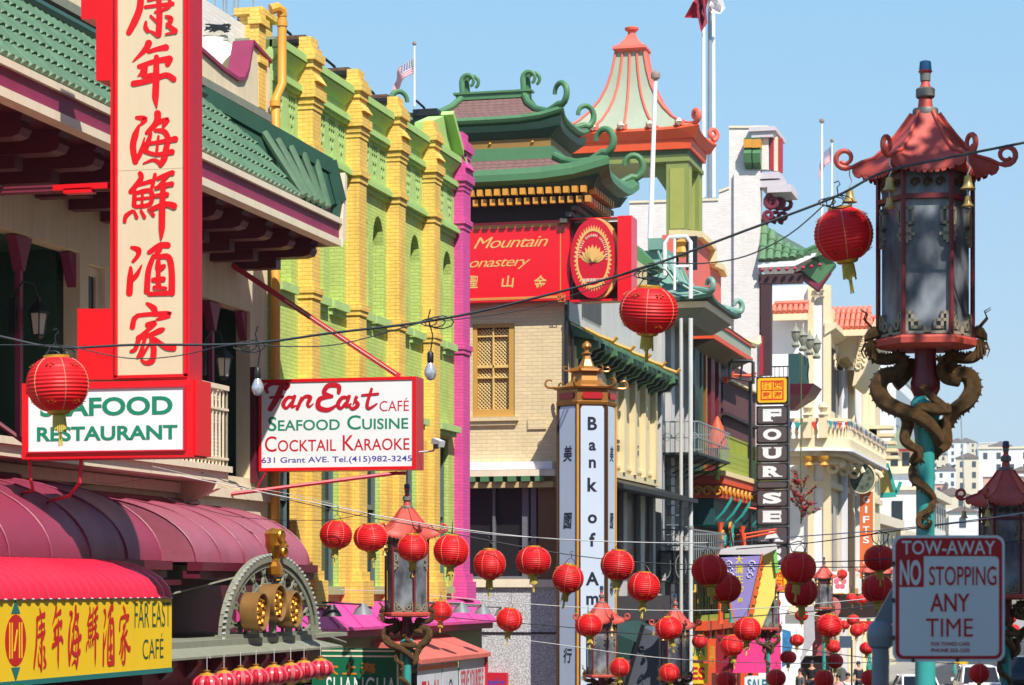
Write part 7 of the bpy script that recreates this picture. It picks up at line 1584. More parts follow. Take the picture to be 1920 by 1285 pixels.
    def head(dr, p, sx):
        P0 = zc(*p)[0]; mb = MB()
        mb.loft([[(P0.x + sx * (dx + math.cos(a) * .0), P0.y + math.cos(a) * w, P0.z + dz + math.sin(a) * h) for a in [i * PI / 4 for i in range(8)]] for dx, dz, w, h in ((.05, .0, .03, .03), (.02, .03, .05, .05), (-.03, .05, .055, .055), (-.07, .04, .04, .035), (-.11, .02, .03, .022), (-.13, .015, .018, .014))], True)
        mb.loft([[(P0.x + sx * dx, P0.y + math.cos(a) * w, P0.z + dz + math.sin(a) * h) for a in [i * PI / 4 for i in range(8)]] for dx, dz, w, h in ((.0, -.02, .035, .02), (-.06, -.035, .03, .014), (-.12, -.05, .015, .01))], True)
        for dy in (-.03, .03): mb.tube([P0 + Vector((sx * -.01, dy, .09)), P0 + Vector((sx * .05, dy * 1.6, .16)), P0 + Vector((sx * .03, dy * 2, .21)), P0 + Vector((sx * .08, dy * 2.2, .24))], [.012, .009, .006, .003], 5)
        for k_ in range(4): mb.tube([P0 + Vector((sx * (.04 - .02 * k_), -.03, -.04)), P0 + Vector((sx * (.07 - .03 * k_), -.06, -.11 - .02 * k_)), P0 + Vector((sx * (.05 - .03 * k_), -.05, -.17))], [.012, .008, .003], 5)
        ob('head', mb, m_ldr, dr)
    dl, Q, R_ = dragon([(262, -10, .0, 26), (262, 60, .0, 34), (300, 112, 0, 36), (380, 122, 0, 36), (450, 105, 0, 38), (478, 150, 0, 40), (430, 215, -.02, 50), (345, 240, -.04, 56), (312, 320, -.06, 58), (360, 410, -.1, 56), (470, 470, -.16, 52), (590, 512, -.19, 48), (675, 580, -.16, 44), (712, 660, -.05, 42), (690, 740, .1, 38), (600, 800, .13, 36), (548, 850, .02, 34), (560, 930, -.1, 32), (640, 990, -.12, 28), (682, 1060, -.06, 24), (655, 1130, -.1, 22), (595, 1170, -.1, 20), (590, 1230, -.1, 18), (640, 1250, -.1, 15), (668, 1215, -.1, 12), (638, 1195, -.1, 8)], 'dragon')
    head(dl, (255, -20, 0, 30), -1)
    dr, Q, R_ = dragon([(990, -10, .0, 26), (995, 60, .0, 34), (950, 112, 0, 36), (870, 118, 0, 36), (800, 100, 0, 38), (775, 150, 0, 40), (830, 210, .0, 50), (915, 235, .03, 56), (942, 320, .04, 58), (890, 410, .06, 56), (810, 470, .08, 50), (760, 560, .1, 44), (700, 660, .14, 40), (600, 760, .12, 36), (545, 800, -.0, 30), (600, 720, -.14, 20)], 'dragon')
    head(dr, (1000, -20, 0, 30), 1)
    dragon([(760, 470, -.1, 34), (740, 440, -.16, 34), (680, 385, -.18, 28), (640, 345, -.17, 20)], 'foreleg', False)
    dragon([(780, 460, -.1, 40), (700, 465, -.17, 44), (610, 455, -.18, 34), (575, 460, -.17, 20)], 'thigh', False)
    dragon([(500, 480, -.1, 40), (515, 560, -.12, 42), (495, 660, -.12, 36), (540, 710, -.14, 30), (590, 735, -.15, 26), (600, 790, -.14, 22)], 'hind_leg', False)
    dragon([(740, 520, .0, 40), (765, 620, .0, 40), (770, 690, -.02, 34), (730, 735, -.06, 24)], 'hind_leg', False)
    dragon([(740, 150, -.05, 26), (735, 210, -.08, 34), (770, 255, -.06, 38), (850, 270, -.02, 40)], 'foreleg', False)
    dragon([(530, 110, .05, 22), (520, 190, .05, 30), (480, 250, .03, 34), (420, 300, .02, 36)], 'foreleg', False)
    for (cx_, cy_, dx) in ((640, 345, -1), (600, 790, -1), (735, 150, 0)):
        mb = MB()
        for k_ in range(4):
            b0 = zc(cx_, cy_, -.17, 1)[0]; an = math.radians(60 + k_ * 28) if cx_ != 600 else math.radians(220 + k_ * 30); e = b0 + Vector((math.cos(an) * .06, -.02, math.sin(an) * .06)); mb.tube([b0, b0.lerp(e, .6) + Vector((0, -.015, 0)), e], [.013, .011, .005], 6)
        ob('claw', mb, m_ldr, L_)
    return L_
lamp = build_lamp()
def lampat(px_, rail_y, t_, label, first=False):
    u = (px_ - 960) / F; x, y, z = t_ * (u * CS - SN), t_ * (u * SN + CS), t_ * (1100 - rail_y) / F - LZ
    if first: lamp.location = (x, y, z); lamp['label'] = label; return lamp
    return copy_tree(lamp, (x, y, z), (0, 0, 0), None, label)
lampat(1735, 640, 19.4, 'tallest dragon street lamp at right, its red roof against the sky', True)
lampat(763, 1150, 42, 'dragon street lamp before the yellow and pink building, behind a red lantern')
lampat(1128, 1266, 61, 'shaded dragon street lamp in front of the bank pylon')
lampat(1266, 1268, 66.5, 'shaded dragon street lamp just right of the bank pylon, by the yellow boards')
lampat(1440, 1178, 85, 'dragon street lamp between the purple banner and the stacked dark red lanterns')
lampat(1545, 1140, 107, 'small distant dragon street lamp below the round balcony')
lampat(1630, 1122, 123, 'distant lamp whose turquoise pole stands left of the parking sign')
lampat(1662, 1118, 140, 'farthest lamp with turquoise pole, touching the edge of the parking sign')
lampat(1886, 1116, 35.3, 'dragon street lamp with pink lit roof at the right edge')
lampat(1790, 1150, 150, 'distant street lamp seen beside the parked cars, right of the big pole')

# ================================================================ red paper lanterns
m_lan = P('lantern_red', (238, 28, 36), .52, .08, 6, transl=.3, rand=.14); m_seam = P('lantern_seam', (226, 150, 110), .5, .1); m_tas = P('tassel_gold', (214, 190, 84), .6, .2, 20); m_cap = P('lantern_gold', (214, 160, 60), .35, .15, 8, metal=.4)
def build_lantern():
    t = thing('paper_lantern', 'lantern', 'lantern', (0, 0, 0), 'red paper lanterns strung over the street')
    R, H2 = .255, .213; pf = []; n = 17
    for i in range(n * 2 + 1):
        a = -PI / 2 + .42 + (PI - .84) * i / (n * 2); k_ = 1.0 if i % 2 else .974
        pf.append((R * math.cos(a) ** .9 * k_, H2 * math.sin(a) / math.sin(PI / 2 - .42) * 1.0))
    ob('shade', MB().lathe(pf, 30), m_lan, t)
    for j in range(6):
        an = PI / 3 * j + .35; pts = []
        for i in range(1, n * 2, 1):
            r, z = pf[i]; r = pf[i][0] ; pts.append((r * math.cos(an) * 1.008, r * math.sin(an) * 1.008, z))
        mb = MB().tube(pts, .0032, 4); ob('seam', mb, m_seam, t)
    ob('top_ring', MB().lathe([(.085, .205), (.105, .212), (.105, .235), (.095, .236), (.09, .22)], 20), m_cap, t)
    ob('bottom_ring', MB().lathe([(.07, -.245), (.09, -.235), (.1, -.205), (.085, -.2)], 20), m_cap, t)
    mb = MB(); rt_ = random.Random(2)
    mb.lathe([(.046, -.245), (.044, -.35), (.04, -.355)], 14)
    for i in range(22):
        a = 2 * PI * i / 22; l = rt_.uniform(.10, .14); mb.tube([(.047 * math.cos(a), .047 * math.sin(a), -.25), (.054 * math.cos(a), .054 * math.sin(a), -.25 - l)], .006, 4)
    for i in range(5): mb.tube([(.008 * math.cos(i), .008 * math.sin(i), -.36), (.014 * math.cos(i * 2), .014 * math.sin(i * 2), -.5)], .007, 4)
    ob('tassel', mb, m_tas, t)
    ob('hanger', MB().tube([(-.095, 0, .225), (-.05, 0, .3), (0, 0, .34), (.05, 0, .3), (.095, 0, .225)], .005, 4).tube([(0, 0, .33), (0, 0, .4), (.03, 0, .42), (.02, 0, .45), (-.02, 0, .44)], .005, 4), m_black, t)
    mb = MB()
    for sg in (1, -1):
        for j in range(6):
            an = PI / 3 * j + .87; r = .19; z = sg * .135; c = Vector((r * math.cos(an), r * math.sin(an), z)); d = Vector((math.cos(an), math.sin(an), 0)); tg = Vector((-d.y, d.x, 0)); up = (Vector((0, 0, 1)) * .62 - d * sg * .78); nn = (d * .62 + Vector((0, 0, sg * .78))).normalized()
            for k_ in range(5): mb.lathe([(.002, -.003), (.012, 0), (.002, .003)], 6, c + nn * .022 + tg * .03 * math.cos(k_ * 1.256) + up * .02 * math.sin(k_ * 1.256))
    ob('gold_flower', mb, m_cap, t)
    return t
lan = build_lantern()
rl = random.Random(9); used = [False]
def lanat(px_, py_, w, label, tilt=(0, 0), group=None):
    t_ = 2244 / w; u = (px_ - 960) / F; loc = (t_ * (u * CS - SN), t_ * (u * SN + CS), t_ * (1100 - py_) / F)
    rot = (tilt[0] + rl.uniform(-.1, .1), tilt[1] + rl.uniform(-.19, .19), rl.uniform(0, 6.28) if tilt == (0, 0) else 0.3)
    if not used[0]:
        used[0] = True; lan.location = loc; lan.rotation_euler = rot; lan['label'] = label; return lan
    c = copy_tree(lan, loc, rot, (rl.uniform(.97, 1.03), rl.uniform(.97, 1.03), rl.uniform(.88, 1.03)), label, group); return c
lanat(108, 721, 118, 'big red lantern hanging in front of the seafood sign')
lanat(1216, 582, 112, 'big tilted red lantern to the right of the round emblem sign', (.1, .22))
lanat(1582, 440, 115, 'big tilted dark red lantern left of the tallest street lamp', (.05, -.2))
names2 = [(630, 1003, 62, 'leftmost red lantern of the long middle row, before the yellow wall'), (695, 1008, 65, 'second red lantern from the left in the middle row, left of the lamp roof'), (774, 1027, 62, 'red lantern hanging in front of the second street lamp'), (846, 1033, 65, 'red lantern of the middle row overlapping the pink pilaster'), (918, 1058, 62, 'red lantern before the dark window, nearer the pink pilaster'), (1000, 1052, 66, 'red lantern before the dark window, nearer the bank pylon'), (1065, 1085, 62, 'red lantern overlapping the left face of the bank pylon'), (1158, 1060, 66, 'red lantern just right of the lettered face of the bank pylon'), (1207, 1100, 63, 'red lantern right of the bank pylon, ending the bright part of the row'),
 (1330, 1070, 66, 'dark red lantern left of the purple banner, upper of the overlapping pair'), (1360, 1103, 62, 'dark red lantern overlapping the purple banner, lower of the pair'), (1497, 1065, 68, 'upper of two stacked dark red lanterns below the letter boxes'), (1502, 1110, 62, 'lower of two stacked dark red lanterns below the letter boxes'), (1649, 1047, 60, 'upper dark red lantern at the left edge of the parking sign'), (1645, 1104, 58, 'lower dark red lantern at the left edge of the parking sign')]
for a in names2: lanat(*a)
for a in [(826, 1146, 45, 'red lantern beside the second street lamp, below the middle row'), (955, 1162, 50, 'red lantern in front of the speckled granite wall'), (1104, 1173, 51, 'red lantern over the shaded lamp by the bank pylon'), (1254, 1178, 53, 'red lantern above the upper yellow shop board'), (1401, 1180, 52, 'bright red lantern in front of the pink banner'), (1555, 1173, 50, 'bright red lantern over the turquoise pole of a distant lamp'),
 (1162, 1252, 40, 'small red lantern near the bottom edge, right of the bank letters'), (1255, 1262, 40, 'dark small lantern at the bottom edge beside the lower yellow board'), (1361, 1276, 40, 'dark red lantern at the bottom edge left of the SALE board'), (1455, 1272, 38, 'dark red lantern at the bottom edge right of the SALE board'), (1545, 1274, 38, 'dark red lantern at the bottom edge below the turquoise pole'), (1632, 1272, 36, 'dark red lantern at the bottom edge beside the grey post'), (1836, 1263, 40, 'dark red lantern below the parking sign over a white car'),
 (1312, 1203, 30, 'small dark lantern overlapping the upper yellow board'), (1372, 1211, 44, 'dark red lantern behind the bright one at the pink banner'), (1451, 1131, 26, 'tiny dark lantern on the body of the lamp by the purple banner'), (1437, 1187, 26, 'tiny dark lantern at the foot of the lamp by the purple banner'), (1494, 1201, 27, 'tiny dark lantern right of the pink banner, upper one'), (1478, 1233, 30, 'small dark lantern right of the pink banner, lower one'), (1503, 1154, 26, 'tiny dark lantern hanging right below the stacked pair'), (1563, 1212, 28, 'tiny dark lantern just below the bright one at the turquoise pole'), (1566, 1240, 31, 'small dark lantern two below the bright one at the turquoise pole'), (1606, 1182, 26, 'small dark lantern amid the distant bright cluster'), (1625, 1216, 28, 'small dark lantern below the distant bright cluster')]: lanat(*a)
for i, (x, y, w) in enumerate([(1579, 1077, 19), (1607, 1108, 17), (1597, 1122, 21), (1616, 1124, 20), (1540, 1154, 20), (1600, 1163, 24), (1620, 1177, 19), (1584, 1172, 20), (1657, 1171, 20), (1652, 1184, 21), (1668, 1134, 16), (1636, 1134, 14), (1624, 1088, 13), (1654, 1146, 13), (1895, 1160, 22), (1902, 1180, 20)]):
    lanat(x, y, w, 'tiny bright red lantern in the distant cluster above the far street', group='tiny lanterns far down the street')

# ---------------- cables
def cable(label, pts, Y, r=.008, mat=m_wire, twist=False, y2=None, name='cable'):
    P3 = []; n = len(pts)
    for i, (a, b) in enumerate(pts):
        yy = Y if y2 is None else Y + (y2 - Y) * (i / (n - 1)); P3.append(pq(a, b, yy))
    Q = []
    for i in range(n - 1):
        p0, p1, p2, p3 = P3[max(i - 1, 0)], P3[i], P3[i + 1], P3[min(i + 2, n - 1)]
        for j in range(5):
            t = j / 5; Q.append(.5 * ((2 * p1) + (p2 - p0) * t + (2 * p0 - 5 * p1 + 4 * p2 - p3) * t * t + (3 * p1 - p0 - 3 * p2 + p3) * t ** 3))
    Q.append(P3[-1]); o = ob(name, MB().tube(Q, r, 5), mat); tag(o, label, 'cable'); return o
cable('thick cable crossing the whole street before the red vertical sign and tall lamp', [(-150, 600), (0, 631), (110, 652), (250, 647), (460, 645), (620, 625), (820, 600), (1000, 560), (1200, 505), (1400, 432), (1560, 372), (1640, 330), (1700, 312), (1920, 268), (2150, 222)], 18.8, .011)
cable('thin slack wire under the thick cable at left', [(-60, 647), (110, 648), (150, 654), (240, 672), (330, 668), (440, 646), (540, 650), (640, 645), (780, 608), (830, 597)], 18.75, .005)
cable('thin slack wire sagging between the two big tilted lanterns', [(1150, 520), (1230, 495), (1320, 494), (1400, 480), (1480, 440), (1545, 385)], 18.75, .006)
cable('slack wire passing the round emblem sign', [(830, 602), (930, 590), (1010, 575), (1100, 545), (1200, 512)], 18.75, .004)
cable('pale wire carrying the long middle row of lanterns', [(300, 885), (500, 925), (700, 965), (846, 990), (1000, 1008), (1158, 1016), (1330, 1018), (1500, 1006), (1650, 995), (1745, 985), (1900, 965), (2100, 930)], 34.6, .008, m_wirel)
cable('second pale wire just beneath the first, over the yellow wall', [(300, 855), (460, 915), (640, 960), (774, 985), (918, 1014), (1065, 1040), (1207, 1055), (1360, 1060), (1502, 1055), (1700, 1045), (2000, 1000)], 35.6, .008, m_wire)
cable('pale wire over the floodlights carrying the third row of lanterns', [(520, 1105), (700, 1108), (826, 1118), (955, 1130), (1104, 1140), (1254, 1145), (1401, 1142), (1555, 1130), (1700, 1115), (1900, 1095)], 44.6, .008, m_wirel)
cable('black wire crossing the granite wall', [(600, 1135), (760, 1150), (900, 1163), (1060, 1176), (1180, 1188), (1300, 1192), (1460, 1212), (1640, 1235), (1800, 1245)], 46.5, .009, m_black)
cable('pale wire low over the street near the bottom edge', [(760, 1180), (960, 1198), (1100, 1216), (1162, 1225), (1255, 1235), (1380, 1242), (1545, 1244), (1700, 1240)], 55, .009, m_wirel)
cable('dark wire behind the dark red lanterns', [(1240, 1070), (1400, 1063), (1560, 1064), (1700, 1062)], 60, .012, m_black)
cable('thin pale wire from the awning to the green sign', [(0, 810), (180, 850), (420, 905), (560, 930), (740, 975), (900, 1000), (1040, 1010)], 33.5, .004, m_wirel)
cable('thin black wire drooping over the maroon awning', [(300, 930), (420, 965), (520, 975), (620, 975), (700, 960)], 34, .005, m_black)
cable('wire from the lantern row rising to the tall lamp pole', [(1380, 1030), (1520, 1018), (1650, 1000), (1760, 985), (1850, 975), (1925, 965)], 36.5, .008, m_black)
cable('fine wire across the far street under the tiny lanterns', [(1360, 1160), (1480, 1150), (1600, 1140), (1700, 1128)], 80, .018, m_wire)
cable('second fine wire across the far street', [(1380, 1120), (1500, 1150), (1600, 1160), (1700, 1155)], 85, .018, m_wirel)
for i, (a, b, Y, lab) in enumerate([(108, 660, 18.8, 'coil of wire above the big lantern at left'), (462, 645, 18.8, 'coil of wire above the left light bulb'), (1216, 510, 18.8, 'coil of wire above the big tilted lantern near the emblem'), (1562, 374, 18.8, 'coil of wire above the big lantern near the tall lamp'), (815, 600, 18.8, 'coil of wire above the right light bulb')]):
    p = pq(a, b, Y); mb = MB()
    for k_ in range(3): mb.tube([p + Vector((math.cos(q * .7) * (.07 + .02 * k_) + .05 * k_ - .05, .01 * k_, math.sin(q * .7) * (.03 + .012 * k_) - .02)) for q in range(10)], .005, 4)
    if i != 1 and i != 4: mb.tube([p, p + Vector((0, 0, -.08))], .006, 4)
    tag(ob('wire_coil', mb, m_wire), lab, 'wire')
for x, y, Y in ((1497, 1015, 34.6), (1650, 997, 34.6)):
    p = pq(x, y, Y); mb = MB()
    for s_ in (-1, 1): mb.tube([p, p + Vector((s_ * .13, 0, -.04)), p + Vector((s_ * .1, 0, -.14)), p + Vector((0, 0, -.22)), p + Vector((0, 0, -.3))], .008, 5)
    tag(ob('wire_hook', mb, m_black), 'forked wire hook above the stacked dark lanterns' if x < 1600 else 'forked wire hook above the lanterns at the parking sign', 'hook')

# ---------------- plaited lanterns under the hood
m_pl1 = P('silk_red', (204, 30, 52), .3, .1, 4, transl=.15); m_pl2 = P('silk_stripe', (226, 92, 104), .3, .1, 4)
def small_lantern():
    t = thing('striped_lantern', 'lantern', 'lantern', (0, 0, 0), 'small striped lanterns under the entrance hood'); n = 16
    for j in range(n):
        a = 2 * PI * j / n; w = .055; R_, H_ = .2, .15; rings = []
        for i in range(9):
            q = -PI / 2 + .3 + (PI - .6) * i / 8; r = R_ * math.cos(q); z = H_ * math.sin(q); ww = w * (.35 + .65 * math.cos(q))
            c = Vector((r * math.cos(a), r * math.sin(a), z)); tg = Vector((-math.sin(a), math.cos(a), 0)); rad = Vector((math.cos(a), math.sin(a), 0))
            rings.append([c - tg * ww * .62, c + rad * .014, c + tg * ww * .62, c - rad * .03])
        ob('rib', MB().loft(rings, True), m_pl1 if j % 2 else m_pl2, t)
    ob('crown', MB().lathe([(.115, .125), (.09, .15), (.04, .165), (.04, .19), (.055, .195), (.02, .2)], 14), m_cap, t)
    ob('foot', MB().lathe([(.03, -.18), (.07, -.16), (.1, -.13)], 14), m_cap, t)
    ob('hanger', MB().tube([(0, 0, .19), (0, 0, .38), (.03, 0, .4), (.05, 0, .36)], .005, 4), m_wirel, t)
    return t
sl_ = small_lantern()
ordn = ['nearest and lowest', 'second nearest', 'third from the left', 'fourth from the left', 'fourth from the right', 'third from the right', 'second from the right', 'rightmost, beside the green shop sign']
for i, (px_, py_) in enumerate(((388, 1284), (420, 1279), (451, 1274), (480, 1271), (514, 1267), (545, 1263), (570, 1258), (601, 1254))):
    loc = pxx(px_, py_, -12.05); lb = 'small striped lantern under the entrance hood, ' + ordn[i]
    if i == 0: sl_.location = loc; sl_['label'] = lb
    else: copy_tree(sl_, loc, (0, 0, rnd.uniform(0, 2)), None, lb)

# ================================================================ tow-away sign and its post
UA = Vector((CS, SN, 0)); UN = Vector((SN, -CS, 0)); TD = 9.75
def tp_(px_, py_, off=0.): return Vector((-SN, CS, 0)) * TD + UA * ((px_ - 960) / F * TD) + Vector((0, 0, (1100 - py_) / F * TD)) + UN * off
ts = thing('parking_sign', 'white and red tow-away no stopping sign with rounded corners at lower right', 'sign', tp_(1779, 1240))
O0 = tp_(1675, 1240)
def A_(px_): return (px_ - 1675) / F * TD
def B_(py_): return (1240 - py_) / F * TD
def rrect(x0, y0, x1, y1, r, n=5):
    a0, a1, b0, b1 = A_(x0), A_(x1), B_(y1), B_(y0); r = r / F * TD; pts = []
    for cx_, cy_, s_ in ((a1 - r, b0 + r, -PI / 2), (a1 - r, b1 - r, 0), (a0 + r, b1 - r, PI / 2), (a0 + r, b0 + r, PI)):
        pts += [(cx_ + r * math.cos(s_ + PI / 2 * i / n), cy_ + r * math.sin(s_ + PI / 2 * i / n)) for i in range(n + 1)]
    return pts
m_sw = P('sign_reflective_white', (204, 208, 214), .3, .05, 3); m_sr = P('sign_reflective_red', (176, 18, 34), .3, .06, 3)
Z1 = Vector((0, 0, 1))
ob('plate', MB().slab(rrect(1674, 1004, 1884, 1241, 17), [], O0 - UN * .006, UA, Z1, UN * .006), m_sw, ts)
ob('red_border', MB().slab(rrect(1679, 1009, 1879, 1236, 14), [rrect(1686, 1043, 1873, 1230, 9)], O0 + UN * .0006, UA, Z1, UN * .0005), m_sr, ts)
ob('red_field', MB().slab([(A_(1685), B_(1101)), (A_(1732), B_(1101)), (A_(1732), B_(1042)), (A_(1685), B_(1042))], [], O0 + UN * .0007, UA, Z1, UN * .0005), m_sr, ts)
def tl_(mb, s, x0, y0, x1, y1, bold=.006): letters(mb, s, (A_(x0), B_(y1), A_(x1), B_(y0)), O0, UA, Z1, UN * .0022, bold=bold)
mb = MB(); tl_(mb, 'TOW-AWAY', 1691, 1014, 1866, 1040, .01); tl_(mb, 'NO', 1687, 1050, 1727, 1098, .03); ob('white_lettering', mb, m_sw, ts)
mb = MB(); tl_(mb, 'STOPPING', 1742, 1062, 1868, 1098, .006); tl_(mb, 'ANY', 1744, 1113, 1818, 1147, .012); tl_(mb, 'TIME', 1736, 1160, 1824, 1194, .0)
tl_(mb, 'FOR TOWED CARS', 1746, 1204, 1818, 1211, .02); tl_(mb, 'PHONE 553-1235', 1746, 1216, 1818, 1223, .02)
ob('red_lettering', mb, m_sr, ts)
for px_, py_ in ((1675, 1057), (1675, 1126), (1675, 1196), (1712, 1238), (1795, 1238)):
    q = tp_(px_, py_, .003); ob('clip', MB().box(q.x - .006, q.x + .006, q.y - .006, q.y + .006, q.z - .009, q.z + .009), m_black, ts)
gp_ = thing('sign_post', 'grey steel post with a domed cap left of the tow-away sign', 'post', tp_(1655, 1500, -.05))
c = tp_(1655, 1190, -.06); m_gp = P('post_grey', (112, 118, 126), .45, .1, 4)
ob('shaft', MB().lathe([(.036, -1.4), (.036, -.06), (.05, -.05), (.056, -.02), (.058, .0), (.05, .035), (.03, .055), (.004, .062)], 18, c), m_gp, gp_)
ob('brace', MB().prism([tp_(1642, 1168, -.05), tp_(1682, 1168, -.05), tp_(1682, 1100, -.05), tp_(1676, 1105, -.05)], UN * -.03), m_gp, gp_)
ob('bracket_bar', MB().bar(tp_(1650, 1165, -.06), tp_(1860, 1150, -.06), .03, .03), m_gp, gp_)
pp = tp_(1655, 1500, -.06); pz = gz(pp.y); ob('lower_shaft', MB().tube([(c.x, c.y, c.z - 1.38), (c.x, c.y, pz + .1)], .036, 14), m_gp, gp_)

# ================================================================ banners, boards and clutter at street level
def poly(label, pts, Y, mat, name, cat='banner', th=.03):
    t = thing(name, label, cat, pq(*pts[0], Y)); ob('cloth', MB().prism([pq(a, b, Y) for a, b in pts], (0, th, 0)), mat, t); return t
Yb = 82.5
t = poly('purple pennant banner with yellow characters and orange edge, among dark lanterns', ((1347, 1040), (1428, 1040), (1398, 1178), (1382, 1178)), Yb, P('lilac_cloth', (150, 136, 200), .8, .08, 1.5), 'pennant_banner')
mb = MB()
for a, b in (((1345, 1040), (1381, 1180)), ((1430, 1038), (1398, 1180))): mb.bar(pq(*a, Yb - .02), pq(*b, Yb - .02), .1, .04)
ob('orange_edge', mb, P('orange_cloth', (234, 108, 40), .7), t)
mb = MB()
for ch, x, y, h in (('大', 1386, 1050, 15), ('清', 1386, 1068, 16), ('王', 1387, 1087, 14), ('朝', 1388, 1105, 12), ('府', 1388, 1126, 10)):
    p, q = pq(x - h * .5, y + h * .5, Yb), pq(x + h * .5, y - h * .5, Yb); letters(mb, ch, (p.x, p.z, q.x, q.z), (0, Yb - .01, 0), (1, 0, 0), (0, 0, 1), (0, 0, 0), bold=.03)
ob('yellow_characters', mb, P('yellow_print', (232, 214, 84), .7), t)
mb = MB()
for sx in (-1, 1):
    for k_ in range(3): q = pq(1387 + sx * 22 - sx * k_ * 2, 1058 + k_ * 11, Yb - .015); mb.scroll(q, (1, 0, 0), (0, 0, 1), .13, 1.1, .025, 10)
ob('pale_scrollwork', mb, P('pale_lilac', (214, 206, 236), .7), t)
ob('top_fold', MB().prism([pq(1345, 1046, Yb), pq(1352, 1030, Yb), pq(1380, 1024, Yb), pq(1453, 1020, Yb), pq(1455, 1030, Yb), pq(1430, 1042, Yb)], (0, .35, 0)), m_fw, t)
t = poly('yellow scalloped banner hanging right of the purple pennant', ((1431, 1042), (1452, 1030), (1456, 1060), (1452, 1120), (1428, 1178), (1404, 1178)), Yb + .3, P('lemon_cloth', (240, 226, 110), .8, .08, 2), 'scalloped_banner')
ob('green_edge', MB().bar(pq(1452, 1030, Yb + .2), pq(1458, 1075, Yb + .2), .12, .04), P('lime_cloth', (140, 214, 110), .7), t)
for k_ in range(7): q = pq(1428 - k_ * 3.6, 1060 + k_ * 17, Yb + .22); ob('orange_scallop', MB().slab(ell(q.x, q.z, .1, .14, 8), [], (0, Yb + .22, 0), (1, 0, 0), (0, 0, 1), (0, .02, 0)), P('orange_cloth', (234, 108, 40)), t)
poly('large hot pink cloth banner behind the bright lantern at street level', ((1372, 1262), (1384, 1195), (1402, 1185), (1462, 1150), (1465, 1262)), 88, P('hot_pink', (240, 60, 138), .7, .05, 1.2), 'pink_banner')
board('small white SALE board at the bottom edge', 1396, 1268, 1442, 1300, 87.5, m_white, 'SALE', P('sale_teal', (20, 120, 150), .5), 'sale_board')
poly('blue patterned garment hanging right of the pink banner', ((1467, 1180), (1482, 1184), (1486, 1210), (1478, 1245), (1466, 1252)), 90, P('blue_print', (60, 140, 196), .7, .5, 4), 'garment', 'garment')
poly('deep red cloths hanging left of the pink banner', ((1344, 1190), (1380, 1192), (1384, 1225), (1372, 1265), (1342, 1262)), 86, P('deep_red_cloth', (150, 20, 44), .7, .2, 3), 'hanging_cloth', 'cloth')
board('narrow orange board with gold glyphs left of the red cloths', 1328, 1198, 1342, 1262, 86, m_org2, '福', m_gol)
board('white shop sign with pink blossoms behind a tiny lantern, under the balcony', 1559, 1072, 1591, 1112, 120, m_white, '✿', P('blossom_pink', (222, 110, 140), .5))
board('dark shop fascia under the white blossom sign', 1556, 1114, 1660, 1160, 121, m_dkb, '', m_white, 'shop_fascia')
board('red and white shop sign by the far turquoise poles', 1606, 1165, 1640, 1178, 119, m_redside, '', m_white, 'shop_fascia')
t = board('small white notice on a pole amid the dark lanterns', 1574, 1193, 1597, 1215, 78, m_white, '', m_red_ink, 'notice_sign', .03)
ob('pole', MB().tube([pq(1597, 1200, 78.1), pq(1597, 1400, 78.1)], .03, 8), m_steel, t)
t = poly('grey white curtain-like sheet beside the stacked dark lanterns', ((1508, 1140), (1526, 1135), (1528, 1200), (1500, 1245), (1508, 1200)), 98, P('grey_sheet', (190, 190, 196), .7, .15, 1), 'sheet', 'sheet')
t = thing('street_stall', 'maroon awning stall under the distant lamp with round end panel', 'stall', pq(1545, 1240, 108)); ob('awning', MB().box(xy(1523, 108), xy(1552, 108), 108, 110, zy(1540, 1230, 108), zy(1540, 1165, 108)), P('stall_maroon', (176, 84, 92), .6, .15, 1), t)
q = pq(1560, 1140, 107.5); ob('end_panel', MB().slab(ell(q.x, q.z, .38, .5, 16), [], (0, 107.6, 0), (1, 0, 0), (0, 0, 1), (0, .2, 0)), P('stall_pink', (206, 120, 120), .6), t)
ob('counter', MB().box(xy(1500, 108), xy(1552, 108), 108.2, 110, gz(108), zy(1540, 1232, 108)), m_dkb, t)
t = thing('dark_awning', 'dark green sloping awning in shade right of the bank pylon', 'awning', (-14, 70, -2))
ob('canopy', MB().prism([(-14.95, 66.2, -.9), (-12.9, 66.2, -1.7), (-12.9, 66.2, -2.1), (-14.95, 66.2, -2.1)], (0, 7, 0)), P('awning_green', (28, 62, 56), .7, .15, 1), t)
t = thing('bus_shelter', 'grey slanted panels of a kiosk low beside the bank pylon', 'kiosk', pq(1200, 1285, 70)); ob('panel', MB().prism([pq(1172, 1300, 66), pq(1235, 1300, 66), pq(1235, 1190, 66), pq(1205, 1175, 66)], (0, 2, 0)), P('kiosk_grey', (84, 88, 98), .5, .1, 1), t)
ob('roof', MB().bar(pq(1168, 1302, 65.9), pq(1206, 1172, 65.9), .12, .1), m_boxr, t)
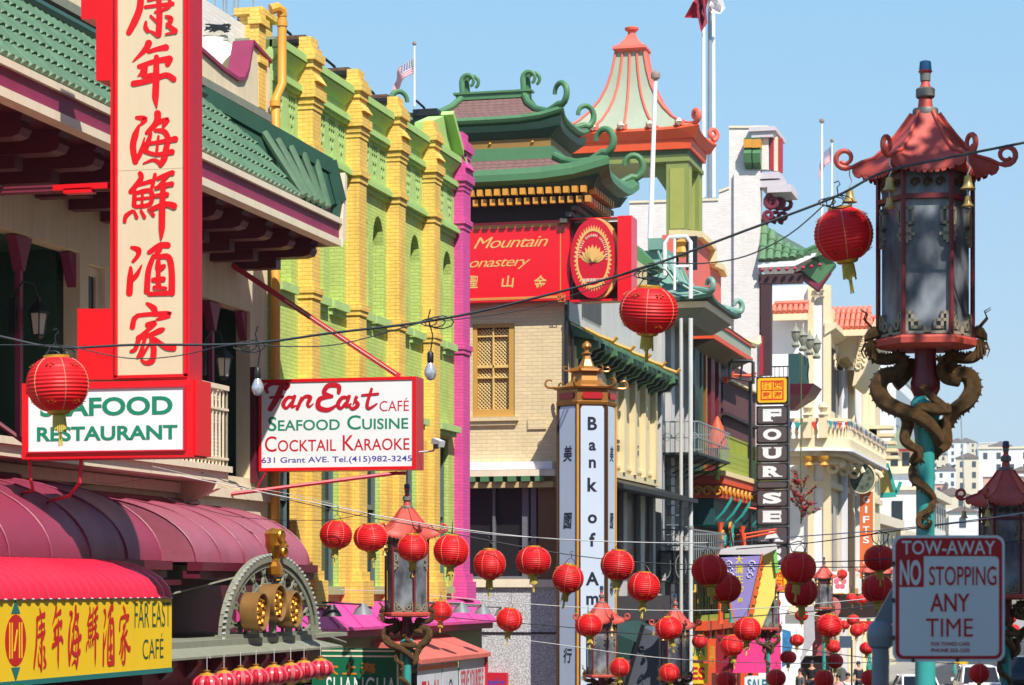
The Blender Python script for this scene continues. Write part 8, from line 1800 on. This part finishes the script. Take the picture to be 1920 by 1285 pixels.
for i, (x0, x1, c_) in enumerate(((1235, 1262, 0), (1264, 1290, 1))):
    t = thing('air_conditioner', ['grey window unit with round fan beside the shaded lamp, left one', 'grey window unit with round fan beside the shaded lamp, right one'][i], 'fan unit', pq(x0, 1090, 79))
    p, q = pq(x0, 1092, 78.8), pq(x1, 1032, 78.8); ob('frame', MB().slab([(p.x, p.z), (q.x, p.z), (q.x, q.z), (p.x, q.z)], [[(p.x + .06, p.z + .06), (q.x - .06, p.z + .06), (q.x - .06, q.z - .06), (p.x + .06, q.z - .06)]], (0, 78.8, 0), (1, 0, 0), (0, 0, 1), (0, .2, 0)), m_dsteel, t)
    ob('ring', MB().slab(ell((p.x + q.x) / 2, (p.z + q.z) / 2, .2, .42, 18), [ell((p.x + q.x) / 2, (p.z + q.z) / 2, .17, .38, 18)], (0, 78.75, 0), (1, 0, 0), (0, 0, 1), (0, .05, 0)), m_steel, t)
    ob('backing', MB().box(p.x + .05, q.x - .05, 79.0, 79.05, p.z + .05, q.z - .05), m_grayw, t)

# ================================================================ people and cars far down the street
def skin_mesh(name, verts, edges, radii, sub=1):
    me = bpy.data.meshes.new(name); me.from_pydata(verts, edges, []); o = bpy.data.objects.new(name, me); COL.objects.link(o)
    o.modifiers.new('s', 'SKIN'); sk = me.skin_vertices[0].data
    for i, r in enumerate(radii): sk[i].radius = (r, r * .85)
    sk[0].use_root = True; m = o.modifiers.new('u', 'SUBSURF'); m.levels = sub; m.render_levels = sub
    dg = bpy.context.evaluated_depsgraph_get(); out = bpy.data.meshes.new_from_object(o.evaluated_get(dg)); bpy.data.objects.remove(o)
    for p in out.polygons: p.use_smooth = True
    return out
PV = [(0, 0, .95), (0, 0, 1.12), (0, .01, 1.32), (0, .01, 1.45), (0, 0, 1.54), (0, -.01, 1.64), (0, 0, 1.73), (.17, .01, 1.42), (.22, .0, 1.15), (.2, -.1, .92), (.2, -.14, .84), (-.17, .01, 1.42), (-.24, .02, 1.15), (-.23, -.06, .9), (-.23, -.09, .82), (.09, 0, .88), (.1, -.08, .5), (.1, .06, .1), (.1, -.1, .04), (-.09, 0, .88), (-.1, .08, .5), (-.1, .2, .12), (-.1, .08, .04)]
PE = [(0, 1), (1, 2), (2, 3), (3, 4), (4, 5), (5, 6), (3, 7), (7, 8), (8, 9), (9, 10), (3, 11), (11, 12), (12, 13), (13, 14), (0, 15), (15, 16), (16, 17), (17, 18), (0, 19), (19, 20), (20, 21), (21, 22)]
PR = [.14, .13, .15, .12, .05, .09, .08, .06, .045, .035, .035, .06, .045, .035, .035, .085, .06, .04, .04, .085, .06, .04, .04]
m_skin = P('skin', (206, 150, 122), .6, .05, 5); m_hair = P('black_hair', (28, 24, 24), .5, .1)
body_me = skin_mesh('body', PV, PE, PR); body_me.materials.append(m_skin)
tor_i = [0, 1, 2, 3, 7, 8, 11, 12]; mp_ = {a: i for i, a in enumerate(tor_i)}
def shirt_mesh(mat):
    me = skin_mesh('jacket', [PV[i] for i in tor_i], [(mp_[a], mp_[b]) for a, b in PE if a in mp_ and b in mp_], [PR[i] * 1.16 + .008 for i in tor_i]); me.materials.append(mat); return me
leg_i = [0, 15, 16, 17, 19, 20, 21]; mq_ = {a: i for i, a in enumerate(leg_i)}
trou_me = skin_mesh('trousers', [PV[i] for i in leg_i], [(mq_[a], mq_[b]) for a, b in PE if a in mq_ and b in mq_], [PR[i] * 1.14 + .01 for i in leg_i]); trou_me.materials.append(P('dark_cloth', (38, 40, 52), .8))
hair_me = mesh('hair', MB().lathe([(.06, -.1), (.1, -.02), (.1, .04), (.07, .1), (.01, .12)], 12, (0, .03, 1.7)), m_hair)
face_me = mesh('face', MB().lathe([(.001, -.02), (.013, 0), (.001, .02)], 6, (0, -.105, 1.66)).box(-.035, -.018, -.098, -.09, 1.685, 1.695).box(.018, .035, -.098, -.09, 1.685, 1.695).box(-.02, .02, -.1, -.092, 1.625, 1.63), P('face_features', (150, 92, 78), .6))  # nose, eyes and mouth in a darker skin tone
for i, (px_, Y, lab, col) in enumerate([(1571, 96, 'person in a pale pink shirt walking near the white notice pole', (222, 170, 176)), (1590, 97, 'person in a white shirt beside the white notice pole', (226, 224, 220)), (1522, 104, 'person in a black jacket on the pavement left of the distant lamp pole', (30, 30, 36)), (1610, 108, 'person in a dark jacket right of the white notice pole', (40, 44, 56)), (1500, 98, 'person in a grey hooded top below the grey sheet', (96, 98, 104)), (1648, 112, 'person in navy near the farthest turquoise pole', (36, 44, 84)), (1878, 122, 'person in a blue coat near the right edge beyond the white cars', (44, 56, 120)), (1555, 101, 'person in a brown coat behind the bottom row of dark lanterns', (110, 78, 58))]):
    x = xy(px_, Y); t = thing('person', lab, 'person', (x, Y, gz(Y) + (.11 if x < -11.8 else 0)), rz=rnd.uniform(-1.2, 1.2))
    share('body', body_me, t, root_off(t)); 
    share('jacket', shirt_mesh(P('cloth_%d_%d_%d' % col, col, .8)), t, root_off(t)); share('trousers', trou_me, t, root_off(t)); share('hair', hair_me, t, root_off(t)); share('face', face_me, t, root_off(t))
def car(label, px_, Y, rz, col, suv=False):
    x = xy(px_, Y); t = thing('parked_car', label, 'car', (0, 0, 0)); L_, W_, Hh = (4.6, 1.8, 1.72) if suv else (4.5, 1.76, 1.42)
    def sec(y, w, z0, z1, k_=.06): return [(-w, y, z0), (w, y, z0), (w, y, z0 + (z1 - z0) * .5), (w - k_, y, z1), (-w + k_, y, z1), (-w, y, z0 + (z1 - z0) * .5)]
    hb = .98 if suv else .86; w = W_ / 2
    ob('body', MB().loft([sec(-L_ / 2, w * .86, .38, .62), sec(-L_ / 2 + .12, w * .95, .26, hb - .14), sec(-L_ / 2 + .9, w, .22, hb - .04), sec(-.6, w, .2, hb), sec(1.2, w, .2, hb), sec(L_ / 2 - .25, w * .97, .24, hb - (.0 if suv else .04)), sec(L_ / 2, w * .88, .36, hb - .16)], True), col, t)
    y0, y1, y2, y3 = (-.9, -.25, 1.7, 2.15) if suv else (-1.0, -.3, 1.0, 1.75)
    ob('greenhouse', MB().loft([[(-w * .9, y0, hb - .02), (w * .9, y0, hb - .02), (w * .9, y3, hb - .02), (-w * .9, y3, hb - .02)], [(-w * .76, y1, Hh - .06), (w * .76, y1, Hh - .06), (w * .76, y2, Hh - .06), (-w * .76, y2, Hh - .06)]]), m_glass2, t)
    ob('roof', MB().loft([[(-w * .77, y1 - .03, Hh - .06), (w * .77, y1 - .03, Hh - .06), (w * .77, y2 + .03, Hh - .06), (-w * .77, y2 + .03, Hh - .06)], [(-w * .66, y1 + .12, Hh), (w * .66, y1 + .12, Hh), (w * .66, y2 - .1, Hh), (-w * .66, y2 - .1, Hh)]]), col, t)
    mb = MB()
    for sx in (-1, 1):
        for ya_, yb_ in ((y0, y1), (y3, y2)): mb.bar((sx * w * .9, ya_, hb), (sx * w * .77, yb_, Hh - .05), .07, .06)
        mb.bar((sx * w * .905, .35, hb), (sx * w * .775, .35, Hh - .05), .07, .05)
    ob('window_pillars', mb, col, t)
    for sx in (-1, 1):
        for yy in (-L_ / 2 + .85, L_ / 2 - .85):
            wh = ob('wheel', MB().loft([[(sx * (w - .02) + dx, yy + r * math.cos(a), .33 + r * math.sin(a)) for a in [i * PI / 10 for i in range(20)]] for dx, r in ((-sx * .2, .3), (-sx * .18, .33), (-sx * .02, .33), (0, .3))], True), m_black, t)
            ob('rim', MB().loft([[(sx * (w - .02) + dx, yy + r * math.cos(a), .33 + r * math.sin(a)) for a in [i * PI / 10 for i in range(20)]] for dx, r in ((0, .21), (sx * .01, .19), (sx * .012, .05))]), m_steel, wh)
        ob('headlight', MB().box(sx * w * .5, sx * w * .88, -L_ / 2 + .02, -L_ / 2 + .16, .6, .74), m_fw, t)
        ob('tail_light', MB().box(sx * w * .62, sx * w * .9, L_ / 2 - .16, L_ / 2 + .01, .66, .9), m_sr, t)
        ob('mirror', MB().box(sx * w * .98, sx * (w * .98 + .18), y0 + .25, y0 + .35, hb - .02, hb + .14), col, t)
    ob('grille', MB().box(-w * .45, w * .45, -L_ / 2 - .012, -L_ / 2 + .05, .46, .6), m_black, t); ob('plate', MB().box(-.2, .2, L_ / 2 - .02, L_ / 2 + .015, .6, .72), m_fw, t)
    t.location = (x, Y, gz(Y) - .02); t.rotation_euler = (0, 0, rz); return t
m_cw = P('car_white', (232, 234, 236), .18, .02, .5); m_cs = P('car_silver', (176, 182, 190), .2, .03, .5, metal=.5); m_cd = P('car_dark', (36, 40, 48), .2, .03)
car('white sedan parked below the left half of the tow-away sign', 1720, 103, .25, m_cw)
car('silver sedan in front of the white sedan, cut by the bottom edge', 1755, 92, .2, m_cs)
car('white sport utility vehicle right of the big turquoise pole', 1830, 108, 3.3, m_cw, True)
car('white compact car under the low dark lantern at bottom right', 1850, 98, 3.2, m_cw)
car('dark car parked far down the right side of the street', 1905, 125, .05, m_cd, True)
t = thing('yellow_shop_stand', 'yellow topped stand beyond the white cars at lower right', 'stand', pq(1800, 1240, 130)); ob('top', MB().box(xy(1790, 130), xy(1812, 130), 130, 132, zy(1800, 1246, 130), zy(1800, 1238, 130)), m_yb2, t); ob('leg', MB().box(xy(1792, 130), xy(1794, 130), 130, 130.2, gz(130), zy(1800, 1246, 130)), m_steel, t)
# ================================================================ unseen street tree on the right pavement, leaf clusters placed to dapple the tall lamp
tr = thing('shade_tree', 'unseen leafy street tree on the right pavement, placed to dapple the tall lamp', 'tree', (1.7, 14.6, gz(14.6)))
ob('trunk', MB().tube([(1.7, 14.6, gz(14.6)), (1.68, 14.7, 2.5), (1.75, 14.9, 5.5), (1.7, 15.2, 8)], [.16, .12, .08, .04], 9).tube([(1.7, 14.8, 4.5), (2.6, 15.4, 7.2)], [.06, .03], 7).tube([(1.7, 14.8, 5), (1.1, 15.6, 8)], [.06, .03], 7), P('tree_bark', (96, 82, 66), .9, .3, 8), tr)
mb = MB(); rt = random.Random(4)
for cx_, cy_, cz_, R_ in ((2.05, 16.2, 8.45, .8), (1.35, 15.4, 9.25, .7), (1.5, 14.6, 7.4, .8), (1.6, 13.2, 8.4, .9), (2.2, 15.8, 10.0, .55), (1.3, 10.6, 8.4, .8), (1.8, 9.4, 8.4, .9)):
    for i in range(260):
        p = Vector((rt.gauss(0, .5), rt.gauss(0, .5), rt.gauss(0, .45))) * R_ + Vector((cx_, cy_, cz_)); s_ = .1; a_ = Vector((rt.uniform(-1, 1), rt.uniform(-1, 1), rt.uniform(-1, 1))).normalized() * s_; b_ = a_.cross(Vector((.1, .3, 1))).normalized() * s_ * .6
        mb.add([p - a_, p + b_, p + a_, p - b_], [(0, 1, 2, 3)])
ob('crown', mb, P('street_leaf', (70, 98, 46), .7, .3, 2), tr)

# ================================================================ the air: faint marine haze over the far hill
hz = bpy.data.materials.new('haze'); hz.use_nodes = True; hn = hz.node_tree.nodes
for n_ in list(hn):
    if n_.type != 'OUTPUT_MATERIAL': hn.remove(n_)
pv = hn.new('ShaderNodeVolumePrincipled'); pv.inputs['Color'].default_value = (.82, .9, 1, 1); pv.inputs['Density'].default_value = .0002; pv.inputs['Anisotropy'].default_value = .2
hz.node_tree.links.new(pv.outputs[0], hn['Material Output'].inputs['Volume'])
ho = ob('haze', MB().box(-1620, 1620, -75, 4100, -13, 135), hz, kind='stuff')
S.cycles.volume_step_rate = 4
